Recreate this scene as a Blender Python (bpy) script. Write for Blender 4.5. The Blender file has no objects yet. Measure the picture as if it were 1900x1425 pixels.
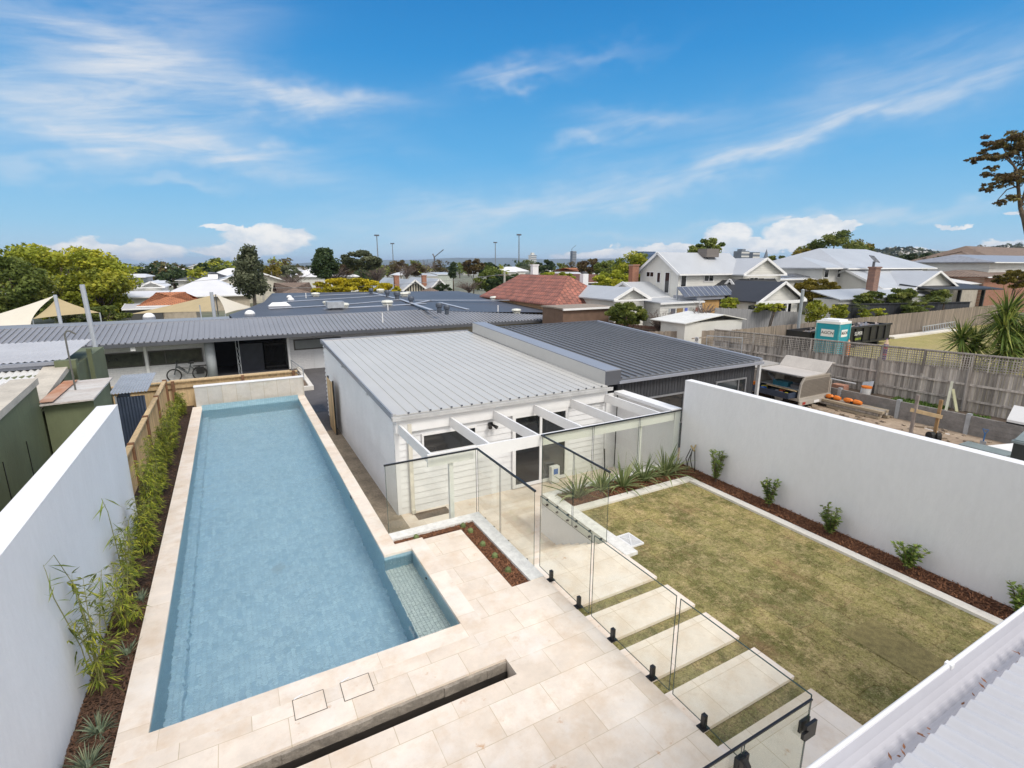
import bpy, math, random
from math import radians as rad, sin, cos, pi, atan2, sqrt
from mathutils import Vector, Matrix
R = random.Random(7)
scene = bpy.context.scene
# ---------------------------------------------------------------- camera
F_PX, CX, CY, HOR, VPX, CAMZ = 952.0, 950.0, 712.5, 491.0, 419.0, 5.0
PITCH = math.atan((CY - HOR) / F_PX)
YAW = math.atan((CX - VPX) / (F_PX / cos(PITCH)))
cd = bpy.data.cameras.new('camera'); cam = bpy.data.objects.new('camera', cd)
scene.collection.objects.link(cam); scene.camera = cam
cd.sensor_width = 36; cd.lens = 36 * F_PX / 1900; cd.clip_end = 80000; cd.clip_start = 0.05
cam.location = (0, 0, CAMZ); cam.rotation_euler = (pi / 2 - PITCH, 0, -YAW)
FW = Vector((sin(YAW) * cos(PITCH), cos(YAW) * cos(PITCH), -sin(PITCH)))
RT = Vector((cos(YAW), -sin(YAW), 0)); UP = RT.cross(FW)
def at(px, py, X=None, Y=None, Z=None):
    """survey helper: the world point seen at a photo pixel on a plane of known x, y or z"""
    d = RT * ((px - CX) / F_PX) - UP * ((py - CY) / F_PX) + FW
    if Z is not None: t = (Z - CAMZ) / d.z
    elif X is not None: t = X / d.x
    else: t = Y / d.y
    return Vector((0, 0, CAMZ)) + d * t
# ---------------------------------------------------------------- sky, sun, exposure
SUN_EL, SUN_AZ = 50, 166          # azimuth clockwise from +Y
world = bpy.data.worlds.new('World'); scene.world = world; world.use_nodes = True
nt = world.node_tree; nt.nodes.clear()
def N(t, **k):
    n = nt.nodes.new(t)
    for a, b in k.items(): setattr(n, a, b)
    return n
def L(a, b): nt.links.new(a, b)
def mth(op, a, b=None, c=None, clamp=False):
    n = N('ShaderNodeMath', operation=op); n.use_clamp = clamp
    for i, v in enumerate((a, b, c)):
        if v is None: continue
        if isinstance(v, (int, float)): n.inputs[i].default_value = v
        else: L(v, n.inputs[i])
    return n.outputs[0]
sky = N('ShaderNodeTexSky', sky_type='NISHITA'); sky.sun_disc = False
sky.sun_elevation = rad(SUN_EL); sky.sun_rotation = rad(SUN_AZ); sky.air_density = 1.0; sky.dust_density = 0.1; sky.ozone_density = 1.5
tc = N('ShaderNodeTexCoord'); sp = N('ShaderNodeSeparateXYZ'); L(tc.outputs['Generated'], sp.inputs[0])
az = mth('ARCTAN2', sp.outputs[0], sp.outputs[1]); el = mth('ARCSINE', sp.outputs[2])
# the clear winter blue of the day: deepens overhead, pale at the horizon
cr_ = N('ShaderNodeValToRGB'); L(mth('MULTIPLY', el, 1 / .75, clamp=True), cr_.inputs[0])
e_ = cr_.color_ramp.elements; e_[0].position = 0; e_[0].color = (.47, .68, .87, 1); e_[1].position = 1; e_[1].color = (.010, .12, .46, 1)
for p_, c_ in ((.08, (.29, .60, .86)), (.23, (.115, .455, .83)), (.45, (.028, .295, .70)), (.65, (.006, .19, .55))):
    q_ = e_.new(p_); q_.color = c_ + (1,)
sc_ = N('ShaderNodeVectorMath', operation='SCALE'); L(cr_.outputs[0], sc_.inputs[0]); sc_.inputs['Scale'].default_value = 4.0
gam = N('ShaderNodeMixRGB'); gam.inputs[0].default_value = .96; L(sky.outputs[0], gam.inputs[1]); L(sc_.outputs[0], gam.inputs[2])
def azel(px, py):
    d = (RT * ((px - CX) / F_PX) - UP * ((py - CY) / F_PX) + FW).normalized()
    return atan2(d.x, d.y), math.asin(d.z)
def noise(vec, scale, det=8, rough=.6, dist=0.0):
    n = N('ShaderNodeTexNoise'); n.inputs['Scale'].default_value = scale; n.inputs['Detail'].default_value = det
    n.inputs['Roughness'].default_value = rough; n.inputs['Distortion'].default_value = dist; L(vec, n.inputs['Vector']); return n.outputs[0]
def ramp(v, lo, hi):
    n = N('ShaderNodeMapRange', interpolation_type='SMOOTHSTEP'); L(v, n.inputs[0])
    n.inputs[1].default_value = lo; n.inputs[2].default_value = hi; return n.outputs[0]
def vec(x, y, z=0.0):
    n = N('ShaderNodeCombineXYZ')
    for i, v in enumerate((x, y, z)):
        if isinstance(v, (int, float)): n.inputs[i].default_value = v
        else: L(v, n.inputs[i])
    return n.outputs[0]
# streaky warp fields shared by the high cloud
tilt = mth('ADD', el, mth('MULTIPLY', az, -0.16))
streak = noise(vec(mth('MULTIPLY', az, 2.2), mth('MULTIPLY', tilt, 15)), 1.6, 9, .62, .6)
streak2 = noise(vec(mth('MULTIPLY', az, 5), mth('MULTIPLY', tilt, 34), 3.0), 1.5, 8, .6, .8)
fine = mth('ADD', mth('MULTIPLY', streak, .65), mth('MULTIPLY', streak2, .35))
warp = mth('MULTIPLY', mth('SUBTRACT', noise(vec(mth('MULTIPLY', az, 3), mth('MULTIPLY', el, 5)), 1.5, 4), .5), .16)
elw = mth('ADD', el, warp)
def blob(px, py, rx, ry, ang, amp):
    """soft elliptical patch of high cloud: centre px,py  radii in px  angle in degrees (image, + = rises to the right)"""
    a0, e0 = azel(px, py); k = 1 / 977.0 * max(.55, cos(atan2(px - CX, 977)) ** 1.2)
    c, s = cos(rad(ang)), sin(rad(ang))
    da = mth('SUBTRACT', az, a0); de = mth('SUBTRACT', elw, e0)
    u = mth('ADD', mth('MULTIPLY', da, c / (rx * k)), mth('MULTIPLY', de, s / (rx * k)))
    v = mth('ADD', mth('MULTIPLY', da, -s / (ry * k)), mth('MULTIPLY', de, c / (ry * k)))
    q = mth('ADD', mth('MULTIPLY', u, u), mth('MULTIPLY', v, v))
    return mth('MULTIPLY', mth('POWER', 2.718, mth('MULTIPLY', q, -1)), amp)
BL = [(190, 115, 190, 50, -22, .8), (110, 215, 300, 50, -8, .95), (380, 255, 250, 30, -14, .6), (210, 268, 340, 18, 2, .6),
      (600, 192, 140, 24, 4, 1.0), (430, 160, 220, 34, -14, .7), (300, 60, 220, 90, 35, .55), (100, 300, 260, 16, 3, .5), (310, 341, 110, 9, 0, .5),
      (945, 150, 75, 13, 2, .9), (1085, 108, 110, 14, 5, .35), (1180, 222, 100, 17, 0, .75), (1095, 266, 62, 14, 6, .7),
      (1560, 236, 420, 17, 16, .6), (1080, 368, 400, 22, 12, .6), (1700, 130, 300, 45, 12, .32), (1650, 385, 260, 16, 5, .8), (1450, 410, 200, 7, 2, .4),
      (820, 390, 200, 22, 2, .5), (1200, 436, 130, 7, 0, .35), (720, 430, 150, 18, 0, .45), (1300, 300, 400, 60, 10, .3)]
tot = None
for b in BL:
    o = blob(*b); tot = o if tot is None else mth('ADD', tot, o)
cir = mth('MULTIPLY', mth('MULTIPLY', tot, mth('MULTIPLY_ADD', ramp(fine, .26, .74), .85, .14)), .78, clamp=True)
# low cumulus banks near the horizon: crisp noisy tops
pn = noise(vec(mth('MULTIPLY', az, 14), mth('MULTIPLY', el, 26)), 1.3, 10, .55, .3)
pn2 = noise(vec(mth('MULTIPLY', az, 40), mth('MULTIPLY', el, 60), 5.0), 1.3, 6, .5, .1)
elp = mth('ADD', el, mth('ADD', mth('MULTIPLY', mth('SUBTRACT', pn, .5), -.045), mth('MULTIPLY', mth('SUBTRACT', pn2, .5), -.012)))
def bank(px, py, rx, ry, amp):
    a0, e0 = azel(px, py); k = 1 / 977.0 * max(.55, cos(atan2(px - CX, 977)) ** 1.2)
    u = mth('MULTIPLY', mth('SUBTRACT', az, a0), 1 / (rx * k)); v = mth('MULTIPLY', mth('SUBTRACT', elp, e0), 1 / (ry * k))
    return mth('SUBTRACT', amp, mth('ADD', mth('MULTIPLY', u, u), mth('MULTIPLY', v, v)))
top = None
for b in [(215, 468, 130, 24, 1.0), (150, 475, 90, 16, 1), (500, 442, 88, 24, 1.0), (425, 422, 60, 9, .8), (400, 468, 55, 7, .8), (450, 465, 110, 16, .7), (1120, 476, 110, 12, 1.0), (1250, 466, 120, 14, 1.0),
          (1350, 438, 46, 26, 1.0), (1490, 430, 74, 26, 1.05), (1440, 455, 100, 16, .9), (1510, 414, 44, 16, 1), (1560, 424, 40, 11, .9), (1770, 415, 34, 5, .9), (1880, 456, 60, 13, 1.0), (1700, 466, 60, 7, .8), (1890, 396, 26, 6, .9)]:
    o = bank(*b); top = o if top is None else mth('MAXIMUM', top, o)
cum = ramp(top, .0, .40)
shade = noise(vec(mth('MULTIPLY', az, 22), mth('MULTIPLY', el, 40), 9.0), 1.2, 7, .55)
# unseen broken cloud, added overhead and behind the viewpoint as neutral fill light
dv = mth('ADD', mth('MULTIPLY', sp.outputs[0], sin(YAW)), mth('MULTIPLY', sp.outputs[1], cos(YAW)))
cover = ramp(mth('ADD', mth('ADD', mth('MULTIPLY', dv, -.9), mth('MULTIPLY', sp.outputs[2], .45)), mth('MULTIPLY', mth('SUBTRACT', noise(tc.outputs['Generated'], 2.4, 6), .5), .8)), -.32, .15)
mixC = N('ShaderNodeMixRGB'); L(mth('MULTIPLY', cover, .95), mixC.inputs[0]); L(gam.outputs[0], mixC.inputs[1]); mixC.inputs[2].default_value = (4.9, 4.85, 4.8, 1)
mixA = N('ShaderNodeMixRGB'); L(cir, mixA.inputs[0]); L(mixC.outputs[0], mixA.inputs[1])
CLOUD_A = mixA.inputs[2]
cc = N('ShaderNodeMixRGB'); L(ramp(shade, .35, .62), cc.inputs[0])
mixB = N('ShaderNodeMixRGB'); L(mth('MULTIPLY', cum, .93), mixB.inputs[0]); L(mixA.outputs[0], mixB.inputs[1]); L(cc.outputs[0], mixB.inputs[2])
CLOUD_A.default_value = (3.35, 3.45, 3.6, 1)
cc.inputs[1].default_value = (3.1, 3.35, 3.6, 1); cc.inputs[2].default_value = (4.3, 4.2, 4.05, 1)
bg = N('ShaderNodeBackground'); bg.inputs[1].default_value = 0.13; L(mixB.outputs[0], bg.inputs[0])
wo = N('ShaderNodeOutputWorld'); L(bg.outputs[0], wo.inputs[0])
sl = bpy.data.lights.new('sun', 'SUN'); sun = bpy.data.objects.new('sun', sl); scene.collection.objects.link(sun)
sl.energy = 1.35; sl.angle = rad(20); sl.color = (1.0, .94, .85)
sd = Vector((sin(rad(SUN_AZ)) * cos(rad(SUN_EL)), cos(rad(SUN_AZ)) * cos(rad(SUN_EL)), sin(rad(SUN_EL))))
sun.rotation_euler = sd.to_track_quat('Z', 'Y').to_euler()
vs = scene.view_settings
vs.view_transform = 'Standard'; vs.look = 'None'; vs.gamma = 1; vs.use_curve_mapping = False; vs.exposure = 0.87
scene.cycles.transparent_max_bounces = 24
# ---------------------------------------------------------------- helpers
def cl(c): return (c[0], c[1], c[2], 1)
MATS = {}
def new_mat(name):
    m = bpy.data.materials.new(name); m.use_nodes = True; t = m.node_tree
    return m, t, t.nodes['Principled BSDF']
def mat(name, col, rough=.7, var=.12, scale=3.0, bump=0.0, bscale=None, metal=0.0, col2=None, spec=.5, stretch=(1, 1, 1), rnd=0.0, fine=0.0, board=0.0):
    """plain procedural material: two colours mixed by a noise, a fine grain, optional bump"""
    if name in MATS: return MATS[name]
    m, t, p = new_mat(name); n = t.nodes; l = t.links
    tcn = n.new('ShaderNodeTexCoord'); mp = n.new('ShaderNodeMapping'); mp.inputs['Scale'].default_value = stretch
    l.new(tcn.outputs['Object'], mp.inputs[0])
    nz = n.new('ShaderNodeTexNoise'); nz.inputs['Scale'].default_value = scale; nz.inputs['Detail'].default_value = 6; nz.inputs['Roughness'].default_value = .65
    l.new(mp.outputs[0], nz.inputs['Vector'])
    rp = n.new('ShaderNodeMapRange'); rp.inputs[1].default_value = .3; rp.inputs[2].default_value = .7; l.new(nz.outputs[0], rp.inputs[0])
    mx = n.new('ShaderNodeMixRGB'); l.new(rp.outputs[0], mx.inputs[0])
    c2 = col2 or tuple(c * (1 - var * 2) for c in col)
    c1 = col if col2 else tuple(min(1, c * (1 + var)) for c in col)
    mx.inputs[1].default_value = cl(c1); mx.inputs[2].default_value = cl(c2); out = mx.outputs[0]
    if fine:
        nf = n.new('ShaderNodeTexNoise'); nf.inputs['Scale'].default_value = scale * 14; nf.inputs['Detail'].default_value = 4; l.new(mp.outputs[0], nf.inputs['Vector'])
        mr = n.new('ShaderNodeMapRange'); mr.inputs[1].default_value = .3; mr.inputs[2].default_value = .7; mr.inputs[3].default_value = 1 - fine; mr.inputs[4].default_value = 1 + fine; l.new(nf.outputs[0], mr.inputs[0])
        mm = n.new('ShaderNodeVectorMath'); mm.operation = 'SCALE'; l.new(out, mm.inputs[0]); l.new(mr.outputs[0], mm.inputs['Scale']); out = mm.outputs[0]
    if board:
        ba = n.new('ShaderNodeAttribute'); ba.attribute_name = 'tint'; mr = n.new('ShaderNodeMapRange'); mr.inputs[3].default_value = 1 - board; mr.inputs[4].default_value = 1 + board; l.new(ba.outputs['Fac'], mr.inputs[0])
        mm = n.new('ShaderNodeVectorMath'); mm.operation = 'SCALE'; l.new(out, mm.inputs[0]); l.new(mr.outputs[0], mm.inputs['Scale']); out = mm.outputs[0]
    if rnd:
        oi = n.new('ShaderNodeObjectInfo'); mr = n.new('ShaderNodeMapRange'); mr.inputs[3].default_value = 1 - rnd; mr.inputs[4].default_value = 1 + rnd; l.new(oi.outputs['Random'], mr.inputs[0])
        mm = n.new('ShaderNodeVectorMath'); mm.operation = 'SCALE'; l.new(out, mm.inputs[0]); l.new(mr.outputs[0], mm.inputs['Scale']); out = mm.outputs[0]
    l.new(out, p.inputs['Base Color'])
    p.inputs['Roughness'].default_value = rough; p.inputs['Metallic'].default_value = metal
    p.inputs['Specular IOR Level'].default_value = spec
    if bump:
        nb = n.new('ShaderNodeTexNoise'); nb.inputs['Scale'].default_value = bscale or scale * 8; nb.inputs['Detail'].default_value = 5; l.new(mp.outputs[0], nb.inputs['Vector'])
        b = n.new('ShaderNodeBump'); b.inputs['Strength'].default_value = bump; b.inputs['Distance'].default_value = .02; l.new(nb.outputs[0], b.inputs['Height']); l.new(b.outputs[0], p.inputs['Normal'])
    MATS[name] = m; return m
def brick_mat(name, c1, c2, mortar, bw, bh, ms, rough=.6, rot=(0, 0, 0), off=.5, noise_amt=.15, nscale=4, stain=None, bump=.3, loc=(0, 0, 0), sq=1.0):
    if name in MATS: return MATS[name]
    m, t, p = new_mat(name); n = t.nodes; l = t.links
    tcn = n.new('ShaderNodeTexCoord'); mp = n.new('ShaderNodeMapping'); mp.inputs['Rotation'].default_value = rot; mp.inputs['Location'].default_value = loc; l.new(tcn.outputs['Object'], mp.inputs[0])
    b = n.new('ShaderNodeTexBrick'); b.offset = off; l.new(mp.outputs[0], b.inputs['Vector'])
    b.inputs['Color1'].default_value = cl(c1); b.inputs['Color2'].default_value = cl(c2); b.inputs['Mortar'].default_value = cl(mortar)
    b.inputs['Scale'].default_value = 1; b.inputs['Brick Width'].default_value = bw; b.inputs['Row Height'].default_value = bh; b.inputs['Mortar Size'].default_value = ms; b.inputs['Mortar Smooth'].default_value = .2
    nz = n.new('ShaderNodeTexNoise'); nz.inputs['Scale'].default_value = nscale; nz.inputs['Detail'].default_value = 7; nz.inputs['Roughness'].default_value = .68; l.new(tcn.outputs['Object'], nz.inputs['Vector'])
    mr = n.new('ShaderNodeMapRange'); mr.inputs[1].default_value = .3; mr.inputs[2].default_value = .7; mr.inputs[3].default_value = 1 - noise_amt; mr.inputs[4].default_value = 1 + noise_amt; l.new(nz.outputs[0], mr.inputs[0])
    mm = n.new('ShaderNodeVectorMath'); mm.operation = 'SCALE'; l.new(b.outputs[0], mm.inputs[0]); l.new(mr.outputs[0], mm.inputs['Scale']); out = mm.outputs[0]
    if stain:
        for (sc, lo, hi, colr, seed) in stain:
            ns = n.new('ShaderNodeTexNoise'); ns.inputs['Scale'].default_value = sc; ns.inputs['Detail'].default_value = 5; ns.inputs['Roughness'].default_value = .7
            ms2 = n.new('ShaderNodeMapping'); ms2.inputs['Location'].default_value = (seed, seed * 2, 0); l.new(tcn.outputs['Object'], ms2.inputs[0]); l.new(ms2.outputs[0], ns.inputs['Vector'])
            r2 = n.new('ShaderNodeMapRange'); r2.inputs[1].default_value = lo; r2.inputs[2].default_value = hi; r2.inputs[4].default_value = .75; l.new(ns.outputs[0], r2.inputs[0])
            mx = n.new('ShaderNodeMixRGB'); l.new(r2.outputs[0], mx.inputs[0]); l.new(out, mx.inputs[1]); mx.inputs[2].default_value = cl(colr); out = mx.outputs[0]
    l.new(out, p.inputs['Base Color']); p.inputs['Roughness'].default_value = rough
    bp = n.new('ShaderNodeBump'); bp.inputs['Strength'].default_value = bump; bp.inputs['Distance'].default_value = .01; bp.invert = True
    l.new(b.outputs['Fac'], bp.inputs['Height']); l.new(bp.outputs[0], p.inputs['Normal'])
    MATS[name] = m; return m
def leaf_mat(name, c1, c2, c3=None, rough=.55, trans=.25):
    """foliage: per-face 'tint' (leaf / clump variety) mixes the colours; a little light passes through"""
    if name in MATS: return MATS[name]
    m, t, p = new_mat(name); n = t.nodes; l = t.links
    a = n.new('ShaderNodeAttribute'); a.attribute_name = 'tint'
    cr = n.new('ShaderNodeValToRGB'); l.new(a.outputs['Fac'], cr.inputs[0])
    cr.color_ramp.elements[0].color = cl(c1); cr.color_ramp.elements[1].color = cl(c3 or c2)
    if c3: e = cr.color_ramp.elements.new(.55); e.color = cl(c2)
    oi = n.new('ShaderNodeObjectInfo'); mr = n.new('ShaderNodeMapRange'); mr.inputs[3].default_value = .8; mr.inputs[4].default_value = 1.2; l.new(oi.outputs['Random'], mr.inputs[0])
    mm = n.new('ShaderNodeVectorMath'); mm.operation = 'SCALE'; l.new(cr.outputs[0], mm.inputs[0]); l.new(mr.outputs[0], mm.inputs['Scale'])
    l.new(mm.outputs[0], p.inputs['Base Color']); p.inputs['Roughness'].default_value = rough; p.inputs['Specular IOR Level'].default_value = .25
    tr = n.new('ShaderNodeBsdfTranslucent'); l.new(mm.outputs[0], tr.inputs[0]); mxs = n.new('ShaderNodeMixShader'); mxs.inputs[0].default_value = trans
    l.new(p.outputs[0], mxs.inputs[1]); l.new(tr.outputs[0], mxs.inputs[2]); l.new(mxs.outputs[0], n['Material Output'].inputs[0])
    MATS[name] = m; return m
class MB:
    def __init__(s): s.v = []; s.f = []; s.t = []
    def poly(s, pts, tint=None):
        i = len(s.v); s.v += [tuple(p) for p in pts]; s.f.append(tuple(range(i, i + len(pts)))); s.t.append(R.random() if tint is None else tint); return s
    def box(s, x0, y0, z0, x1, y1, z1, M=None):
        i = len(s.v); c = [(x0, y0, z0), (x1, y0, z0), (x1, y1, z0), (x0, y1, z0), (x0, y0, z1), (x1, y0, z1), (x1, y1, z1), (x0, y1, z1)]
        if M is not None: c = [tuple(M @ Vector(p)) for p in c]
        s.v += c; s.f += [tuple(i + k for k in q) for q in ((3, 2, 1, 0), (4, 5, 6, 7), (0, 1, 5, 4), (1, 2, 6, 5), (2, 3, 7, 6), (3, 0, 4, 7))]; t_ = R.random(); s.t += [t_] * 6; return s
    def bar(s, a, b, w, h=None, up=(0, 0, 1)):
        """rectangular bar from a to b"""
        h = h or w; a = Vector(a); b = Vector(b); d = (b - a); Ln = d.length; d.normalize(); u = Vector(up)
        x = d.cross(u)
        if x.length < 1e-4: x = d.cross(Vector((0, 1, 0)))
        x.normalize(); y = x.cross(d); i = len(s.v)
        for p in (a, b):
            for sx, sy in ((-1, -1), (1, -1), (1, 1), (-1, 1)): s.v.append(tuple(p + x * (sx * w / 2) + y * (sy * h / 2)))
        s.f += [tuple(i + k for k in q) for q in ((0, 1, 2, 3), (7, 6, 5, 4), (0, 4, 5, 1), (1, 5, 6, 2), (2, 6, 7, 3), (3, 7, 4, 0))]; s.t += [R.random()] * 6; return s
    def tube(s, pts, r, n=6, cap=True):
        pts = [Vector(p) for p in pts]; rs = r if isinstance(r, (list, tuple)) else [r] * len(pts); i0 = len(s.v)
        px = None
        for k, p in enumerate(pts):
            d = (pts[min(k + 1, len(pts) - 1)] - pts[max(k - 1, 0)]).normalized()
            if px is None: x = d.cross(Vector((0, 0, 1)) if abs(d.z) < .9 else Vector((1, 0, 0)))
            else: x = px - d * px.dot(d)
            x.normalize(); px = x; y = d.cross(x)
            for q in range(n): an = 2 * pi * q / n; s.v.append(tuple(p + (x * cos(an) + y * sin(an)) * rs[k]))
        for k in range(len(pts) - 1):
            for q in range(n):
                a = i0 + k * n + q; b = i0 + k * n + (q + 1) % n; s.f.append((a, b, b + n, a + n)); s.t.append(.5)
        if cap:
            s.f.append(tuple(i0 + q for q in reversed(range(n)))); s.t.append(.5)
            e = i0 + (len(pts) - 1) * n; s.f.append(tuple(e + q for q in range(n))); s.t.append(.5)
        return s
    def lathe(s, c, prof, n=16):
        """prof: (radius, z) list about a vertical axis at c"""
        i0 = len(s.v); c = Vector(c)
        for r, z in prof:
            for q in range(n): an = 2 * pi * q / n; s.v.append((c.x + r * cos(an), c.y + r * sin(an), c.z + z))
        for k in range(len(prof) - 1):
            for q in range(n):
                a = i0 + k * n + q; b = i0 + k * n + (q + 1) % n; s.f.append((a, b, b + n, a + n)); s.t.append(.5)
        s.f.append(tuple(i0 + q for q in reversed(range(n)))); s.t.append(.5)
        e = i0 + (len(prof) - 1) * n; s.f.append(tuple(e + q for q in range(n))); s.t.append(.5); return s
    def prism(s, pts, z0, z1):
        n = len(pts); i = len(s.v); s.v += [(p[0], p[1], z0) for p in pts] + [(p[0], p[1], z1) for p in pts]
        s.f.append(tuple(i + k for k in reversed(range(n)))); s.f.append(tuple(i + n + k for k in range(n))); s.t += [.5, .5]
        for k in range(n): a = i + k; b = i + (k + 1) % n; s.f.append((a, b, b + n, a + n)); s.t.append(.5)
        return s
    def slab(s, pts, th):
        """thick sheet from a 3-D polygon, thickness downwards"""
        n = len(pts); i = len(s.v); s.v += [tuple(p) for p in pts] + [(p[0], p[1], p[2] - th) for p in pts]
        s.f.append(tuple(i + k for k in range(n))); s.f.append(tuple(i + n + k for k in reversed(range(n)))); s.t += [.5, .5]
        for k in range(n): a = i + k; b = i + (k + 1) % n; s.f.append((b, a, a + n, b + n)); s.t.append(.5)
        return s
    def leaf(s, p, d, ln, w, tint=None, droop=.0, segs=1):
        d = Vector(d).normalized(); side = d.cross(Vector((R.uniform(-.4, .4), R.uniform(-.4, .4), 1))); 
        if side.length < 1e-3: side = Vector((1, 0, 0))
        side.normalize(); p = Vector(p); t = R.random() if tint is None else tint
        if segs == 1:
            m = p + d * ln * .45 - Vector((0, 0, droop * ln * .2)); e = p + d * ln - Vector((0, 0, droop * ln))
            i = len(s.v); s.v += [tuple(p), tuple(m - side * w / 2), tuple(e), tuple(m + side * w / 2)]; s.f.append((i, i + 1, i + 2, i + 3)); s.t.append(t)
        else:
            i = len(s.v)
            for k in range(segs + 1):
                u = k / segs; q = p + d * ln * u - Vector((0, 0, droop * ln * u * u)); ww = w * (1 - u ** 2.2) * .5 + .0005
                s.v += [tuple(q - side * ww), tuple(q + side * ww)]
            for k in range(segs): a = i + 2 * k; s.f.append((a, a + 1, a + 3, a + 2)); s.t.append(t)
        return s
    def mesh(s, name, m, org=(0, 0, 0), smooth=False):
        me = bpy.data.meshes.new(name); o = Vector(org)
        me.from_pydata([(a[0] - o.x, a[1] - o.y, a[2] - o.z) for a in s.v], [], s.f)
        at_ = me.attributes.new('tint', 'FLOAT', 'FACE'); at_.data.foreach_set('value', s.t)
        if smooth: me.polygons.foreach_set('use_smooth', [True] * len(me.polygons))
        me.materials.append(m); me.update(); return me
ORG = {}
def thing(name, label, cat, loc=(0, 0, 0), group=None, kind=None):
    o = bpy.data.objects.new(name, None); scene.collection.objects.link(o); o.location = loc; o.empty_display_size = .2
    o['label'] = label; o['category'] = cat
    if group: o['group'] = group
    if kind: o['kind'] = kind
    ORG[o.name] = Vector(loc); return o
def part(name, mb, m, parent, label=None, smooth=False, kind=None):
    org = ORG[parent.name]; o = bpy.data.objects.new(name, mb.mesh(name, m, org, smooth)); scene.collection.objects.link(o)
    o.parent = parent; ORG[o.name] = org
    if label: o['label'] = label
    if kind: o['kind'] = kind
    return o
def single(name, mb, m, label, cat, loc=(0, 0, 0), group=None, kind=None, smooth=False):
    o = bpy.data.objects.new(name, mb.mesh(name, m, loc, smooth)); scene.collection.objects.link(o); o.location = loc
    o['label'] = label; o['category'] = cat
    if group: o['group'] = group
    if kind: o['kind'] = kind
    ORG[o.name] = Vector(loc); return o
def struct(name, mb, m, kind='structure', smooth=False, label=None, cat=None):
    o = bpy.data.objects.new(name, mb.mesh(name, m, (0, 0, 0), smooth)); scene.collection.objects.link(o); o['kind'] = kind
    o['label'] = label or name.replace('_', ' ') + ' of the place'; o['category'] = cat or name.replace('_', ' '); ORG[o.name] = Vector((0, 0, 0)); return o
KIDS = {}
def copy_tree(o, loc, rz=0, sc=None, label=None):
    if o.name not in KIDS: KIDS[o.name] = [(c, list(c.children)) for c in o.children]
    r = o.copy(); scene.collection.objects.link(r); r.location = loc; r.rotation_euler = (0, 0, rz)
    if sc: r.scale = sc if isinstance(sc, tuple) else (sc, sc, sc)
    if label: r['label'] = label
    for c, gc in KIDS[o.name]:
        k = c.copy(); scene.collection.objects.link(k); k.parent = r
        for g in gc: h = g.copy(); scene.collection.objects.link(h); h.parent = k
    return r
# ---------------------------------------------------------------- materials
render = mat('white_render', (.735, .74, .765), .85, .022, 1.0, .3, 50, fine=.02, stretch=(1, 1, .35))
white = mat('white_paint', (.78, .78, .785), .55, .03, 2)
board_white = mat('white_board', (.745, .75, .765), .6, .04, 1.5, fine=.02)
cream_board = mat('cream_board', (.66, .65, .61), .65, .05, .6)
TRAV = ((.80, .71, .62), (.69, .59, .49), (.52, .42, .29))
STAIN = [(1.7, .47, .68, (.64, .50, .37), 3.1), (3.2, .64, .72, (.52, .28, .12), 9.0), (1.2, .5, .72, (.80, .75, .70), 5.5), (9, .62, .8, (.56, .46, .36), 1.5)]
paver = brick_mat('limestone_paver', *TRAV, .69, .465, .004, .62, off=.47, noise_amt=.12, nscale=2.3, stain=STAIN, bump=.35, loc=(.3, -.315, 0))
paver2 = brick_mat('limestone_step', *TRAV, .9, .58, .004, .62, off=0, noise_amt=.10, nscale=2.8, stain=STAIN, bump=.3, loc=(.35, .4, 0))
coping = brick_mat('limestone_coping', *TRAV, 1.2, 40, .003, .6, off=0, noise_amt=.11, nscale=2.6, stain=STAIN, loc=(.3, 3, 0))
coping_y = brick_mat('limestone_coping_lengthwise', *TRAV, 1.2, 40, .003, .6, rot=(0, 0, pi / 2), off=0, noise_amt=.10, nscale=2.6, stain=STAIN, loc=(.3, 3, 0))
wallstone = brick_mat('pool_wall_cladding', (.60, .56, .51), (.50, .49, .47), (.42, .36, .26), .46, 9, .006, .7, rot=(pi / 2, 0, 0), off=0, noise_amt=.12, nscale=3, stain=[(1.6, .5, .75, (.48, .42, .32), 2.)], loc=(0, 1, 0))
lawn_cap = mat('pale_stone_edge', (.70, .67, .62), .75, .05, 1.5, .2, 40, fine=.04)
rough_cap = mat('chipped_stone_edge', (.74, .73, .70), .8, .1, 9, .6, 30, fine=.08)
concrete = mat('rough_concrete', (.33, .29, .245), .9, .22, 4, .8, 18, fine=.12)
blackm = mat('black_metal', (.015, .015, .016), .4, .1, 3)
glassedge = mat('glass_edge', (.045, .075, .065), .25, .05, 3)
dgrey = mat('charcoal_metal', (.085, .09, .105), .5, .06, .5)
roof_light = mat('light_grey_steel', (.50, .495, .48), .42, .035, .35, fine=.015, spec=.6)
roof_mid = mat('blue_grey_steel', (.27, .273, .29), .4, .08, .25, fine=.02, spec=.6)
roof_dark = mat('dark_grey_steel', (.165, .17, .185), .42, .07, .3, fine=.02, spec=.6)
roof_slate = mat('slate_blue_steel', (.088, .094, .112), .5, .07, .25, fine=.02)
flash = mat('flashing_steel', (.27, .285, .33), .4, .05, .5)
galv = mat('galvanised_steel', (.46, .49, .53), .42, .1, 4, metal=.35)
mulch = mat('bark_mulch', (.13, .052, .024), .95, .4, 30, .9, 60, fine=.4)
mulch_chip = mat('bark_chip', (.36, .16, .078), .9, col2=(.09, .035, .016), scale=38)
asphalt = mat('asphalt', (.105, .10, .105), .9, .12, 1.2, .4, 90, fine=.12)
gravel = mat('exposed_gravel', (.34, .28, .21), .9, .2, 2, .8, 70, fine=.3)
dirt = mat('sandy_dirt', (.40, .315, .235), .95, col2=(.23, .165, .12), scale=.55, bump=.6, bscale=14, fine=.18)
soil = mat('dark_soil', (.17, .125, .09), .95, .3, 2, .8, 14, fine=.2)
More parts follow.
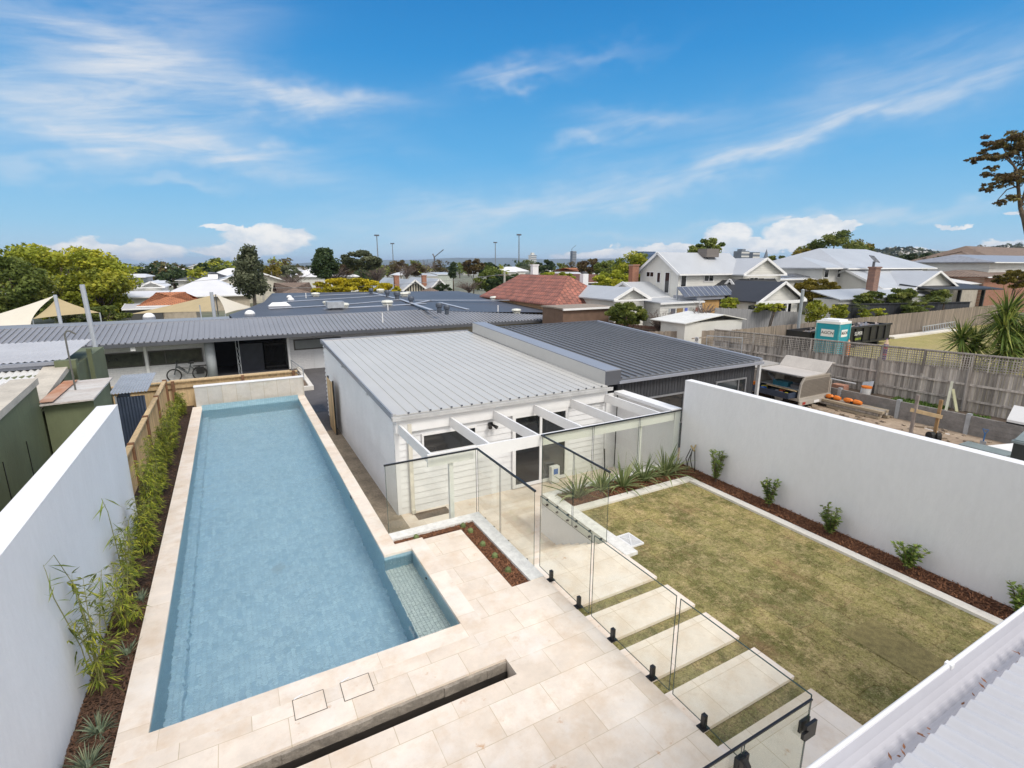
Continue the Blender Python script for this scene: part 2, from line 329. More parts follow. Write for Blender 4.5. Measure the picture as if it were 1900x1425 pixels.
glass_dark = mat('window_glass', (.018, .021, .024), .06, .3, .7, spec=.9)
timber_new = mat('pine_timber', (.60, .44, .25), .75, .14, 2, .2, 20, stretch=(6, 6, .8), fine=.1, board=.18)
timber_old = mat('weathered_timber', (.52, .475, .43), .9, col2=(.20, .175, .155), scale=1.4, bump=.4, bscale=14, stretch=(7, 7, .5), fine=.14, board=.38)
timber_brown = mat('brown_grey_timber', (.33, .275, .225), .9, col2=(.19, .16, .135), scale=1.4, bump=.3, bscale=14, stretch=(6, 6, .5), fine=.1, board=.22)
timber_post = mat('brown_timber_post', (.23, .115, .06), .8, .2, 3)
def mk_glass():
    m = bpy.data.materials.new('clear_pane'); m.use_nodes = True; t = m.node_tree; n = t.nodes; n.clear(); l = t.links
    o = n.new('ShaderNodeOutputMaterial'); mx = n.new('ShaderNodeMixShader'); tr = n.new('ShaderNodeBsdfTransparent'); tr.inputs[0].default_value = (.965, .975, .945, 1)
    g = n.new('ShaderNodeBsdfGlossy'); g.inputs['Roughness'].default_value = .02; lw = n.new('ShaderNodeLayerWeight'); lw.inputs[0].default_value = .5; pw = n.new('ShaderNodeMath'); pw.operation = 'POWER'; pw.inputs[1].default_value = 5; l.new(lw.outputs['Facing'], pw.inputs[0])
    fr = n.new('ShaderNodeMath'); fr.operation = 'MULTIPLY_ADD'; fr.inputs[1].default_value = .9; fr.inputs[2].default_value = .035; l.new(pw.outputs[0], fr.inputs[0])
    l.new(fr.outputs[0], mx.inputs[0]); l.new(tr.outputs[0], mx.inputs[1]); l.new(g.outputs[0], mx.inputs[2]); l.new(mx.outputs[0], o.inputs[0]); return m
pane = mk_glass()
def mk_water():
    m = bpy.data.materials.new('pool_water'); m.use_nodes = True; t = m.node_tree; n = t.nodes; n.clear(); l = t.links
    o = n.new('ShaderNodeOutputMaterial'); mx = n.new('ShaderNodeMixShader'); tr = n.new('ShaderNodeBsdfRefraction'); tr.inputs['IOR'].default_value = 1.33; tr.inputs['Roughness'].default_value = .0; tr.inputs[0].default_value = (.90, .98, 1, 1)
    g = n.new('ShaderNodeBsdfGlossy'); g.inputs['Roughness'].default_value = .03; fr = n.new('ShaderNodeFresnel'); fr.inputs[0].default_value = 1.33
    tcn = n.new('ShaderNodeTexCoord'); mp = n.new('ShaderNodeMapping'); mp.inputs['Scale'].default_value = (1, 1.7, 1); l.new(tcn.outputs['Object'], mp.inputs[0])
    nz = n.new('ShaderNodeTexNoise'); nz.inputs['Scale'].default_value = 2.6; nz.inputs['Detail'].default_value = 3; nz.inputs['Distortion'].default_value = 1.2; l.new(mp.outputs[0], nz.inputs[0])
    n2 = n.new('ShaderNodeTexNoise'); n2.inputs['Scale'].default_value = 9; n2.inputs['Detail'].default_value = 2; n2.inputs['Distortion'].default_value = .8; l.new(mp.outputs[0], n2.inputs[0])
    sx = n.new('ShaderNodeSeparateXYZ'); l.new(tcn.outputs['Object'], sx.inputs[0]); far = n.new('ShaderNodeMapRange'); far.inputs[1].default_value = 13; far.inputs[2].default_value = 21; far.inputs[3].default_value = .6; far.inputs[4].default_value = 3.2; l.new(sx.outputs[1], far.inputs[0])
    ad = n.new('ShaderNodeMath'); ad.operation = 'MULTIPLY_ADD'; ad.inputs[1].default_value = .45; l.new(n2.outputs[0], ad.inputs[0]); l.new(nz.outputs[0], ad.inputs[2])
    bm = n.new('ShaderNodeBump'); bm.inputs['Distance'].default_value = .05; l.new(far.outputs[0], bm.inputs['Strength']); l.new(ad.outputs[0], bm.inputs['Height'])
    l.new(bm.outputs[0], g.inputs['Normal']); l.new(bm.outputs[0], fr.inputs['Normal']); b2 = n.new('ShaderNodeBump'); b2.inputs['Distance'].default_value = .05; b2.inputs['Strength'].default_value = .2; l.new(ad.outputs[0], b2.inputs['Height']); l.new(b2.outputs[0], tr.inputs['Normal'])
    l.new(fr.outputs[0], mx.inputs[0]); l.new(tr.outputs[0], mx.inputs[1]); l.new(g.outputs[0], mx.inputs[2]); l.new(mx.outputs[0], o.inputs[0]); return m
water_m = mk_water()
def tile_mat(name, c1, c2, mort, s, ms, rot=(0, 0, 0)): return brick_mat(name, c1, c2, mort, s, s, ms, .35, rot=rot, off=0, noise_amt=.05, nscale=1.3, bump=.1)
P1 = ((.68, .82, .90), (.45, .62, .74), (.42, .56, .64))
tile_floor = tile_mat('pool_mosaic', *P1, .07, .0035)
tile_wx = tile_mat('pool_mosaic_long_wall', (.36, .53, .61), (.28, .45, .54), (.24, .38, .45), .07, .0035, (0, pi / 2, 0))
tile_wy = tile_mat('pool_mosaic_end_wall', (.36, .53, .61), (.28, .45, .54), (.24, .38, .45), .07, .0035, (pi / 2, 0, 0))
tile_bench = tile_mat('bench_mosaic', (.86, .84, .76), (.72, .72, .66), (.36, .38, .34), .058, .004)
# ---------------------------------------------------------------- ground, sea, hills
def elev(x, y):
    r = math.hypot(x, y); a = math.degrees(atan2(x, y))
    if r < 75: return -1.08
    t = min(1, (r - 75) / 1500); h = -1.08 - 17 * (t * t * (3 - 2 * t)) - 6 * max(0, min(1, (r - 1500) / 300)) * (1 if a < 26 else max(0, 1 - (a - 26) / 14))
    k = max(0, min(1, (a - 46) / 18)); k = k * k * (3 - 2 * k); q = max(0, min(1, (r - 450) / 1000)); q = q * q * (3 - 2 * q)
    if y > 0 or x > 0: h += k * q * (46 + 6 * sin(a * .9) + 4 * sin(x * .004)) + k * 4 * max(0, min(1, (r - 75) / 400))
    return h
E_ = MB()
xs = [-9000, -5000, -3000, -2000, -1500, -1100, -800, -600, -450, -330, -240, -170, -120, -80, -50, -25, -1.34, 1.93, 2.42, 25, 50, 80, 120, 170, 240, 330, 450, 600, 800, 1000, 1250, 1550, 1900, 2300, 2800, 3500, 4500, 6000, 9000]
ys = [-300, -80, -20, 5.93, 8.24, 20.85, 40, 80, 120, 170, 240, 330, 450, 600, 750, 900, 1100, 1300, 1550, 1850, 2200, 2700, 3400, 4300, 6000, 9000]
E_.v = [(x, y, elev(x, y)) for y in ys for x in xs]; nx = len(xs)
for j in range(len(ys) - 1):
    for i in range(nx - 1):
        if 5.9 < ys[j] < 20 and -1.4 < xs[i] < 1.5: continue
        if 5.9 < ys[j] < 8 and 1.9 < xs[i] < 2: continue
        a = j * nx + i; E_.f.append((a, a + 1, a + nx + 1, a + nx)); E_.t.append(.5)
struct('ground', E_, mat('suburb_ground', (.10, .125, .06), .95, col2=(.20, .19, .165), scale=.03, fine=.3), smooth=True, label='suburban ground falling gently away to the bay', cat='ground')
struct('sea', MB().poly([(-12500, 800, -18.6), (9000, 800, -18.6), (9000, 12500, -18.6), (-12500, 12500, -18.6)]), mat('bay_water', (.17, .205, .27), .35, .12, .004, .3, .02, stretch=(.3, 1.5, 1), spec=.4), label='grey blue bay reaching to the horizon', cat='sea')
def ridge(name, x0, x1, Y, zb, f, m, depth=900, label=None):
    b = MB(); n = 90
    for i in range(n):
        u0, u1 = i / n, (i + 1) / n; xa, xb = x0 + (x1 - x0) * u0, x0 + (x1 - x0) * u1
        za, zc = f(u0), f(u1)
        b.poly([(xa, Y, zb), (xb, Y, zb), (xb, Y + depth * .35, zc), (xa, Y + depth * .35, za)]); b.poly([(xa, Y + depth * .35, za), (xb, Y + depth * .35, zc), (xb, Y + depth, zb), (xa, Y + depth, zb)])
    struct(name, b, m, smooth=True, label=label, cat='hills')
hill_m = mat('wooded_hill', (.045, .065, .055), .95, col2=(.10, .125, .085), scale=.006, fine=.3)
ridge('hills', 700, 9000, 7600, -19, lambda u: -10 + 118 * min(1, u * 3.2) ** .6 + 7 * sin(u * 21) + 4 * sin(u * 47), hill_m, label='long blue wooded range across the bay')
ridge('low_hills', -9000, 2600, 11500, -19, lambda u: 6 + 22 * u + 8 * sin(u * 17) * u, hill_m, label='low far shore along the horizon')
# ---------------------------------------------------------------- deck, pool, lawn, patio
def boxes(lst): 
    b = MB()
    for q in lst: b.box(*q)
    return b
struct('pool_deck', boxes([(-1.6, -1.2, -1.15, 4.05, 4.75, 0), (-1.6, 4.75, -1.15, -1.2, 5.05, 0), (2.65, 4.75, -1.15, 4.05, 5.05, 0), (-1.6, 5.05, -.06, 4.05, 5.65, 0), (2.69, 5.65, -1.15, 4.05, 6.35, 0), (2.69, 6.35, -1.15, 3.45, 8.42, 0)]), paver, label='cream limestone paving around the pool', cat='paving')
b = MB()
for x in (-1.2,):
    b.box(-1.2, 5.05, -1.1, 2.65, 5.10, -.062); b.box(-1.2, 4.70, -1.1, 2.65, 4.748, -.062); b.box(-1.2, 4.75, -1.0, 2.65, 5.05, -.62)
    b.box(2.652, 4.75, -1.1, 2.7, 5.05, -.062)
n = 40
for i in range(n):
    xa = -1.2 + 3.85 * i / n; h = .012 * sin(i * .5) + R.uniform(-.006, .006); b.box(xa, 5.005 + R.uniform(-.012, .01), -.17 + h, xa + 3.85 / n, 5.05, -.03)
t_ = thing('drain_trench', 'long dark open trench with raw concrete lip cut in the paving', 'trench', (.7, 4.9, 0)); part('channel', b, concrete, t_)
part('dark_sheets', MB().box(-1.2, 4.752, -.61, 2.64, 4.765, -.07).box(-1.2, 4.99, -.61, 2.64, 5.0, -.15), mat('trench_shade', (.03, .024, .02), .8, .3, 2, stretch=(1, 1, 4)), t_)  # near-black sheets: the shade deep in the trench, put into their colour
# pool
pool = thing('swimming_pool', 'long lap pool of pale blue water with limestone edge and tiled bench', 'swimming pool', (.3, 13, 0))
zf = -1.3
part('floor', MB().poly([(-1.31, 5.94, zf), (1.905, 5.94, zf), (1.905, 20.84, zf), (-1.31, 20.84, zf)]), tile_floor, pool)
b = MB(); b.poly([(-1.31, 5.94, zf), (-1.31, 20.84, zf), (-1.31, 20.84, -.05), (-1.31, 5.94, -.05)])
b.poly([(1.905, 20.84, zf), (1.905, 8.23, zf), (1.905, 8.23, -.05), (1.905, 20.84, -.05)]); b.poly([(1.905, 8.23, zf), (1.905, 5.94, zf), (1.905, 5.94, -.5), (1.905, 8.23, -.5)])
b.poly([(2.405, 8.23, -.5), (2.405, 5.94, -.5), (2.405, 5.94, -.05), (2.405, 8.23, -.05)])
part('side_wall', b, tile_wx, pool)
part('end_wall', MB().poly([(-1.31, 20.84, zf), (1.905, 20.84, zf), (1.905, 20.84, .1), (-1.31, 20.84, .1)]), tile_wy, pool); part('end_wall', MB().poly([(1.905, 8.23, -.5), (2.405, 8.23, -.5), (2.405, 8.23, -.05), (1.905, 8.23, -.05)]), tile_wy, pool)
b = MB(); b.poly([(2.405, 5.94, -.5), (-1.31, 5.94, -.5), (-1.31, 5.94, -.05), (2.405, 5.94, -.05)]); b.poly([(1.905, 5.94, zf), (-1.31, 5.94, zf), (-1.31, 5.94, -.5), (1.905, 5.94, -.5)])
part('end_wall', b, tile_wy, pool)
part('side_ledge', MB().box(-1.309, 5.95, zf, -1.13, 20.83, zf + .28), tile_floor, pool)
part('bench', MB().poly([(1.9, 5.94, -.5), (2.405, 5.94, -.5), (2.405, 8.23, -.5), (1.9, 8.23, -.5)]), tile_bench, pool, 'pale tiled underwater bench with dark grid')
wb = MB(); wb.poly([(-1.31, 5.94, -.11), (1.905, 5.94, -.11), (1.905, 20.84, -.11), (-1.31, 20.84, -.11)]); wb.poly([(1.905, 5.94, -.11), (2.405, 5.94, -.11), (2.405, 8.23, -.11), (1.905, 8.23, -.11)])
part('water', wb, water_m, pool)
cp = boxes([(-1.6, 5.65, -.045, 2.69, 5.95, .001), (1.9, 8.22, -.045, 2.69, 8.5, .001)])
part('coping', MB().box(-1.6, 5.65, -.045, 2.69, 5.95, .001), coping, pool); part('coping', MB().box(1.9, 8.22, -.045, 2.69, 8.5, .001), coping, pool)
for q in ((-1.6, 5.95, -.045, -1.3, 21.1, .001), (1.9, 8.5, -.045, 2.17, 21.1, .001), (2.4, 5.95, -.045, 2.69, 8.22, .001)): part('coping', MB().box(*q), coping_y, pool)
part('outer_wall', boxes([(-1.58, 5.67, -1.15, -1.33, 21.1, -.046), (1.93, 8.52, -1.15, 2.15, 21.1, -.046), (2.42, 5.95, -1.15, 2.67, 8.22, -.046), (1.93, 8.25, -1.15, 2.67, 8.5, -.046)]), render, pool)
for (x, y) in ((1.898, 6.75), (1.898, 6.62)):
    part('pool_light', MB().tube([(1.90, y, -.72), (1.88, y, -.72)], .055, 14), white, pool)
part('floor_drain', MB().lathe((.25, 9.9, zf), [(.13, .004), (.13, .02), (.10, .03)], 18), mat('drain_ring', (.50, .62, .70), .5), pool)
part('skimmer', MB().box(1.89, 11.0, -.10, 1.903, 11.12, -.05), blackm, pool); part('return_jet', MB().tube([(2.404, 7.45, -.2), (2.39, 7.45, -.2)], .03, 10), blackm, pool)
part('feature_wall', MB().box(-1.48, 21.1, -1.15, 2.17, 21.36, .715), wallstone, pool, 'raised stone clad wall at the far end')
part('wall_capping', MB().box(-1.5, 21.08, .717, 2.19, 21.38, .745), white, pool)
# lids in the paving
for x0, lab in ((.13, 'square limestone access lid nearer the left wall with white strip'), (.67, 'square limestone access lid nearer the tiled bench with white strip')):
    q = thing('access_lid', lab, 'lid', (x0 + .17, 5.5, 0), 'access lids in the paving')
    part('rim', MB().box(x0, 5.35, .001, x0 + .35, 5.355, .006).box(x0, 5.655, .001, x0 + .35, 5.66, .006).box(x0, 5.355, .001, x0 + .006, 5.655, .006).box(x0 + .344, 5.355, .001, x0 + .35, 5.655, .006), mat('dark_joint', (.07, .06, .05), .8), q)
    part('lid_panel', MB().box(x0 + .008, 5.357, .001, x0 + .342, 5.653, .004), paver2, q)
    part('strip', MB().bar((x0 + .02, 5.66, .012), (x0 + .12, 5.69, .012), .016, .008), white, q)
# planter between deck and stairs
pl = thing('planter_bed', 'angled planter with bark mulch and chipped white stone edge on the deck', 'planter', (3.6, 8, 0))
part('stone_edge', boxes([(2.17, 8.66, -1.0, 4.05, 8.91, .012), (3.79, 6.35, -1.0, 4.05, 8.66, .012)]), rough_cap, pl)
part('mulch', boxes([(3.45, 6.35, -.4, 3.79, 8.66, -.035), (2.17, 8.5, -.4, 3.45, 8.66, -.035), (2.69, 8.42, -.4, 3.45, 8.5, -.035)]), mulch, pl)
def chips(region, n, z, s=.018, seed=1, h=.012, reach=None):
    r = random.Random(seed); b = MB()
    for _ in range(n):
        x0, y0, x1, y1 = region[r.randrange(len(region))] if len(region) > 1 else region[0]
        x, y = r.uniform(x0, x1), r.uniform(y0, y1); a = r.uniform(0, pi); l_ = s * r.uniform(.5, 1.6); w = s * r.uniform(.2, .45)
        dx, dy = cos(a) * l_, sin(a) * l_; ex, ey = -sin(a) * w, cos(a) * w; zz = z + r.uniform(.0, h); tz = r.uniform(-.01, .01)
        b.poly([(x - dx - ex, y - dy - ey, zz - tz), (x + dx - ex, y + dy - ey, zz + tz), (x + dx + ex, y + dy + ey, zz + tz + .004), (x - dx + ex, y - dy + ey, zz - tz + .004)])
    return b
part('bark_chips', chips([(3.46, 6.36, 3.78, 8.65)] * 5 + [(2.2, 8.5, 3.45, 8.65)], 2600, -.03, .016, 3), mulch_chip, pl, kind='stuff')
# steps, landing, patio
LZ = -.06
k_ = (CAMZ - LZ) / CAMZ
for i, (ya, yb) in enumerate(((5.45, 6.72), (4.65, 5.22), (3.87, 4.45), (3.07, 3.64), (2.30, 2.86))):
    ya *= k_; yb *= k_
    lab = ['wide limestone landing at the head of the stairs', 'limestone stepper next to the stair landing', 'middle limestone stepper between two grass strips', 'limestone stepper second from the glass gate corner', 'limestone stepper by the glass gate corner nearest the gutter'][i]
    if i == 4: ya = 1.0
    single('stepping_slab', MB().box(4.07, ya, LZ - .045, 5.745, yb, LZ), paver2, lab, 'stepping stone', (4.9, (ya + yb) / 2, LZ), 'limestone steppers beside the lawn')
struct('landing_base', boxes([(4.06, 5.55, -1.1, 5.71, 6.78, LZ - .047)]), lawn_cap, cat='stair base')
st = thing('stairs', 'limestone stairs going down from the landing to the patio', 'stairs', (4.9, 7.4, -1))
for i in range(5):
    z1 = LZ - .157 * (i + 1); y0 = 6.80 + .29 * i; part('step', MB().box(4.07, y0, -1.02, 5.70, y0 + .30, z1), paver2, st)
struct('patio', MB().poly([(2.17, 6.7, -1.0), (9.74, 6.7, -1.0), (9.74, 11.6, -1.0), (2.17, 11.6, -1.0)]), paver, label='sunken limestone patio in front of the white studio', cat='paving')
struct('gravel_path', MB().poly([(2.17, 10.6, -.994), (3.12, 10.6, -.994), (3.12, 19.2, -.994), (2.17, 19.2, -.994)]), gravel, label='brown gravel path between the pool and the studio', cat='path')
struct('asphalt_path', MB().poly([(2.17, 19.2, -.998), (9.2, 19.2, -.998), (9.2, 31.9, -.998), (2.17, 31.9, -.998)]), asphalt, label='asphalt path leading to the grey doors', cat='path')
single('drain_grate', MB().box(2.35, 21.9, -.995, 3.1, 23.2, -.99), mat('grate', (.05, .05, .055), .6, .4, 8), 'dark metal drain grate in the asphalt path', 'drain', (2.8, 22.5, -1))
q = thing('white_kerb_planter', 'narrow white kerbed planter beside the asphalt path', 'planter', (3, 28, -1))
part('kerb', boxes([(2.95, 26.2, -1, 3.15, 31.7, -.8), (2.5, 26.2, -1, 2.95, 26.4, -.8)]), lawn_cap, q); part('soil', MB().box(2.5, 26.4, -1, 2.95, 31.7, -.88), soil, q)
# lawn
def grass_mat():
    m, t, p = new_mat('turf'); n = t.nodes; l = t.links
    tcn = n.new('ShaderNodeTexCoord')
    def nz(s, d=6, rg=.65, st=(1, 1, 1)):
        a = n.new('ShaderNodeTexNoise'); mp = n.new('ShaderNodeMapping'); mp.inputs['Scale'].default_value = st; l.new(tcn.outputs['Object'], mp.inputs[0]); l.new(mp.outputs[0], a.inputs['Vector'])
        a.inputs['Scale'].default_value = s; a.inputs['Detail'].default_value = d; a.inputs['Roughness'].default_value = rg; return a.outputs[0]
    def mr(v, lo, hi, o0=0, o1=1):
        a = n.new('ShaderNodeMapRange'); a.inputs[1].default_value = lo; a.inputs[2].default_value = hi; a.inputs[3].default_value = o0; a.inputs[4].default_value = o1; l.new(v, a.inputs[0]); return a.outputs[0]
    def mix(f, a, b):
        x = n.new('ShaderNodeMixRGB'); l.new(f, x.inputs[0])
        for i, v in ((1, a), (2, b)):
            if isinstance(v, tuple): x.inputs[i].default_value = cl(v)
            else: l.new(v, x.inputs[i])
        return x.outputs[0]
    base = mix(mr(nz(1.5, 6), .42, .58), (.345, .31, .13), (.165, .165, .06))
    base = mix(mr(nz(5, 8, .8), .46, .66, 0, .9), base, (.54, .43, .24))
    base = mix(mr(nz(17, 8, .85), .49, .64, 0, .9), base, (.10, .065, .03))
    base = mix(mr(nz(.9, 7, .8, (1.6, 1, 1)), .54, .68, 0, .7), base, (.24, .15, .085))
    br = n.new('ShaderNodeTexBrick'); br.offset = .37; mp = n.new('ShaderNodeMapping'); mp.inputs['Rotation'].default_value = (0, 0, pi / 2); mp.inputs['Location'].default_value = (.3, .1, 0); wn = n.new('ShaderNodeTexNoise'); wn.inputs['Scale'].default_value = 2.2; wn.inputs['Detail'].default_value = 6; wn.inputs['Roughness'].default_value = .7; l.new(tcn.outputs['Object'], wn.inputs['Vector'])
    wv_ = n.new('ShaderNodeVectorMath'); wv_.operation = 'MULTIPLY_ADD'; wv_.inputs[1].default_value = (.28, .28, 0); l.new(wn.outputs['Color'], wv_.inputs[0]); l.new(tcn.outputs['Object'], wv_.inputs[2]); l.new(wv_.outputs[0], mp.inputs[0]); l.new(mp.outputs[0], br.inputs['Vector'])
    br.inputs['Scale'].default_value = 1; br.inputs['Brick Width'].default_value = 1.75; br.inputs['Row Height'].default_value = .46; br.inputs['Mortar Size'].default_value = .016; br.inputs['Mortar Smooth'].default_value = 1
    br.inputs['Color1'].default_value = (1.28, 1.20, 1.12, 1); br.inputs['Color2'].default_value = (.78, .84, .80, 1); br.inputs['Mortar'].default_value = (.50, .40, .34, 1)
    mu = n.new('ShaderNodeMixRGB'); mu.blend_type = 'MULTIPLY'; mu.inputs[0].default_value = .62; l.new(base, mu.inputs[1]); l.new(br.outputs[0], mu.inputs[2])
    f = nz(55, 5, .75); vm = n.new('ShaderNodeVectorMath'); vm.operation = 'SCALE'; l.new(mu.outputs[0], vm.inputs[0]); l.new(mr(f, .3, .7, .55, 1.5), vm.inputs['Scale'])
    l.new(vm.outputs[0], p.inputs['Base Color']); p.inputs['Roughness'].default_value = .95; p.inputs['Specular IOR Level'].default_value = .1
    b = n.new('ShaderNodeBump'); b.inputs['Strength'].default_value = .9; b.inputs['Distance'].default_value = .03; l.new(f, b.inputs['Height']); l.new(b.outputs[0], p.inputs['Normal'])
    return m
turf = grass_mat()
GZ = -.12
struct('lawn', MB().slab([(4.06, -1.2, GZ), (9.33, -1.2, GZ), (9.33, 8.13, GZ), (5.98, 8.13, GZ), (5.98, 6.3, GZ), (4.06, 6.3, GZ)], .9), turf, label='rectangle of newly laid patchy turf', cat='lawn')
single('turf_roll', MB().slab([(7.14, 2.30, GZ + .006), (7.80, 2.30, GZ + .006), (7.86, 3.26, GZ + .006), (7.17, 3.34, GZ + .006)], .005), mat('dark_turf', (.30, .25, .10), .95, col2=(.15, .12, .048), scale=9, bump=.8, bscale=50, fine=.35), 'darker brown green strip of turf near the gutter', 'turf', (7.5, 2.8, GZ))
gb = MB(); r_ = random.Random(5)
for _ in range(42000):
    x, y = r_.uniform(4.08, 9.3), r_.uniform(.5, 8.1)
    if x < 5.98 and y > 5.4: continue
    if x < 5.78 and not any(a < y < c for a, c in ((2.9, 3.1), (3.69, 3.92), (4.51, 4.7), (5.29, 5.5))): continue
    a = r_.uniform(0, 2 * pi); l_ = r_.uniform(.008, .03); h = r_.uniform(.002, .018); w = .0022; dx, dy = cos(a) * l_, sin(a) * l_
    gb.poly([(x - dy * w / l_, y + dx * w / l_, GZ), (x + dy * w / l_, y - dx * w / l_, GZ), (x + dx, y + dy, GZ + h)], r_.random())
struct('grass', gb, leaf_mat('turf_blade', (.16, .155, .05), (.38, .31, .14), (.60, .49, .30), .8, .1), kind='stuff', label='short green and straw blades over the turf', cat='grass')
edge = thing('lawn_edging', 'pale stone edging strip framing the far and right sides of the turf', 'edging', (9.3, 8.2, -.1))
part('far_strip', MB().box(5.985, 8.1, -.3, 9.45, 8.31, -.075), lawn_cap, edge); part('side_strip', MB().box(9.27, -1.2, -.3, 9.45, 8.1, -.073), lawn_cap, edge)
rw = thing('retaining_wall', 'white rendered retaining wall with pale cap beside the stairs', 'retaining wall', (5.85, 8, -1))
part('wall', boxes([(5.715, 6.78, -1.08, 5.98, 9.12, -.11), (5.98, 8.95, -1.08, 9.94, 9.12, -.11)]), render, rw)
part('cap', boxes([(5.715, 6.25, -.11, 5.985, 8.95, -.045), (5.715, 8.95, -.11, 9.94, 9.125, -.045)]), rough_cap, rw)
bd = thing('mulch_bed', 'L shaped bed of red brown bark mulch along the white wall', 'garden bed', (9.7, 8.6, -.1))
part('mulch', boxes([(5.985, 8.31, -.6, 9.95, 8.95, -.085), (9.45, -1.2, -.6, 9.95, 8.31, -.085)]), mulch, bd)
part('bark_chips', chips([(6.0, 8.32, 9.94, 8.94)] * 3 + [(9.46, .5, 9.94, 8.9)] * 4, 7500, -.08, .022, 11, .03), mulch_chip, bd, kind='stuff')
bl = thing('mulch_bed', 'narrow strip of dark bark mulch between left white wall and pool', 'garden bed', (-1.8, 10, -.1))
part('mulch', MB().box(-2.4, 1.2, -.6, -1.6, 21.7, -.07), mat('dark_mulch', (.045, .025, .015), .95, .4, 30, .9, 60, fine=.4), bl)
part('bark_chips', chips([(-2.04, 4.8, -1.61, 9.0)] * 3 + [(-2.04, 9, -1.61, 21)], 6500, -.065, .022, 12, .03), mat('dark_bark_chip', (.15, .075, .042), .9, col2=(.03, .018, .012), scale=38), bl, kind='stuff')
q = thing('drain_grate', 'square white slotted drain grate at the lawn edge', 'drain', (6.15, 6.7, -.1))
gx0, gy0, gx1, gy1 = 6.03, 6.47, 6.34, 6.90
part('frame', boxes([(gx0, gy0, -.12, gx0 + .02, gy1, -.085), (gx1 - .02, gy0, -.12, gx1, gy1, -.085), (gx0 + .02, gy0, -.12, gx1 - .02, gy0 + .02, -.085), (gx0 + .02, gy1 - .02, -.12, gx1 - .02, gy1, -.085)]), white, q)
b = MB()
for i in range(11): x = gx0 + .025 + i * .0255; b.box(x, gy0 + .02, -.115, x + .014, gy1 - .02, -.09)
b.bar((gx0 + .02, gy0 + .02, -.084), (gx1 - .02, gy1 - .02, -.084), .014, .006); b.bar((gx0 + .02, gy1 - .02, -.083), (gx1 - .02, gy0 + .02, -.083), .014, .006)
part('bars', b, white, q); part('pit', MB().box(gx0, gy0, -.16, gx1, gy1, -.118), concrete, q)
# ---------------------------------------------------------------- white rendered boundary walls
single('garden_wall', MB().box(9.95, -1.2, -1.1, 10.17, 9.08, 2.14), render, 'tall white rendered wall on the right behind the shrubs', 'wall', (10, 4, -1))
single('garden_wall', MB().box(-2.36, 1.0, -1.1, -2.05, 11.6, 2.47), render, 'tall white rendered wall on the left beside the bamboo', 'wall', (-2.2, 6, -1))
# ---------------------------------------------------------------- glass fences
def panel(mb, a, b, z0, z1, th=.012):
    a, b = Vector((a[0], a[1], 0)), Vector((b[0], b[1], 0)); d = (b - a).normalized(); n_ = Vector((-d.y, d.x, 0)) * th / 2
    p = [a - n_, b - n_, b + n_, a + n_]
    lo = [Vector((v.x, v.y, z0)) for v in p]; hi = [Vector((v.x, v.y, z1)) for v in p]
    mb.poly([lo[0], lo[1], hi[1], hi[0]]); mb.poly([lo[2], lo[3], hi[3], hi[2]])
    e = MB(); w = .0035
    for q in ((0, 3), (1, 2)):
        c = (lo[q[0]] + lo[q[1]]) / 2; c2 = (hi[q[0]] + hi[q[1]]) / 2; e.bar(c, c2, .005, .010, up=d)
    e.bar((a.x, a.y, z1), (b.x, b.y, z1), .012, .006); e.bar((a.x, a.y, z0), (b.x, b.y, z0), .010, .004)
    return e
def glass_run(parent, pts, z0, z1, rail=False):
    for a, b in pts:
        m_ = MB(); e = panel(m_, a, b, z0, z1); g = part('glass_panel', m_, pane, parent); part('edge', e, glassedge, g)
f1 = thing('glass_fence', 'frameless glass fence with black top rail around the planter', 'fence', (4.09, 8, 0))
glass_run(f1, [((2.2, 9.02), (4.06, 9.02)), ((4.09, 9.0), (4.09, 8.02)), ((4.09, 7.98), (4.09, 6.74))], -.22, 1.34)
part('top_rail', MB().bar((2.18, 9.02, 1.35), (4.105, 9.02, 1.35), .035, .028).bar((4.09, 9.035, 1.35), (4.09, 6.72, 1.35), .035, .028), blackm, f1)
for y in (8.7, 8.3, 7.7, 7.0): part('standoff', MB().tube([(4.05, y, -.06), (4.11, y, -.06)], .022, 10), blackm, f1)
f2 = thing('glass_fence', 'glass balustrade with black top rail between stairs and lawn corner', 'fence', (5.7, 8, 0))
glass_run(f2, [((5.69, 6.78), (5.69, 7.86)), ((5.69, 7.9), (5.69, 9.06)), ((5.71, 9.1), (7.08, 9.1)), ((7.12, 9.1), (8.5, 9.1)), ((8.54, 9.1), (9.93, 9.1))], -.26, 1.34)
part('top_rail', MB().bar((5.69, 6.76, 1.35), (5.69, 9.115, 1.35), .035, .028).bar((5.675, 9.1, 1.35), (9.94, 9.1, 1.35), .035, .028), blackm, f2)
for y in (8.85, 8.45, 8.05, 7.75, 7.3, 6.95):
    for z in (-.08, -.20): part('standoff', MB().tube([(5.72, y, z), (5.67, y, z)], .022, 10), blackm, f2)
for x in (6.3, 7.4, 8.8): part('standoff', MB().tube([(x, 9.05, -.1), (x, 9.13, -.1)], .022, 10), blackm, f2)
f3 = thing('glass_fence', 'low pool fence of clear glass on black spigots beside the steppers', 'fence', (4.1, 4, 0))
glass_run(f3, [((4.1, 6.57), (4.1, 5.2)), ((4.1, 5.14), (4.1, 3.62)), ((4.1, 3.56), (4.1, 2.05))], .05, 1.33)
for y in (6.21, 5.45, 4.66, 3.9, 3.1, 2.35):
    sp_ = part('spigot', MB().box(4.075, y - .025, .005, 4.125, y + .025, .17), blackm, f3)
    part('base_plate', MB().box(4.04, y - .05, .001, 4.15, y + .05, .012), blackm, sp_)
f4 = thing('glass_gate', 'clear glass gate panels with black latch and hinges nearest the gutter', 'gate', (3, 2.03, 0))
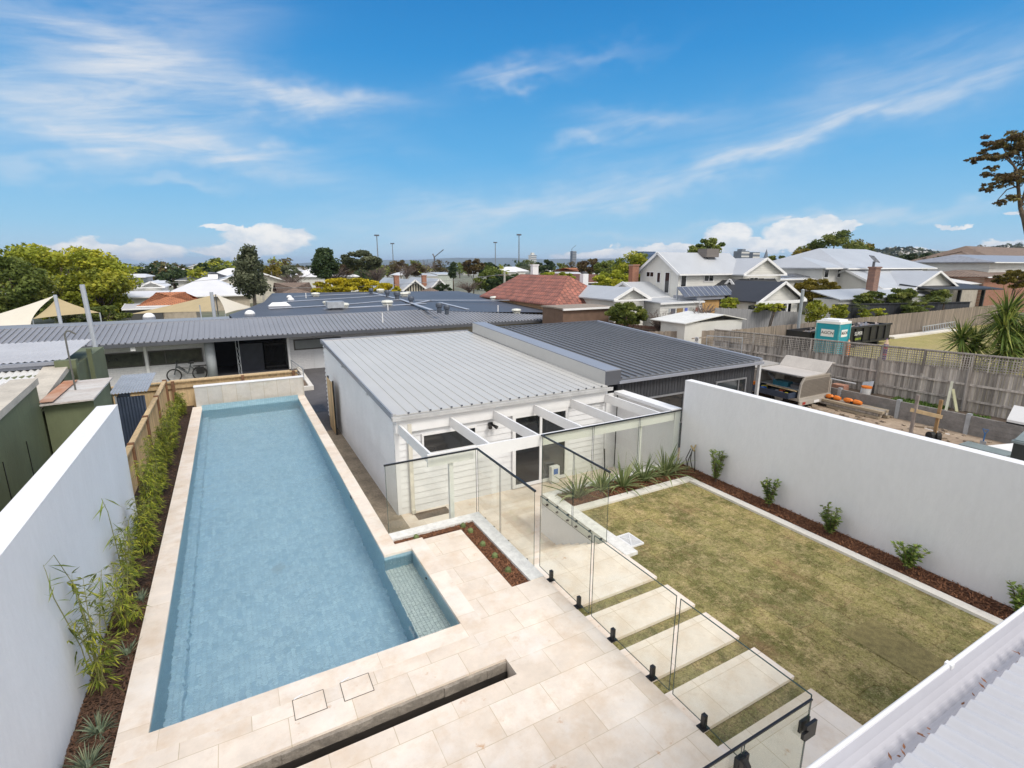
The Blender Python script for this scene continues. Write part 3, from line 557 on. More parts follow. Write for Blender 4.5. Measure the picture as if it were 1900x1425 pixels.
glass_run(f4, [((4.07, 2.03), (3.20, 2.03)), ((3.17, 2.03), (1.9, 2.03))], .04, 1.31)
part('top_rail', MB().bar((4.075, 2.03, 1.315), (1.9, 2.03, 1.315), .018, .016), blackm, f4)
part('latch', boxes([(3.98, 1.985, .95, 4.13, 2.01, 1.11), (4.0, 2.045, .97, 4.13, 2.07, 1.09), (3.93, 1.975, 1.0, 4.0, 2.0, 1.06)]), blackm, f4)
part('handle', MB().tube([(3.16, 2.0, 1.22), (3.16, 1.96, 1.18), (3.16, 1.96, 1.0), (3.16, 2.0, .96)], .028, 8).box(3.12, 2.01, 1.0, 3.25, 2.05, 1.2), blackm, f4)
part('hinge', boxes([(3.12, 1.99, .2, 3.26, 2.07, .32)]), blackm, f4)
# ---------------------------------------------------------------- own house: gutter and roof below the balcony
hr = thing('corrugated_roof', 'pale corrugated house roof with wide gutter at the bottom right', 'roof', (3, .3, 3.2))
gx0, gx1, yg, zg = .9, 9.0, .612, 3.28
b = MB(); prof = []
for i in range(13):
    a = pi + pi * i / 12; prof.append((yg + .095 + .088 * cos(a) * -1, zg - .02 + .085 * sin(a)))
prof = [(yg + .005, zg + .0)] + [(yg + .01 + .118 * (i / 10), zg - .02 - .075 * sin(pi * (i / 10)) ** .7) for i in range(11)] + [(yg + .135, zg + .03), (yg + .15, zg + .032), (yg + .15, zg + .01)]
for (a, c) in zip(prof, prof[1:]): b.poly([(gx0, a[0], a[1]), (gx1, a[0], a[1]), (gx1, c[0], c[1]), (gx0, c[0], c[1])])
part('gutter', b, mat('gutter_white', (.54, .54, .59), .35, .04, 2, spec=.5), hr, smooth=True)
part('gutter_bead', MB().tube([(gx0, yg + .146, zg + .03), (gx1, yg + .146, zg + .03)], .009, 8), white, hr, smooth=True)
part('gutter_bracket', MB().box(2.555, yg + .13, zg + .02, 2.58, yg + .158, zg + .040), white, hr)
b = MB(); pit = .081; nn = int((gx1 - gx0) / pit); sg = 8; ra = []
for i in range(nn * sg + 1):
    x = gx0 + pit * i / sg; z = .0095 * cos(2 * pi * i / sg); ra.append((x, z))
for yy in ((yg + .02, .0), (yg - 2.4, .32)):
    for x, z in ra: b.v.append((x, yy[0], zg + .01 + z + yy[1]))
m_ = len(ra)
for i in range(m_ - 1): b.f.append((i, i + 1, m_ + i + 1, m_ + i)); b.t.append(.5)
part('roof_sheet', b, mat('pale_corrugated', (.51, .51, .535), .4, .03, 1.5, fine=.02, spec=.5), hr, smooth=True)
b = MB()
for i in range(2, nn, 3):
    x = gx0 + pit * i
    for dy in (.28, 1.15): b.lathe((x, yg - dy, zg + .02 + dy * .133), [(.012, 0), (.012, .004), (.006, .005), (.006, .012)], 8)
part('roof_screws', b, galv, hr)
part('fascia', MB().box(gx0, yg - .03, zg - .35, gx1, yg - .005, zg - .02), white, hr)
b = MB(); r_ = random.Random(2)
for _ in range(160): x = r_.uniform(1.0, 6); y = yg + r_.uniform(.0, .05); b.leaf((x, y, zg - .015), (r_.uniform(-1, 1), r_.uniform(-.3, 1), .1), r_.uniform(.01, .035), .01)
part('leaf_litter', b, mulch_chip, hr, kind='stuff')
# ---------------------------------------------------------------- cladding, roofs, windows
def laps(mb, a, b, z0, z1, pitch=.15, out=.016):
    """weatherboards between plan points a and b; outward side is to the right of a->b; z1 may be a pair (height at a, height at b)"""
    a, b = Vector((a[0], a[1])), Vector((b[0], b[1])); d = (b - a); Ln = d.length; d.normalize(); nrm = Vector((d.y, -d.x)); za, zb = z1 if isinstance(z1, tuple) else (z1, z1)
    k = 0; z = z0
    while z < max(za, zb) - .001:
        zt = min(z + pitch, max(za, zb)); p0, p1 = a, b
        if za != zb and zt > min(za, zb):
            u = (zt - za) / (zb - za); u = max(0, min(1, u))
            if za < zb: p0 = a + d * Ln * u
            else: p1 = a + d * Ln * u
        if (p1 - p0).length > .02:
            q0, q1 = p0 + nrm * out, p1 + nrm * out
            mb.poly([(q0.x, q0.y, z), (q1.x, q1.y, z), (p1.x, p1.y, zt), (p0.x, p0.y, zt)]); mb.poly([(p0.x, p0.y, z), (p1.x, p1.y, z), (q1.x, q1.y, z), (q0.x, q0.y, z)])
        z += pitch; k += 1
def ribs(mb, x0, x1, pitch, fn, w=.035, h=.035, along='y'):
    """raised ribs of a metal deck; fn(x) gives the two end points"""
    x = x0
    while x < x1:
        r = fn(x)
        if r: mb.bar(Vector(r[0]) + Vector((0, 0, h / 2)), Vector(r[1]) + Vector((0, 0, h / 2)), w, h)
        x += pitch
def window(parent, x0, x1, y, z0, z1, fr, mull=(), depth=.05, gl=None, fw=.045, axis='y', sgn=-1):
    """window in a wall of constant y (axis 'y') or constant x; sgn = outward direction"""
    def bx(u0, v0, d0, u1, v1, d1):
        p, q = sorted((y + sgn * d0, y + sgn * d1))
        return (u0, p, v0, u1, q, v1) if axis == 'y' else (p, u0, v0, q, u1, v1)
    b = MB(); b.box(*bx(x0, z0, .004, x1, z0 + fw, depth)); b.box(*bx(x0, z1 - fw, .004, x1, z1, depth)); b.box(*bx(x0, z0 + fw, .004, x0 + fw, z1 - fw, depth)); b.box(*bx(x1 - fw, z0 + fw, .004, x1, z1 - fw, depth))
    for u in mull: b.box(*bx(u - fw * .4, z0 + fw, .006, u + fw * .4, z1 - fw, depth))
    w = part('window', b, fr, parent); part('glass', MB().box(*bx(x0 + fw, z0 + fw, .005, x1 - fw, z1 - fw, depth * .55)), gl or glass_dark, w); return w
# ---------------------------------------------------------------- studio
SX0, SX1, SY0, SY1, SG, SE, SB = 3.09, 9.35, 11.49, 21.4, -1.0, 1.52, 2.0
stu = thing('studio', 'white weatherboard studio with pale ribbed steel roof beside the pool', 'studio', ((SX0 + SX1) / 2, 16, SG))
part('wall', MB().box(SX0 + .02, SY0 + .02, SG - .1, SX1 - .02, SY1 - .02, SE - .02), board_white, stu)
b = MB(); laps(b, (SX0, SY0), (SX1, SY0), SG, SE, .165, .02); laps(b, (SX0, SY1), (SX0, SY0), SG, (SB - .02, SE), .165, .05)
b.box(SX0 - .03, SY0 - .03, SG, SX0 + .07, SY0 + .02, SE).box(SX0 - .03, SY0 + .02, SG, SX0 + .02, SY0 + .07, SE - .003)
part('weatherboards', b, board_white, stu)
b = MB(); rz = lambda y: SE + .06 + (SB - SE) * (y - SY0) / (SY1 - SY0)
b.slab([(SX0 - .06, SY0 - .10, rz(SY0 - .1)), (SX1, SY0 - .10, rz(SY0 - .1)), (SX1, SY1, rz(SY1)), (SX0 - .06, SY1, rz(SY1))], .03)
ribs(b, SX0 + .32, SX1 - .1, .272, lambda x: ((x, SY0 - .1, rz(SY0 - .1)), (x, SY1 - .05, rz(SY1 - .05))), .016, .017)
for x in (SX0 + .1, SX0 + .2): pass
part('roof', b, roof_light, stu)
x = SX0 + .32
while x < SX1 - .1: part('rib_cap', MB().box(x - .022, SY0 - .115, rz(SY0) - .005, x + .022, SY0 - .09, rz(SY0) + .03), dgrey, stu); x += .272
b = MB().bar((SX0 - .075, SY0 - .1, rz(SY0) - .03), (SX0 - .075, SY1, rz(SY1) - .03), .035, .15).box(SX0 - .12, SY1, rz(SY1) - .12, SX1, SY1 + .05, rz(SY1) + .05)
part('barge_flashing', b, flash, stu); part('barge_flashing', MB().bar((SX0 - .03, SY0 - .1, rz(SY0) + .015), (SX0 - .03, SY1, rz(SY1) + .015), .10, .02), roof_light, stu)
part('gutter', MB().box(SX0 - .1, SY0 - .22, SE - .06, SX1 + .1, SY0 - .11, SE + .02).box(SX0 - .1, SY0 - .225, SE - .005, SX1 + .1, SY0 - .205, SE + .04), mat('gutter_grey', (.50, .50, .50), .5), stu)
part('fascia', MB().box(SX0, SY0 - .1, SE - .2, SX1, SY0 - .025, SE - .062), white, stu)
part('downpipe', MB().box(SX0 + .28, SY0 - .12, SG + .12, SX0 + .37, SY0 - .05, SE - .2).box(SX0 + .28, SY0 - .17, SG + .02, SX0 + .37, SY0 - .06, SG + .12), mat('cream_pipe', (.68, .65, .57), .5), stu)
w_ = window(stu, 3.72, 5.18, SY0 - .02, .45, 1.0, white, (), .06)
w_ = window(stu, 6.22, 8.0, SY0 - .02, SG + .03, 1.12, white, (7.1,), .07, fw=.09)
part('door_handle', MB().box(7.17, SY0 - .12, .0, 7.19, SY0 - .09, .14), blackm, stu)
fl = part('flood_light', MB().box(5.52, SY0 - .07, .92, 5.64, SY0 - .02, 1.02), blackm, stu)
part('lamp_head', MB().tube([(5.56, SY0 - .07, .98), (5.50, SY0 - .2, .93)], [.035, .055], 10).tube([(5.62, SY0 - .07, .96), (5.70, SY0 - .2, .9)], [.03, .05], 10), blackm, fl)
# things standing behind the studio door glass
q = thing('cement_bag', 'white and blue sack standing behind the studio door glass', 'sack', (7.5, 11.35, -1))
part('bag', MB().prism([(7.36, 11.22), (7.62, 11.22), (7.62, 11.36), (7.36, 11.36)], -.99, -.5), white, q); part('blue_print', MB().box(7.42, 11.212, -.72, 7.56, 11.219, -.56), mat('blue_print', (.03, .12, .4), .5), q)
pit_ = single('wet_hole', MB().box(3.42, 11.0, -.998, 4.25, 11.35, -.985), soil, 'small muddy hole at the foot of the downpipe', 'hole', (3.8, 11.2, -1))
part('return_wall', MB().box(SX1 + .002, 11.42, SG, 9.738, 11.55, 1.3), board_white, stu)
# pergola
pg = thing('pergola', 'white timber pergola of open rafters over the sunken patio', 'pergola', (6, 10.3, SG))
part('front_beam', MB().box(3.08, 9.15, 1.09, 9.72, 9.2, 1.35), white, pg)
for x in (3.17, 4.46, 5.66, 6.86, 8.07, 9.28): part('rafter', MB().box(x - .022, 9.202, 1.10, x + .022, SY0 - .1, 1.345), white, pg)
part('ledger', MB().box(3.08, SY0 - .098, 1.12, 9.72, SY0 - .024 - .002, 1.32), white, pg)
part('post', MB().box(3.55, 9.21, SG, 3.64, 9.3, 1.09), white, pg); part('post', MB().box(8.62, 9.21, SG, 8.71, 9.3, 1.09), white, pg)
q = thing('patio_end_wall', 'white rendered wall with sloping top closing the patio at the garage side', 'wall', (9.85, 10.3, SG))
part('wall', MB().box(9.74, 9.14, SG - .08, 9.94, 11.38, 1.30), render, q); part('beam', MB().box(9.6, 9.13, 1.305, 9.95, 11.4, 1.39), white, q)
q = thing('broom', 'thin dark broom handle leaning by the patio wall', 'broom', (8.2, 9.9, SG)); part('stick', MB().tube([(8.2, 9.9, -1), (7.98, 9.75, .42)], .016, 6), blackm, q); part('brush', MB().box(8.08, 9.82, -1, 8.34, 9.98, -.9), blackm, q)
# garage and parapet
ga = thing('garage', 'dark grey garage with ribbed steel roof behind the white studio', 'garage', (13, 16, SG))
GX0, GX1, GY0, GY1 = 9.95, 16.3, 11.62, 20.75; gz = lambda y: 1.68 + .50 * (y - GY0) / (GY1 - GY0)
dark_clad = mat('charcoal_boards', (.045, .048, .056), .75, .3, 1.5, stretch=(8, 8, .6), fine=.15)
part('wall', MB().box(GX0, GY0 + .06, SG - .08, GX1 - .06, GY1 - .1, 1.60), dark_clad, ga)
b = MB(); x = GX0 + .02
while x < GX1 - .1: b.box(x, GY0 + .042, SG, x + .115, GY0 + .058, 1.58); x += .13
part('boards', b, dark_clad, ga)
b = MB(); b.slab([(GX0, GY0 - .05, gz(GY0)), (GX1 + .1, GY0 - .05, gz(GY0)), (GX1 - .1, GY1, gz(GY1)), (GX0, GY1, gz(GY1))], .03)
ribs(b, GX0 + .1, GX1, .285, lambda x: ((x, GY0 - .05, gz(GY0)), (x - .1 * (x - GX0) / (GX1 - GX0), GY1 - .04, gz(GY1))), .05, .045)
part('roof', b, roof_dark, ga)
part('gutter', MB().box(GX0 - .1, GY0 - .16, 1.56, GX1 + .12, GY0 - .055, 1.64), flash, ga)
part('barge_flashing', MB().bar((GX1 + .1, GY0 - .05, gz(GY0) + .02), (GX1 - .1, GY1, gz(GY1) + .02), .14, .10), flash, ga)
part('ridge_capping', MB().box(GX0, GY1 - .02, gz(GY1) - .02, GX1, GY1 + .1, gz(GY1) + .07), dgrey, ga)
part('downpipe', MB().box(GX1 - .08, GY0 - .14, SG, GX1 + .02, GY0 - .04, 1.56), mat('pipe_grey', (.58, .59, .6), .5), ga)
fgrey = mat('frame_grey', (.22, .225, .24), .5)
window(ga, 11.2, 12.95, GY0 + .04, -.1, .95, fgrey, (12.7,), .06); window(ga, 14.2, 15.75, GY0 + .04, .2, 1.12, fgrey, (15.35,), .06)
part('parapet', MB().slab([(9.36, GY0 - .1, 2.0), (9.92, GY0 - .1, 2.0), (9.92, 20.9, 2.5), (9.36, 20.9, 2.5)], .45), flash, ga, 'raised box parapet between the two roofs')
part('parapet_side', MB().slab([(9.345, GY0 - .08, 1.97), (9.358, GY0 - .08, 1.97), (9.358, 20.88, 2.47), (9.345, 20.88, 2.47)], .40), roof_light, ga)
part('parapet_end', MB().box(9.36, GY0 - .115, 1.55, 9.92, GY0 - .102, 1.97), dgrey, ga)
# lightweight side gate at the studio back corner
q = thing('side_gate', 'tall pine paling gate standing open at the studio back corner', 'gate', (2.9, 19.5, SG))
b = MB()
for i in range(9): y = 18.55 + i * .115; b.box(2.82, y, SG + .05, 2.84, y + .108, .95)
part('palings', b, timber_new, q); part('frame', MB().box(2.845, 18.5, SG, 2.89, 18.6, 1.0).box(2.845, 19.5, SG, 2.89, 19.6, 1.0).box(2.845, 18.6, -.6, 2.88, 19.5, -.5).box(2.845, 18.6, .6, 2.88, 19.5, .7), blackm, q)
# ---------------------------------------------------------------- school building
school = thing('school_building', 'long low white brick building with ribbed grey roof behind the pool', 'building', (4, 33, SG))
WY, EY = 31.9, 30.8
wbrick = brick_mat('painted_brick', (.62, .62, .63), (.58, .58, .595), (.50, .50, .51), .3, .1, .008, .8, rot=(pi / 2, 0, 0), noise_amt=.05, loc=(0, 0, 0))
part('wall', boxes([(-16, WY, SG - .1, -1.35, WY + .3, 1.2), (2.6, WY, SG - .1, 9.0, WY + .3, 1.2)]), wbrick, school)
part('wall', MB().box(9.0, WY, SG - .1, 22.6, WY + .3, 1.2), mat('beige_wall', (.50, .47, .42), .8), school)
roofridge = [(-16, 34.3, 1.87), (-4, 34.5, 1.88), (9.6, 34.8, 1.90), (11.4, 35.0, 1.9), (15.5, 33.3, 1.70), (20.6, 31.3, 1.42), (22.4, 30.85, 1.29)]
def rt(x):
    for a, c in zip(roofridge, roofridge[1:]):
        if a[0] <= x <= c[0]: u = (x - a[0]) / (c[0] - a[0]); return (x, a[1] + (c[1] - a[1]) * u, a[2] + (c[2] - a[2]) * u)
b = MB()
for a, c in zip(roofridge, roofridge[1:]): b.slab([(a[0], EY - .05, 1.26), (c[0], EY - .05, 1.26), c, a], .03)
ribs(b, -15.8, 22.2, .252, lambda x: ((x, EY - .05, 1.262), (x, rt(x)[1] - .02, rt(x)[2] - .003)), .045, .05)
part('roof', b, roof_mid, school)
b = MB(); x = -15.8
while x < 22.2: b.box(x - .03, EY - .085, 1.24, x + .03, EY - .052, 1.31); x += .252
part('rib_caps', b, dgrey, school, kind='stuff')
part('gutter', MB().box(-16, EY - .22, 1.08, 22.7, EY - .09, 1.225), dgrey, school)
part('eave_lining', MB().box(-16, EY - .08, 1.10, 22.6, WY + .28, 1.14), mat('eave_grey', (.32, .30, .29), .8), school)
b = MB()
for a, c in zip(roofridge[:4], roofridge[1:4]): b.bar(a, c, .16, .05)
part('ridge_capping', b, flash, school)
part('roof_back', MB().slab([(-16, 34.3, 1.86), (3, 34.6, 1.86), (3, 39, 1.66), (-16, 39, 1.66)], .05), roof_mid, school)
brnz = mat('bronze_frame', (.06, .055, .05), .5)
for x0, x1, mu in ((-8.4, -6.4, ()), (-6.12, -4.22, ()), (-4.02, -1.62, (-3.3,))):
    window(school, x0, x1, WY, -.10, .66, brnz, mu, .04, gl=mat('room_glass', (.07, .075, .055), .12, col2=(.015, .016, .018), scale=1.8, spec=.8), fw=.06)
window(school, 2.95, 5.6, WY, .16, .78, brnz, (), .04, gl=mat('blind_glass', (.20, .215, .21), .3, .1, 1), fw=.07)
for x in (-4.12, -1.42, 2.66): part('downpipe', MB().box(x - .06, WY - .09, SG, x + .06, WY - .005, 1.1), white, school)
for x in (4.55, 5.55): part('sign_rail', MB(), white, school) if 0 else None
dr = part('door', boxes([(4.0, WY - .03, SG, 4.78, WY - .005, .08), (4.8, WY - .03, SG, 5.58, WY - .005, .08)]), mat('door_grey', (.58, .59, .61), .6, .02), school)
part('handle', boxes([(4.66, WY - .09, -.8, 4.70, WY - .05, -.15), (4.88, WY - .09, -.8, 4.92, WY - .05, -.15)]), dgrey, dr)
part('rain_head', MB().box(-4.55, EY - .1, .88, -4.35, EY + .1, 1.08), white, school)
# entry recess
part('porch_back', MB().box(-1.35, 35.0, SG, 2.6, 35.2, 1.2), mat('navy_wall', (.02, .024, .035), .6), school)
part('porch_side', boxes([(-1.6, 32.2, SG, -1.35, 35, 1.2), (2.6, 32.2, SG, 2.8, 35, 1.2)]), mat('porch_wall', (.30, .32, .35), .7), school)
part('porch_floor', MB().box(-1.35, 31.4, SG - .02, 2.6, 35, SG + .03), mat('porch_floor', (.10, .10, .12), .4), school)
part('column', MB().tube([(-1.25, WY - .35, SG), (-1.25, WY - .35, 1.12)], .24, 20), mat('column_grey', (.42, .45, .48), .6, .05), school, smooth=True)
b = MB(); 
for i in range(17): b.tube([(1.45 + i * .07, 32.4, SG), (1.45 + i * .07, 32.4, .72)], .014, 5)
b.box(1.42, 32.38, -.8, 2.62, 32.42, -.74).box(1.42, 32.38, .5, 2.62, 32.42, .56)
part('barred_gate', b, blackm, school)
part('dark_panel', MB().box(.15, 32.6, SG, 1.35, 32.66, .62), mat('navy_panel', (.03, .035, .05), .4), school)
part('glimpsed_sign', MB().box(1.5, 34.9, .55, 2.5, 34.98, .8), mat('dull_red', (.32, .09, .07), .8, .4, 4), school)
b = MB()
for i in range(8): b.tube([(.02 + .1 * (i % 2), 31.6, SG + .2 * i), (.12 - .1 * (i % 2), 31.6, SG + .2 * (i + 1))], .012, 5)
b.tube([(.0, 31.6, SG), (.0, 31.6, 1.1)], .018, 6).tube([(.14, 31.6, SG), (.14, 31.6, 1.1)], .018, 6)
part('screen_post', b, galv, school)
q = thing('stair_railing', 'galvanised pipe railing beside the school entry', 'railing', (2.3, 29.5, SG))
pa, pb = at(540, 668, Y=31.3), at(562, 684, Y=28.2)
part('top_rail', MB().tube([pa, pb], .03, 6), galv, q); b = MB()
for k in range(1, 5): b.tube([pa - Vector((0, 0, .16 * k)), pb - Vector((0, 0, .16 * k))], .012, 5)
part('wires', b, galv, q); part('post', MB().tube([pb, (pb.x, pb.y, SG)], .03, 6), galv, q); part('post', MB().tube([pa, (pa.x, pa.y, SG)], .03, 6), galv, q)
# dark membrane roof behind
fr = thing('hall_building', 'wide building with flat slate blue roof crossed by pale flashings', 'building', (10, 45, SG))
A_ = [at(425, 584, Z=1.93), at(462, 571, Z=2.05), at(490, 560, Z=2.1), at(505, 544, Z=2.2), at(715, 541, Z=2.2), at(850, 540, Z=2.2), at(1090, 580, Y=31.6)]
G_ = [Vector((15.6, 33.4, 1.72)), Vector((11.4, 35.1, 1.93)), Vector((0, 34.7, 1.9))]
cen = at(700, 562, Z=2.1); ring = A_ + G_; b = MB()
for a, c in zip(ring, ring[1:] + ring[:1]): b.poly([cen, a, c])
for a, c in zip(A_, A_[1:]): b.poly([a, (a.x, a.y, SG), (c.x, c.y, SG), c])
part('roof', b, roof_slate, fr)
def flatz(px, py, lift=.03):
    """point on the slate roof under a pixel"""
    best = None
    for a, c in zip(ring, ring[1:] + ring[:1]):
        o = Vector((0, 0, CAMZ)); d = (at(px, py, Z=0) - o).normalized(); nrm = (a - cen).cross(c - cen); t = (cen - o).dot(nrm) / d.dot(nrm); p = o + d * t
        def sd_(u, v, w): return (v - u).cross(w - u).dot(nrm)
        if sd_(cen, a, p) >= -1e-6 and sd_(a, c, p) >= -1e-6 and sd_(c, cen, p) >= -1e-6: best = p; break
    if best is None: best = at(px, py, Z=2.0)
    return best + Vector((0, 0, lift))
b = MB()
for pl_ in ([(500, 574), (640, 566), (740, 557)], [(525, 561), (660, 553), (712, 549)], [(545, 551), (640, 547), (700, 545)], [(600, 575), (760, 566), (800, 558)], [(690, 544), (745, 557), (800, 576)], [(770, 558), (960, 558)], [(815, 562), (868, 575)], [(640, 572), (790, 564)]):
    for s, e in zip(pl_, pl_[1:]):
        p, q_ = flatz(*s), flatz(*e)
        for u in range(8): b.bar(p + (q_ - p) * u / 8 + Vector((0, 0, .02)), p + (q_ - p) * (u + 1) / 8 + Vector((0, 0, .02)), .26, .03)
part('pale_flashing', b, mat('flashing_pale', (.42, .45, .52), .45), fr)
# roof vents
vent_white = mat('vent_cream', (.66, .66, .60), .5, .05); vent_dark = mat('vent_slate', (.07, .085, .115), .5)
def vent_square():
    t = thing('roof_vent', 'x', 'roof vent', (0, 0, 0)); part('base', MB().box(-.2, -.2, -.1, .2, .2, .1), vent_white, t); part('cap', MB().lathe((0, 0, 0), [(.34, .16), (.36, .22), (.30, .30), (.12, .33)], 12).lathe((0, 0, 0), [(.30, .06), (.31, .12)], 12), vent_white, t); return t
def vent_round():
    t = thing('roof_cowl', 'x', 'roof vent', (0, 0, 0)); part('pipe', MB().tube([(0, 0, -.1), (0, 0, .3)], .16, 12), vent_dark, t); part('cowl', MB().lathe((0, 0, 0), [(.16, .26), (.23, .32), (.24, .5), (.18, .6), (.05, .62)], 14), vent_dark, t, smooth=False); return t
def dome():
    t = thing('roof_dome', 'x', 'skylight', (0, 0, 0)); part('curb', MB().lathe((0, 0, 0), [(.44, -.05), (.44, .1)], 18), flash, t)
    part('dome', MB().lathe((0, 0, 0), [(.42, .1)] + [(.42 * cos(a * pi / 16), .1 + .36 * sin(a * pi / 16)) for a in range(1, 8)], 20), white, t, smooth=True); return t
vsq, vro, vdo = vent_square(), vent_round(), dome()
used = set()
def putv(proto, px, py, label, sc=1, on=None):
    p = flatz(px, py, 0) if on is None else on
    if proto.name not in used: used.add(proto.name); proto.location = p; proto.scale = (sc,) * 3; proto['label'] = label; o = proto
    else: o = copy_tree(proto, p, 0, sc, label)
    o['group'] = {'roof_vent': 'cream vents on the flat roofs', 'roof_cowl': 'dark round cowls on the flat roof', 'roof_dome': 'white skylight domes'}[proto.name]
def onrib(px, py):
    p = at(px, py, Z=1.6)
    for _ in range(8):
        u = (p.y - EY) / (rt(min(max(p.x, -15), 22))[1] - EY); z = 1.26 + (rt(min(max(p.x, -15), 22))[2] - 1.26) * max(0, min(1, u)); p = at(px, py, Z=z)
    return p
for px, py, s, lb in ((537, 553, .9, 'white dome skylight farthest back at the left of the slate roof'), (540, 558, 1.0, 'white dome skylight just in front of the farthest dome'), (464, 585, 1.15, 'white dome skylight at the left end of the grey ridge')):
    putv(vdo, px, py, lb, s * .62)
putv(vdo, 277, 591, 'lone white dome skylight on the long ribbed roof', .7, on=Vector(at(277, 591, Y=35.3)))
for px, py, s, lb in ((586, 550, 1.1, 'cream roof vent farthest left on the slate roof'), (606, 565, .8, 'small cream roof vent in the middle of the long flashing'), (637, 572, 1.2, 'cream roof vent next to the evaporative cooler'), (706, 543, 1.2, 'cream roof vent at the back edge near the yellow tree'), (719, 567, 1.25, 'cream roof vent just left of the crossing flashings'),
                      (750, 550, 1.2, 'cream roof vent behind the row of dark cowls'), (757, 546, .8, 'small cream roof vent farthest back on the right'), (917, 557, 1.1, 'cream roof vent on the right flashing line')):
    putv(vsq, px, py, lb, s)
for px, py, s, lb in ((755, 583, 1.0, 'cream roof vent standing on the ribbed slope'), (958, 579, 1.0, 'cream roof vent left of two at the right end of the ribbed roof'), (1002, 576, .95, 'cream roof vent rightmost on the ribbed roof')):
    putv(vsq, px, py, lb, s, on=onrib(px, py + 2))
for px, py, s, lb in ((689, 546, .95, 'dark round cowl farthest back'), (719, 551, 1.0, 'dark round cowl second from the back'), (737, 556, 1.15, 'dark round cowl third from the back'), (763, 564, 1.0, 'dark round cowl right of the crossing flashings'), (815, 578, .95, 'taller dark round cowl of the front pair'), (829, 581, .85, 'shorter dark round cowl of the front pair')):
    putv(vro, px, py, lb, s)
ec = flatz(622, 574, 0); q = thing('roof_cooler', 'galvanised square roof cooler on the slate roof', 'air cooler', ec)
part('box', MB().box(ec.x - .55, ec.y - .4, ec.z + .12, ec.x + .55, ec.y + .4, ec.z + .55), galv, q); part('stand', MB().box(ec.x - .3, ec.y - .25, ec.z - .05, ec.x + .3, ec.y + .25, ec.z + .12), dgrey, q)
sk = flatz(519, 571, 0); q = thing('roof_skylight', 'large flat white skylight at the left of the slate roof', 'skylight', sk)
part('curb', MB().box(sk.x - .75, sk.y - .4, sk.z - .05, sk.x + .75, sk.y + .4, sk.z + .15), flash, q); part('lens', MB().slab([(sk.x - .7, sk.y - .36, sk.z + .16), (sk.x + .7, sk.y - .36, sk.z + .16), (sk.x + .45, sk.y, sk.z + .38), (sk.x - .45, sk.y, sk.z + .38)], .01).slab([(sk.x - .7, sk.y - .36, sk.z + .16), (sk.x - .45, sk.y, sk.z + .38), (sk.x - .7, sk.y + .36, sk.z + .16)], .01).slab([(sk.x + .45, sk.y, sk.z + .38), (sk.x + .7, sk.y - .36, sk.z + .16), (sk.x + .7, sk.y + .36, sk.z + .16)], .01).slab([(sk.x - .45, sk.y, sk.z + .38), (sk.x + .45, sk.y, sk.z + .38), (sk.x + .7, sk.y + .36, sk.z + .16), (sk.x - .7, sk.y + .36, sk.z + .16)], .01), white, q)
for i, (px, py, lb, fl_) in enumerate(((568, 553, 'thin white pipe between dome and vents far left', 1), (710, 595, 'thin white pipe on the ribbed slope', 0), (924, 578, 'thin white pipe right of centre near the ribbed edge', 1), (720, 576, 'short white pipe at the ridge below the crossing', 1), (375, 600, 'grey aerial mast on the ribbed roof', 0))):
    p = flatz(px, py, 0) if fl_ else onrib(px, py); h = .45 if i < 4 else 1.1
    q = single('roof_pipe', MB().tube([p - Vector((0, 0, .1)), p + Vector((0, 0, h))], .035, 6), white if i < 4 else galv, lb, 'pipe', p)
# bicycle against the wall
def torus(mb, c, r, th, n=28, m=6, ax='y'):
    pts = []
    for i in range(n + 1): a = 2 * pi * i / n; pts.append((c[0] + r * cos(a), c[1], c[2] + r * sin(a)))
    mb.tube(pts, th, m, cap=False)
bx, by, bz = -2.36, 31.55, SG; s_ = 1.0
bike = thing('bicycle', 'black electric bicycle with rear pannier parked against the white brick wall', 'bicycle', (bx, by, bz))
rub = mat('rubber', (.02, .02, .02), .8)
for cx_, nm in ((-3.0, 'front'), (-1.85, 'rear')):
    b = MB(); torus(b, (cx_, by, bz + .34), .32, .036); w = part('wheel', b, rub, bike); sb = MB()
    for k in range(10): a = 2 * pi * k / 10; sb.tube([(cx_, by, bz + .34), (cx_ + .3 * cos(a), by, bz + .34 + .3 * sin(a))], .003, 3)
    part('spokes', sb.tube([(cx_, by - .05, bz + .34), (cx_, by + .05, bz + .34)], .04, 8), galv, w)
b = MB(); z_ = bz
for a, c, r_ in (((-3.0, z_ + .34), (-2.80, z_ + .98), .022), ((-2.84, z_ + .82), (-2.36, z_ + .40), .038), ((-2.36, z_ + .40), (-1.85, z_ + .34), .016), ((-2.36, z_ + .40), (-2.18, z_ + .95), .02), ((-2.22, z_ + .75), (-1.85, z_ + .34), .014), ((-2.84, z_ + .75), (-2.25, z_ + .68), .02)): b.tube([(a[0], by, a[1]), (c[0], by, c[1])], r_ * 1.5, 7)
part('frame', b, mat('bike_grey', (.07, .08, .085), .4), bike)
part('handlebar', MB().tube([(-2.80, by - .3, z_ + 1.05), (-2.86, by - .1, z_ + 1.02), (-2.80, by, z_ + .98), (-2.86, by + .1, z_ + 1.02), (-2.80, by + .3, z_ + 1.05)], .018, 6), blackm, bike)
part('saddle', MB().tube([(-2.33, by, z_ + .95), (-2.2, by, z_ + .97), (-2.05, by, z_ + .97)], [.03, .06, .08], 8), blackm, bike)
part('battery', MB().bar((-2.76, by, z_ + .78), (-2.5, by, z_ + .56), .09, .10), blackm, bike)
part('pannier', MB().box(-1.98, by - .2, z_ + .35, -1.62, by - .07, z_ + .72), blackm, bike); part('rack', MB().box(-2.1, by - .07, z_ + .74, -1.5, by + .07, z_ + .78), blackm, bike)
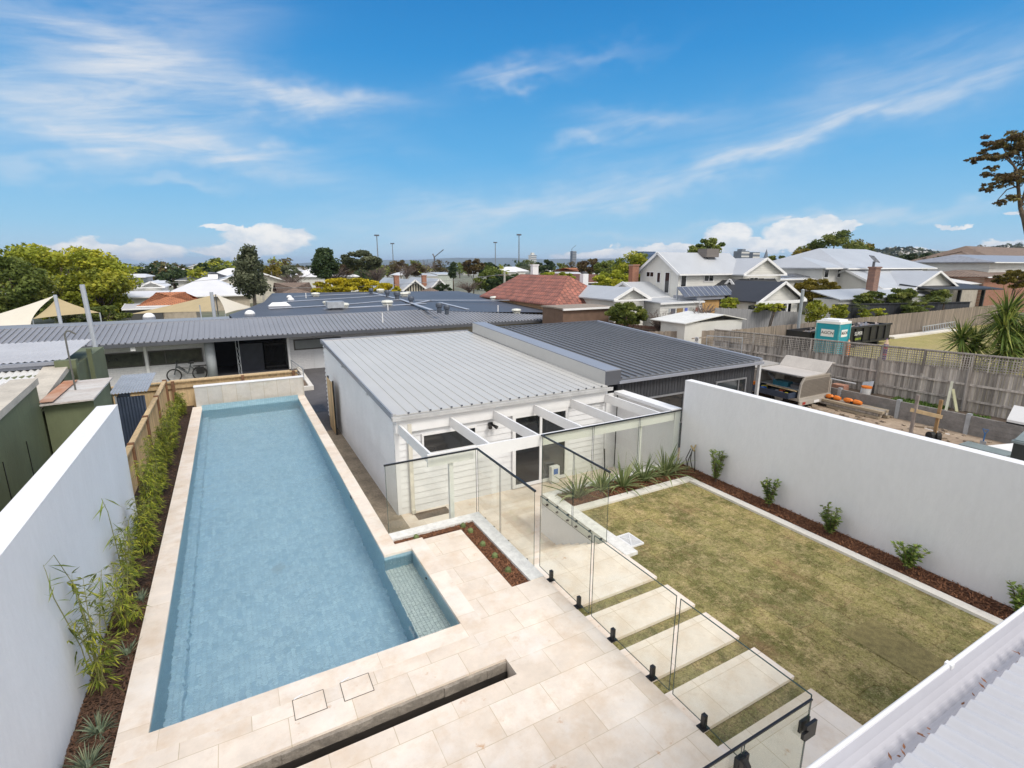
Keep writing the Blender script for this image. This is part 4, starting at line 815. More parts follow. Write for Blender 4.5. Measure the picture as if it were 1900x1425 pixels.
part('mudguard', MB().tube([(-1.85 + .37 * cos(a), by, z_ + .34 + .37 * sin(a)) for a in (0, .5, 1, 1.5, 2, 2.5)], .02, 5), blackm, bike)
# ---------------------------------------------------------------- slat fence left, rear fence, tin shed
sf = thing('slat_fence', 'new pine slat fence with brown posts along the left of the pool', 'fence', (-2.4, 16, -.1))
yy = [11.65, 14.1, 16.6, 19.1, 21.7]
for a, c in zip(yy, yy[1:]):
    b = MB(); y = a + .07
    while y < c - .06: b.box(-2.395, y, -1.0, -2.375, y + .042, .90); y += .092
    part('slats', b, timber_new, sf); part('rail', MB().box(-2.45, a + .06, .905, -2.33, c - .06, .95).box(-2.44, a + .06, -.2, -2.40, c - .06, -.12).box(-2.44, a + .06, .55, -2.40, c - .06, .62), timber_new, sf)
for y in yy[1:]: part('post', MB().box(-2.45, y - .05, -1.0, -2.32, y + .05, .98), timber_post, sf)
rf = thing('paling_fence', 'new pine fence crossing behind the pool end', 'fence', (0, 21.8, -1))
b = MB(); x = -5.0
while x < 2.0: b.box(x, 21.82, -1.05, x + .10, 21.84, .80 + R.uniform(-.01, .01)); x += .105
part('palings', b, timber_new, rf); part('rail', MB().box(-5, 21.74, .62, 2.05, 21.79, .72).box(-5, 21.72, .84, 2.05, 21.86, .88).box(-5, 21.74, -.2, 2.05, 21.79, -.1), timber_new, rf)
for x in (-4.4, -2.15, .1, 1.9): part('post', MB().box(x - .05, 21.63, -1.05, x + .05, 21.735, .9), timber_post, rf)
rf2 = thing('planter_screen', 'second pine fence line in front of the bicycle', 'fence', (0, 25.2, -1))
b = MB(); x = -2.6
while x < 2.0: b.box(x, 25.2, -1.05, x + .14, 25.23, .22); x += .147
part('palings', b, timber_new, rf2); part('capping', MB().box(-2.6, 25.14, .225, 2.05, 25.3, .27), timber_new, rf2)
corr = mat('navy_corrugated', (.045, .062, .10), .5, .12, 2, fine=.05)
def corrugated(mb, p0, ex, ey, n, amp, nrm, seg=4):
    """wavy sheet: p0 + u*ex + v*ey, n waves along ex"""
    p0, ex, ey, nrm = Vector(p0), Vector(ex), Vector(ey), Vector(nrm); i0 = len(mb.v); k = n * seg
    for v in (0, 1):
        for i in range(k + 1): mb.v.append(tuple(p0 + ex * (i / k) + ey * v + nrm * (amp * cos(2 * pi * i / seg))))
    for i in range(k): mb.f.append((i0 + i, i0 + i + 1, i0 + k + 1 + i + 1, i0 + k + 1 + i)); mb.t.append(.5)
ts = thing('tin_shed', 'small navy corrugated shed with low skillion roof behind the slat fence', 'shed', (-3, 18.5, -1))
b = MB(); corrugated(b, (-3.12, 17.6, -1.05), (.66, 0, 0), (0, 0, 2.4), 9, .012, (0, 1, 0)); corrugated(b, (-3.12, 19.6, -1.05), (0, -2, 0), (0, 0, 2.4), 22, .012, (1, 0, 0)); part('wall', b, corr, ts)
b = MB(); corrugated(b, (-3.25, 17.5, 1.48), (.9, 0, 0.0), (0, 2.3, .12), 12, .014, (0, 0, 1)); part('roof', b, mat('tin_roof', (.36, .38, .42), .45, .08, 2), ts); part('trim', MB().box(-3.15, 17.57, -1.05, -3.11, 17.62, 1.4), galv, ts)
# ---------------------------------------------------------------- green neighbour buildings
green = mat('olive_paint', (.135, .155, .085), .7, .13, 1.1, .15, 12, stretch=(1, 1, .4), fine=.05)
gw = mat('old_white_roof', (.58, .55, .51), .6, .08, .9, fine=.05)
gs = thing('green_shed', 'olive green painted shed with old white corrugated roof at the left edge', 'shed', (-6, 9, -1))
part('wall', MB().prism([(-12, 4), (-3.4, 4), (-3.4, 12.6), (-12, 12.6)], -1.1, 2.05), green, gs); part('gable', MB().poly([(-3.40, 4, 2.05), (-3.40, 12.6, 2.05), (-3.40, 12.6, 2.8), (-3.40, 4, 2.15)]).poly([(-3.42, 12.6, 2.05), (-12, 12.6, 2.05), (-12, 12.6, 2.8), (-3.42, 12.6, 2.8)]), green, gs)
b = MB(); corrugated(b, (-12, 4, 2.18), (8.25, 0, 0), (0, 8.7, .66), 68, .02, (0, 0, 1)); part('roof_sheet', b, gw, gs)
part('barge_board', MB().slab([(-3.78, 4, 2.24), (-3.38, 4, 2.24), (-3.38, 12.7, 2.90), (-3.78, 12.7, 2.90)], .12), mat('aged_cream', (.50, .46, .40), .8, .12, 2, fine=.08), gs)
for y in (8.1, 9.0, 9.35, 10.4, 11.5): part('wall_gap', MB().box(-3.396, y, -1, -3.388, y + .02, 2.0), blackm, gs)
gb2 = thing('green_lean_to', 'small olive green box shed with rusty flat roof and bent pipe', 'shed', (-3, 13, -1))
part('wall', MB().box(-3.39, 12.7, -1.1, -2.62, 14.3, 2.38), green, gb2)
rust = mat('rusty_sheet', (.60, .60, .59), .7, col2=(.42, .36, .32), scale=1.3, stretch=(.8, 3, 1), fine=.15)
part('roof_sheet', MB().slab([(-3.42, 12.55, 2.40), (-2.58, 12.55, 2.42), (-2.55, 14.4, 2.5), (-3.42, 14.4, 2.48)], .03), rust, gb2); part('rust_strip', MB().slab([(-3.42, 12.56, 2.45), (-3.20, 12.56, 2.45), (-3.16, 14.35, 2.515), (-3.40, 14.35, 2.515)], .01), mat('orange_rust', (.36, .14, .06), .9, col2=(.50, .36, .28), scale=2.2), gb2)
part('flue_pipe', MB().tube([(-3.04, 13.5, 2.45), (-3.04, 13.5, 3.62), (-3.0, 13.5, 3.68), (-2.95, 13.5, 3.68), (-2.86, 13.5, 3.61)], .017, 7), mat('old_pipe', (.12, .12, .11), .7), gb2)
gc = thing('green_house', 'older olive green building with two stepped pale corrugated roofs', 'house', (-8, 16, -1))
part('wall', MB().box(-12, 14.8, -1.1, -3.5, 19.3, 2.6).box(-12, 12.7, -1.1, -3.45, 14.8, 2.2), green, gc)
b = MB(); corrugated(b, (-12, 12.75, 2.24), (8.1, 0, 0), (0, 2.5, .42), 66, .02, (0, 0, 1)); part('lower_roof', b, mat('newer_white_roof', (.66, .66, .66), .5, .06, .8), gc)
part('barge_board', MB().slab([(-3.92, 12.7, 2.30), (-3.5, 12.7, 2.30), (-3.46, 15.3, 2.74), (-3.92, 15.3, 2.74)], .12), MATS['aged_cream'], gc)
part('fascia', MB().box(-12, 15.25, 2.68, -3.7, 15.3, 2.80).box(-12, 15.18, 2.76, -3.7, 15.26, 2.84), flash, gc)
part('fascia_end', MB().box(-3.69, 15.1, 2.66, -3.3, 15.3, 2.85), green, gc, 'olive painted end of the grey fascia')
b = MB(); corrugated(b, (-12, 15.28, 2.85), (8.5, 0, 0), (0, 2.9, .12), 70, .014, (0, 0, 1)); part('upper_roof', b, mat('faded_grey_roof', (.50, .50, .52), .5, .07, .7), gc)
part('post', MB().box(-3.46, 17.0, -1.1, -3.36, 17.1, 2.85).box(-3.5, 15.6, -1.1, -3.42, 15.7, 2.6), green, gc)
part('sill_beam', MB().box(-3.75, 15.0, 2.30, -3.3, 15.12, 2.38), MATS['aged_cream'], gc)
def rake(name, px0, py0, px1, py1, Y, r, lab, m=galv, zb=SG):
    p, q_ = at(px0, py0, Y=Y), at(px1, py1, Y=Y); d = (q_ - p); e = p + d * ((zb - p.z) / d.z)
    return single(name, MB().tube([p, e], r, 8), m, lab, 'pole', e)
rake('shade_pole', 152, 528, 182, 668, 22.5, .075, 'tall leaning grey steel pole in front of the big tree', mat('pole_grey', (.42, .45, .50), .45, .05))
# ---------------------------------------------------------------- right hand yard
struct('building_site', MB().poly([(10.18, -6, -1.0), (23.0, -6, -1.0), (23.0, 27, -1.0), (10.18, 27, -1.0)]), dirt, label='bare sandy ground of the neighbouring building site', cat='ground')
struct('terrace', MB().slab([(23.12, -6, -.47), (24.35, -6, -.47), (24.35, 20.9, -.47), (23.12, 20.9, -.47)], .6), soil, label='dark soil terrace behind the sleeper wall', cat='ground')
back_grass = mat('dry_back_lawn', (.27, .25, .075), .95, col2=(.36, .29, .13), scale=.7, bump=.3, bscale=30, fine=.2)
struct('back_lawn', MB().slab([(24.36, -8, -.45), (70, -8, -.45), (70, 21.0, -.45), (24.36, 21.0, -.45)], .6), back_grass, label='dry yellow green lawn beyond the lattice fence', cat='lawn')
rws = thing('sleeper_wall', 'low grey concrete sleeper wall with steel posts', 'retaining wall', (23, 8, -1))
sleeper = mat('concrete_sleeper', (.25, .235, .225), .9, .15, 3, .8, 22, fine=.15)
ys_ = [-5, -2.6, -.2, 2.9, 5.35, 7.75, 10.0, 12.3, 14.8, 17.3, 19.8]
for a, c in zip(ys_, ys_[1:]):
    b = MB()
    for k in range(4): b.box(22.98, a, -1.02 + k * .18, 23.08, c - .01, -.845 + k * .18)
    part('sleepers', b, sleeper, rws)
for y in ys_: part('steel_post', MB().box(22.93, y - .07, -1.02, 23.1, y + .06, -.24), galv, rws)
# paling fence with lattice
lf = thing('lattice_fence', 'old grey leaning paling fence topped with square lattice', 'fence', (24.3, 8, -.5))
def ltop(y): return 1.80 - .030 * (y - 6)
ysf = []; y = -4.0
while y < 20.4: ysf.append(y); y += 1.55
b = MB(); y = -4.0
while y < 20.3:
    w = R.uniform(.09, .13); zt = ltop(y) - .62 + R.uniform(-.03, .04); b.box(24.33, y, -.5, 24.345 + R.uniform(0, .008), y + w - .008, zt); y += w
part('palings', b, timber_old, lf)
part('rail', MB().bar((24.3, -4, .72), (24.3, 20.3, .40), .06, .075).bar((24.3, -4, .02), (24.3, 20.3, -.1), .06, .07), timber_old, lf)
for i, y in enumerate(ysf[::2]):
    b = MB(); b.bar((24.22, y, -.5), (24.27, y + .05, ltop(y) - .5), .09, .10); part('post', b, timber_old if i != 3 else mat('rusty_timber', (.30, .16, .08), .85, .3, 3), lf)
b = MB()
for i, y in enumerate(ysf): b.bar((24.27, y, ltop(y) - .95), (24.27, y, ltop(y)), .07, .045, up=(1, 0, 0))
part('lattice_frame', b.bar((24.26, -4, ltop(-4)), (24.26, 20.3, ltop(20.3)), .06, .05), timber_old, lf)
b = MB(); y = -3.95
while y < 20.3: b.bar((24.30, y, ltop(y) - .66), (24.30, y, ltop(y) - .02), .034, .01, up=(1, 0, 0)); y += .083
for k in range(7): b.bar((24.312, -4, ltop(-4) - .05 - k * .092), (24.312, 20.3, ltop(20.3) - .05 - k * .092), .01, .034)
part('lattice', b, timber_old, lf)
# back boundary fence
bf = thing('paling_fence', 'long brown grey paling fence across the back of the dry lawn', 'fence', (40, 21, -.5))
def palings(mb, a, c, z0, ztop, w=.1, jit=.02):
    a, c = Vector((a[0], a[1], 0)), Vector((c[0], c[1], 0)); d = c - a; Ln = d.length; d.normalize(); nrm = Vector((-d.y, d.x, 0)); u = 0; k = 0
    while u < Ln:
        ww = w * R.uniform(.85, 1.1); p = a + d * u + nrm * (.012 * (k % 2)); q_ = p + d * (ww * .95); zt = (ztop(u / Ln) if callable(ztop) else ztop) + R.uniform(-jit, jit)
        mb.poly([(p.x, p.y, z0), (q_.x, q_.y, z0), (q_.x, q_.y, zt), (p.x, p.y, zt)]); mb.poly([(p.x, p.y, zt), (q_.x, q_.y, zt), (q_.x + nrm.x * .02, q_.y + nrm.y * .02, zt), (p.x + nrm.x * .02, p.y + nrm.y * .02, zt)]); mb.poly([(q_.x + nrm.x * .02, q_.y + nrm.y * .02, z0), (p.x + nrm.x * .02, p.y + nrm.y * .02, z0), (p.x + nrm.x * .02, p.y + nrm.y * .02, zt), (q_.x + nrm.x * .02, q_.y + nrm.y * .02, zt)]); u += ww; k += 1
b = MB(); palings(b, (26.4, 21.0), (66, 21.0), -.5, lambda u: 1.12 + .22 * u, .13, .02); palings(b, (20.4, 23.4), (26.4, 21.0), -1, 1.12, .13, .02); part('palings', b, timber_brown, bf)
part('rail', MB().bar((23.4, 21.1, .8), (66, 21.1, 1.0), .05, .07), timber_brown, bf)
gf = thing('paling_fence', 'short red brown paling fence running away behind the garage roof', 'fence', (22.5, 25, -1))
b = MB(); p0, p1 = at(1232, 607, Z=1.0), at(1120, 597, Z=1.0); palings(b, (p0.x, p0.y), (p1.x, p1.y), -1, 1.0, .12, .02); part('palings', b, mat('red_brown_timber', (.25, .15, .12), .9, .2, 1.5, stretch=(6, 6, .5)), gf)
part('rail', MB().bar((p0.x, p0.y - .1, .75), (p1.x, p1.y - .1, .75), .05, .08), timber_brown, gf)
gf = thing('paling_fence', 'pale silver paling fence behind the white shed roof', 'fence', (34, 26, -1))
b = MB(); p0, p1 = at(1327, 571, Y=24.5), at(1484, 579, Y=23.3); palings(b, (p0.x, p0.y), (p1.x, p1.y), -1, lambda u: p0.z + (p1.z - p0.z) * u, .12, .02); part('palings', b, mat('silver_timber', (.30, .30, .31), .9, .15, 1.5, stretch=(6, 6, .5)), gf)
part('rail', MB().bar((p0.x, p0.y + .1, .6), (p1.x, p1.y + .1, .6), .05, .08), timber_old, gf)
df = thing('board_fence', 'dark charcoal board fence behind the palms', 'fence', (45, 26, -1))
b = MB(); p0, p1 = at(1545, 565, Y=22.7), at(1800, 560, Y=22.9); palings(b, (p0.x, p0.y), (p1.x, p1.y), -1, lambda u: p0.z + (p1.z - p0.z) * u, .2, .01); part('boards', b, dark_clad, df)
part('rail', MB().bar((p0.x, p0.y - .08, p0.z), (p1.x, p1.y - .08, p1.z), .1, .06), dark_clad, df)
# temporary mesh panels and sign
q = thing('mesh_panel', 'leaning galvanised mesh site fence panel near the garage', 'fence panel', (22, 16, -1))
p0, p1 = at(1312, 623, X=23.3), at(1378, 627, X=23.5); b = MB(); b.tube([(p0.x, p0.y, -.45), p0, p1, (p1.x, p1.y, -.45)], .025, 6); part('frame', b, galv, q); b = MB()
for k in range(1, 22): u = k / 22; c = p0 + (p1 - p0) * u; b.tube([(c.x, c.y, -.4), c], .004, 3, cap=False)
for k in range(1, 10): z_ = -.4 + (p0.z + .4) * k / 10; b.tube([(p0.x, p0.y, z_), (p1.x, p1.y, z_)], .004, 3, cap=False)
part('mesh', b, galv, q)
sgn = at(1293, 631, X=21.5); q = thing('warning_sign', 'small white square sign with black ring symbol by the site fence', 'sign', sgn)
part('board', MB().box(sgn.x - .02, sgn.y - .13, sgn.z - .17, sgn.x, sgn.y + .13, sgn.z + .17), white, q); b = MB(); torus(b, (0, 0, 0), .075, .012, 20, 5)
b.v = [(sgn.x - .03, sgn.y + v[0], sgn.z + .03 + v[2]) for v in b.v]; b.bar((sgn.x - .03, sgn.y - .05, sgn.z + .08), (sgn.x - .03, sgn.y + .05, sgn.z - .02), .01, .018); part('symbol', b, blackm, q); part('post', MB().box(sgn.x, sgn.y - .02, -1, sgn.x + .04, sgn.y + .02, sgn.z), galv, q)
# ---------------------------------------------------------------- things on the building site
def atD(px, py, D):
    return Vector((0, 0, CAMZ)) + (RT * ((px - CX) / F_PX) - UP * ((py - CY) / F_PX) + FW) * D
def text_part(name, s, m, parent, loc, rot, size, thick=.004):
    cu = bpy.data.curves.new('txt', 'FONT'); cu.body = s; cu.size = size; cu.align_x = 'CENTER'; cu.align_y = 'CENTER'; cu.extrude = thick
    o = bpy.data.objects.new('txt', cu); scene.collection.objects.link(o); dg = bpy.context.evaluated_depsgraph_get()
    me = bpy.data.meshes.new_from_object(o.evaluated_get(dg)); bpy.data.objects.remove(o); me.materials.clear(); me.materials.append(m)
    mo = bpy.data.objects.new(name, me); scene.collection.objects.link(mo); mo.parent = parent; mo.location = Vector(loc) - ORG[parent.name]; mo.rotation_euler = rot; ORG[mo.name] = Vector(loc); return mo
UX0, UX1, UY0, UY1 = 20.55, 22.75, 12.6, 14.7
ut = thing('work_ute', 'champagne work ute with open gullwing canopy full of tools on the site', 'ute', (21.6, 15, -1))
champ = mat('champagne_paint', (.42, .39, .35), .45, .06, 1.5, spec=.5); champ_roof = mat('dusty_roof', (.52, .48, .44), .6, .07, 1.2, fine=.05)
part('tray', MB().box(UX0 - .02, UY0 - .05, -.62, UX1 + .05, UY1 + .1, -.50).box(UX0, UY0 - .08, -.80, UX1, UY0 - .02, -.62), champ, ut)
part('canopy_rear', MB().poly([(UX0, UY0, -.5), (UX1, UY0, -.5), (UX1, UY0, .1), (UX1 - .18, UY0, .36), (UX0 + .25, UY0, .36), (UX0 + .06, UY0, .1)]).slab([(UX0 + .22, UY0 - .03, .40), (UX1 - .16, UY0 - .03, .40), (UX1 - .16, UY0 + .06, .40), (UX0 + .22, UY0 + .06, .40)], .06), mat('mesh_panel_tan', (.36, .32, .27), .6, .1, 30, fine=.1), ut)
b = MB()
for k in range(12): z_ = -.45 + k * .062; b.box(UX0 + .12, UY0 - .012, z_, UX1 - .12, UY0 - .003, z_ + .012)
for k in range(26): x = UX0 + .14 + k * .076; b.box(x, UY0 - .012, -.45, x + .012, UY0 - .003, .25)
part('mesh_guard', b, mat('guard_dark', (.16, .14, .12), .6), ut)
part('canopy_frame', MB().bar((UX0, UY0, -.5), (UX0 + .06, UY0, .1), .07).bar((UX0 + .06, UY0, .1), (UX0 + .24, UY0, .37), .07).bar((UX1, UY0, -.5), (UX1, UY0, .12), .06).bar((UX0, UY1, -.5), (UX0 + .1, UY1, .37), .06).box(UX0, UY1, -.5, UX1, UY1 + .05, .37).box(UX1 - .02, UY0, -.5, UX1, UY1, .3), champ, ut)
part('canopy_roof', MB().slab([(UX0 + .22, UY0 - .02, .43), (UX1 - .55, UY0 - .02, .45), (UX1 - .55, UY1 + .04, .45), (UX0 + .22, UY1 + .04, .43)], .05), champ_roof, ut)
part('left_door', MB().slab([(UX0 + .22, UY0, .42), (UX0 + .22, UY1, .42), (UX0 - .28, UY1, .52), (UX0 - .28, UY0, .50)], .04), mat('door_underside', (.10, .095, .09), .6), ut, 'raised left gullwing door with dark underside')
h0, h1 = Vector((UX1 - .52, UY1 + .04, .45)), Vector((UX1 - .52, UY0 - .02, .45)); part('right_door', MB().slab([h1, h0, h0 + Vector((.42, 0, .42)), h1 + Vector((.42, 0, .42))], .04).slab([h1 + Vector((.42, 0, .42)), h0 + Vector((.42, 0, .42)), h0 + Vector((.62, 0, .40)), h1 + Vector((.62, 0, .40))], .04), champ_roof, ut, 'raised right gullwing door seen from outside')
part('cab', MB().prism([(UX0 + .15, UY1 + .15), (UX1 - .1, UY1 + .15), (UX1 - .1, UY1 + 2.2), (UX0 + .15, UY1 + 2.2)], -.7, .45).prism([(UX0 + .2, UY1 + 2.2), (UX1 - .15, UY1 + 2.2), (UX1 - .2, UY1 + 3.4), (UX0 + .25, UY1 + 3.4)], -.7, -.05), champ, ut)
for x in (UX0 + .18, UX1 - .18):
    for y in (UY0 + .9, UY1 + 2.7): w = part('wheel', MB().tube([(x - .13, y, -.64), (x + .13, y, -.64)], .36, 18), rub, ut); part('rim', MB().tube([(x - .14, y, -.64), (x + .14, y, -.64)], .2, 12), galv, w)
part('number_plate', MB().box(21.55, UY0 - .09, -.77, 21.92, UY0 - .082, -.66), white, ut); part('tail_light', MB().box(22.35, UY0 - .09, -.77, 22.55, UY0 - .082, -.66), mat('red_lens', (.35, .03, .02), .3), ut); part('tail_light', MB().box(20.75, UY0 - .09, -.77, 20.95, UY0 - .082, -.66), MATS['red_lens'], ut)
navy = mat('tool_navy', (.035, .05, .085), .5); orange = mat('safety_orange', (.75, .20, .02), .5, .08)
dr_ = thing('tool_tray', 'dark tray of coloured tools sticking out of the ute canopy', 'tool tray', (20.4, 13.6, -.3))
part('drawer', boxes([(20.05, 12.75, -.48, 21.6, 14.5, -.44), (20.03, 12.75, -.48, 20.07, 14.5, -.24), (20.05, 12.73, -.48, 21.6, 12.76, -.24), (20.05, 14.49, -.48, 21.6, 14.52, -.24)]), navy, dr_)
cols = [(.02, .12, .45), (.5, .42, .03), (.05, .22, .35), (.55, .12, .03), (.25, .25, .27), (.04, .05, .06), (.35, .05, .08)]
r_ = random.Random(4)
for i in range(9):
    x, y = 20.2 + r_.random() * .5, 12.9 + i * .17; s = r_.uniform(.07, .12); part('tool', MB().box(x - s, y - s * .7, -.43, x + s, y + s * .7, -.43 + s * 1.5), mat('tool_%d' % (i % 7), cols[i % 7], .5), dr_)
cg = thing('tool_cases', 'teal toolbox with grey bags and timber offcut on the canopy shelf', 'tools', (21.2, 13.6, -.1))
part('shelf', MB().box(20.75, 12.7, -.2, 21.9, 14.6, -.17), galv, cg); part('case', MB().box(20.8, 13.3, -.17, 21.15, 14.0, .04), mat('teal_case', (.03, .16, .22), .5), cg); part('bag', MB().box(20.85, 12.75, -.17, 21.2, 13.2, -.02), mat('grey_bag', (.16, .165, .18), .8), cg)
part('plank', MB().bar((20.55, 12.7, -.2), (20.55, 14.1, -.17), .14, .03), timber_new, cg); part('spade', MB().tube([(20.9, 14.0, .02), (21.2, 14.5, .2)], .07, 7), galv, cg)
q = thing('orange_drill_case', 'bright orange tool case at the front end of the open canopy', 'tool case', (20.3, 14.75, -.4)); part('case', MB().box(20.1, 14.55, -.45, 20.45, 14.85, -.12), orange, q); part('handle', MB().tube([(20.15, 14.6, -.12), (20.2, 14.7, -.05), (20.4, 14.8, -.12)], .02, 5), blackm, q)
# timber stack with orange cases
P = lambda px, py, z=-1.0: at(px, py, Z=z)
a_, c_ = P(1566, 748), P(1658, 772); a_.x = max(22.3, min(a_.x, 22.45)); c_.x = 22.4
q = thing('timber_stack', 'stack of long pine boards on bare ground by the sleeper wall', 'timber stack', ((a_ + c_) / 2))
for k in range(9): yy0 = c_.y + R.uniform(-.1, .1); b = MB().box(22.1 + (k % 3) * .21, yy0, -.98 + (k // 3) * .11, 22.28 + (k % 3) * .21, 12.7 + R.uniform(-.5, .1), -.885 + (k // 3) * .11); part('board', b, timber_old if k % 2 else mat('grey_pine', (.36, .30, .22), .8, .15, 2, stretch=(1, .2, 1)), q)
for (ya, yb, lb) in ((11.9, 12.5, 'left orange plastic case lying on the timber stack'), (11.05, 11.75, 'right orange plastic case lying on the timber stack')):
    q = thing('level_case', lb, 'case', (22.4, (ya + yb) / 2, -.64), 'orange cases on the timber stack'); 
    part('shell', MB().tube([(22.4, ya, -.57), (22.4, ya + .12, -.56), (22.4, (ya + yb) / 2 - .08, -.56), (22.4, (ya + yb) / 2, -.6), (22.4, (ya + yb) / 2 + .08, -.56), (22.4, yb - .1, -.56), (22.4, yb, -.57)], [.07, .10, .10, .08, .10, .10, .07], 8), orange, q); part('latch', MB().box(22.28, (ya + yb) / 2 - .05, -.64, 22.32, (ya + yb) / 2 + .05, -.56), blackm, q)
# profile stakes and crossbar
q = thing('profile_stand', 'H shaped building profile of two stakes and a pale crossbar', 'profile', (22, 8.4, -1))
s1a, s1b = P(1689, 806), at(1704, 733, X=P(1689, 806).x); s2a, s2b = P(1733, 812), at(1747, 742, X=P(1733, 812).x)
part('stake', MB().bar(s1a, s1b, .09, .09), mat('pink_grey_timber', (.28, .24, .22), .9, .15, 3), q); part('stake', MB().bar(s2a, s2b, .09, .09), mat('tan_timber', (.34, .21, .10), .8, .12, 3), q)
h = (s1b - s1a) * .62; part('crossbar', MB().bar(s1a + h + Vector((-.07, .12, .0)), s2a + (s2b - s2a) * .58 + Vector((-.07, -.15, 0)), .04, .13), timber_new, q)
q = single('rubber_roll', MB().tube([P(1722, 815) + Vector((0, 0, .12)), P(1730, 815) + Vector((0, 0, .12))], .16, 12).tube([P(1736, 817) + Vector((0, 0, .12)), P(1744, 818) + Vector((0, 0, .12))], .16, 12), rub, 'pair of black rubber rolls on the ground below the profile', 'rubber rolls', P(1730, 815))
q = thing('a_frame', 'two pale green timber props leaning together against the old fence', 'props', (24, 8.2, -.47)); z0_ = -.45
part('prop', MB().bar(at(1755, 762, X=23.6), at(1767, 708, X=24.1), .09, .05), mat('pale_green_timber', (.52, .52, .42), .8, .1, 3), q); part('prop', MB().bar(at(1775, 764, X=23.6), at(1768, 722, X=24.0), .09, .05), mat('cream_green_timber', (.45, .44, .28), .8, .1, 3), q)
q = thing('white_cooler', 'white plastic cooler box lid standing on the sleeper wall', 'cooler', at(1885, 780, X=23.2))
pa, pb = at(1868, 779, X=23.0), at(1910, 787, X=23.0); part('body', MB().slab([(23.0, pa.y, pa.z + .02), (23.0, pb.y, pa.z + .02), (23.35, pb.y, pa.z + .48), (23.35, pa.y, pa.z + .48)], .12), white, q); part('seam', MB().box(23.0, pb.y, pa.z - .1, 23.02, pa.y, pa.z - .06), dgrey, q)
q = thing('garden_spade', 'blue handled spade standing in the dirt', 'spade', P(1823, 826)); p = P(1823, 826); part('shaft', MB().tube([p, p + Vector((0, 0, .42))], .02, 6), mat('blue_plastic', (.03, .14, .36), .5), q)
part('grip', MB().tube([p + Vector((0, -.01, .42)), p + Vector((0, -.08, .56)), p + Vector((0, .08, .56)), p + Vector((0, .01, .42))], .016, 5), MATS['blue_plastic'], q); part('blade', MB().box(p.x - .02, p.y - .08, -1, p.x + .02, p.y + .08, -.85), galv, q)
q = thing('bin_lids', 'stack of flat grey green plastic lids on the ground', 'lids', P(1825, 838)); p = P(1820, 838)
for k in range(3): part('lid', MB().prism([(p.x - .35, p.y - .8 + .05 * k), (p.x + .3, p.y - .85), (p.x + .35, p.y + .5), (p.x - .3, p.y + .6 - .05 * k)], -.97 + k * .05, -.94 + k * .05), mat('bin_green', (.22, .27, .28), .5, .1, 2), q)
q = thing('wheelie_bin', 'dark green wheelie bin at the right edge behind the wall', 'bin', P(1890, 860)); p = P(1893, 875)
part('body', MB().prism([(p.x - .32, p.y - .5), (p.x + .3, p.y - .5), (p.x + .3, p.y + .2), (p.x - .32, p.y + .2)], -1, -.1), mat('dark_bin', (.03, .04, .042), .5), q); part('rim', MB().box(p.x - .36, p.y - .55, -.1, p.x + .34, p.y + .25, -.03), MATS['bin_green'], q); part('lid', MB().slab([(p.x - .3, p.y + .2, .0), (p.x - .3, p.y - .5, .0), (p.x + .35, p.y - .45, .28), (p.x + .35, p.y + .15, .28)], .05), MATS['bin_green'], q)
q = thing('plaster_offcut', 'white triangular sheet offcut lying near the bin', 'offcut', P(1860, 838)); p = P(1862, 836); part('sheet', MB().slab([(p.x - .3, p.y + .5, -.95), (p.x - .2, p.y - .6, -.93), (p.x + .5, p.y - .3, -.7)], .03), white, q)
q = thing('bucket', 'white bucket with orange rim on the terrace by the fence', 'bucket', (23.6, 11.3, -.47)); p = at(1605, 740, X=23.7); part('pail', MB().lathe((p.x, p.y, -.47), [(.15, 0), (.19, .34)], 14), white, q); part('rim', MB().lathe((p.x, p.y, -.47), [(.2, .30), (.2, .37)], 14), orange, q)
q = thing('grey_sheet', 'pale blue grey sheet leaning on the fence behind the bucket', 'sheet', (24, 11.3, -.47)); pa, pb, pc, pd_ = at(1594, 734, X=23.8), at(1614, 736, X=23.8), at(1622, 707, X=24.15), at(1601, 709, X=24.15); part('sheet', MB().slab([pa, pb, pc, pd_], .04), mat('plastic_sheet', (.50, .53, .57), .4), q)
q = thing('brick_stack', 'short stack of salmon pink bricks on the terrace', 'bricks', at(1555, 718, X=23.6)); p = at(1544, 724, X=23.5); p2 = at(1567, 725, X=23.5); part('bricks', MB().box(23.4, p2.y, -.47, 23.8, p.y, -.22), brick_mat('salmon_brick', (.50, .25, .17), (.42, .2, .14), (.3, .25, .2), .23, .08, .006, .8, rot=(0, pi / 2, 0)), q)
q = single('white_pipe', MB().tube([at(1540, 702, X=24.1), at(1588, 712, X=24.1)], .035, 6), white, 'white plastic pipe lying along the old fence', 'pipe', at(1560, 706, X=24.1))
q = single('board_strip', MB().tube([P(1700, 790), P(1745, 803), P(1762, 806)], .02, 5), white, 'thin white board laid on the dirt by the sleeper wall', 'board', P(1730, 798))
wd = MB(); r_ = random.Random(9)
for (xa, xb_, ya, yb, n_) in ((23.3, 24.2, 8.8, 10.6, 700), (23.2, 23.8, 7.4, 8.0, 260), (22.2, 23.4, 5.2, 6.2, 600)):
    for _ in range(n_): wd.leaf((r_.uniform(xa, xb_), r_.uniform(ya, yb), (-.47 if xb_ > 23.5 or ya > 6.5 else -1) + .01), (r_.uniform(-1, 1), r_.uniform(-1, 1), .7), .13, .05)
struct('weeds', wd, leaf_mat('weed_leaf', (.06, .12, .02), (.16, .26, .05)), kind='stuff', label='low green weeds along the sleeper wall terrace', cat='weeds')
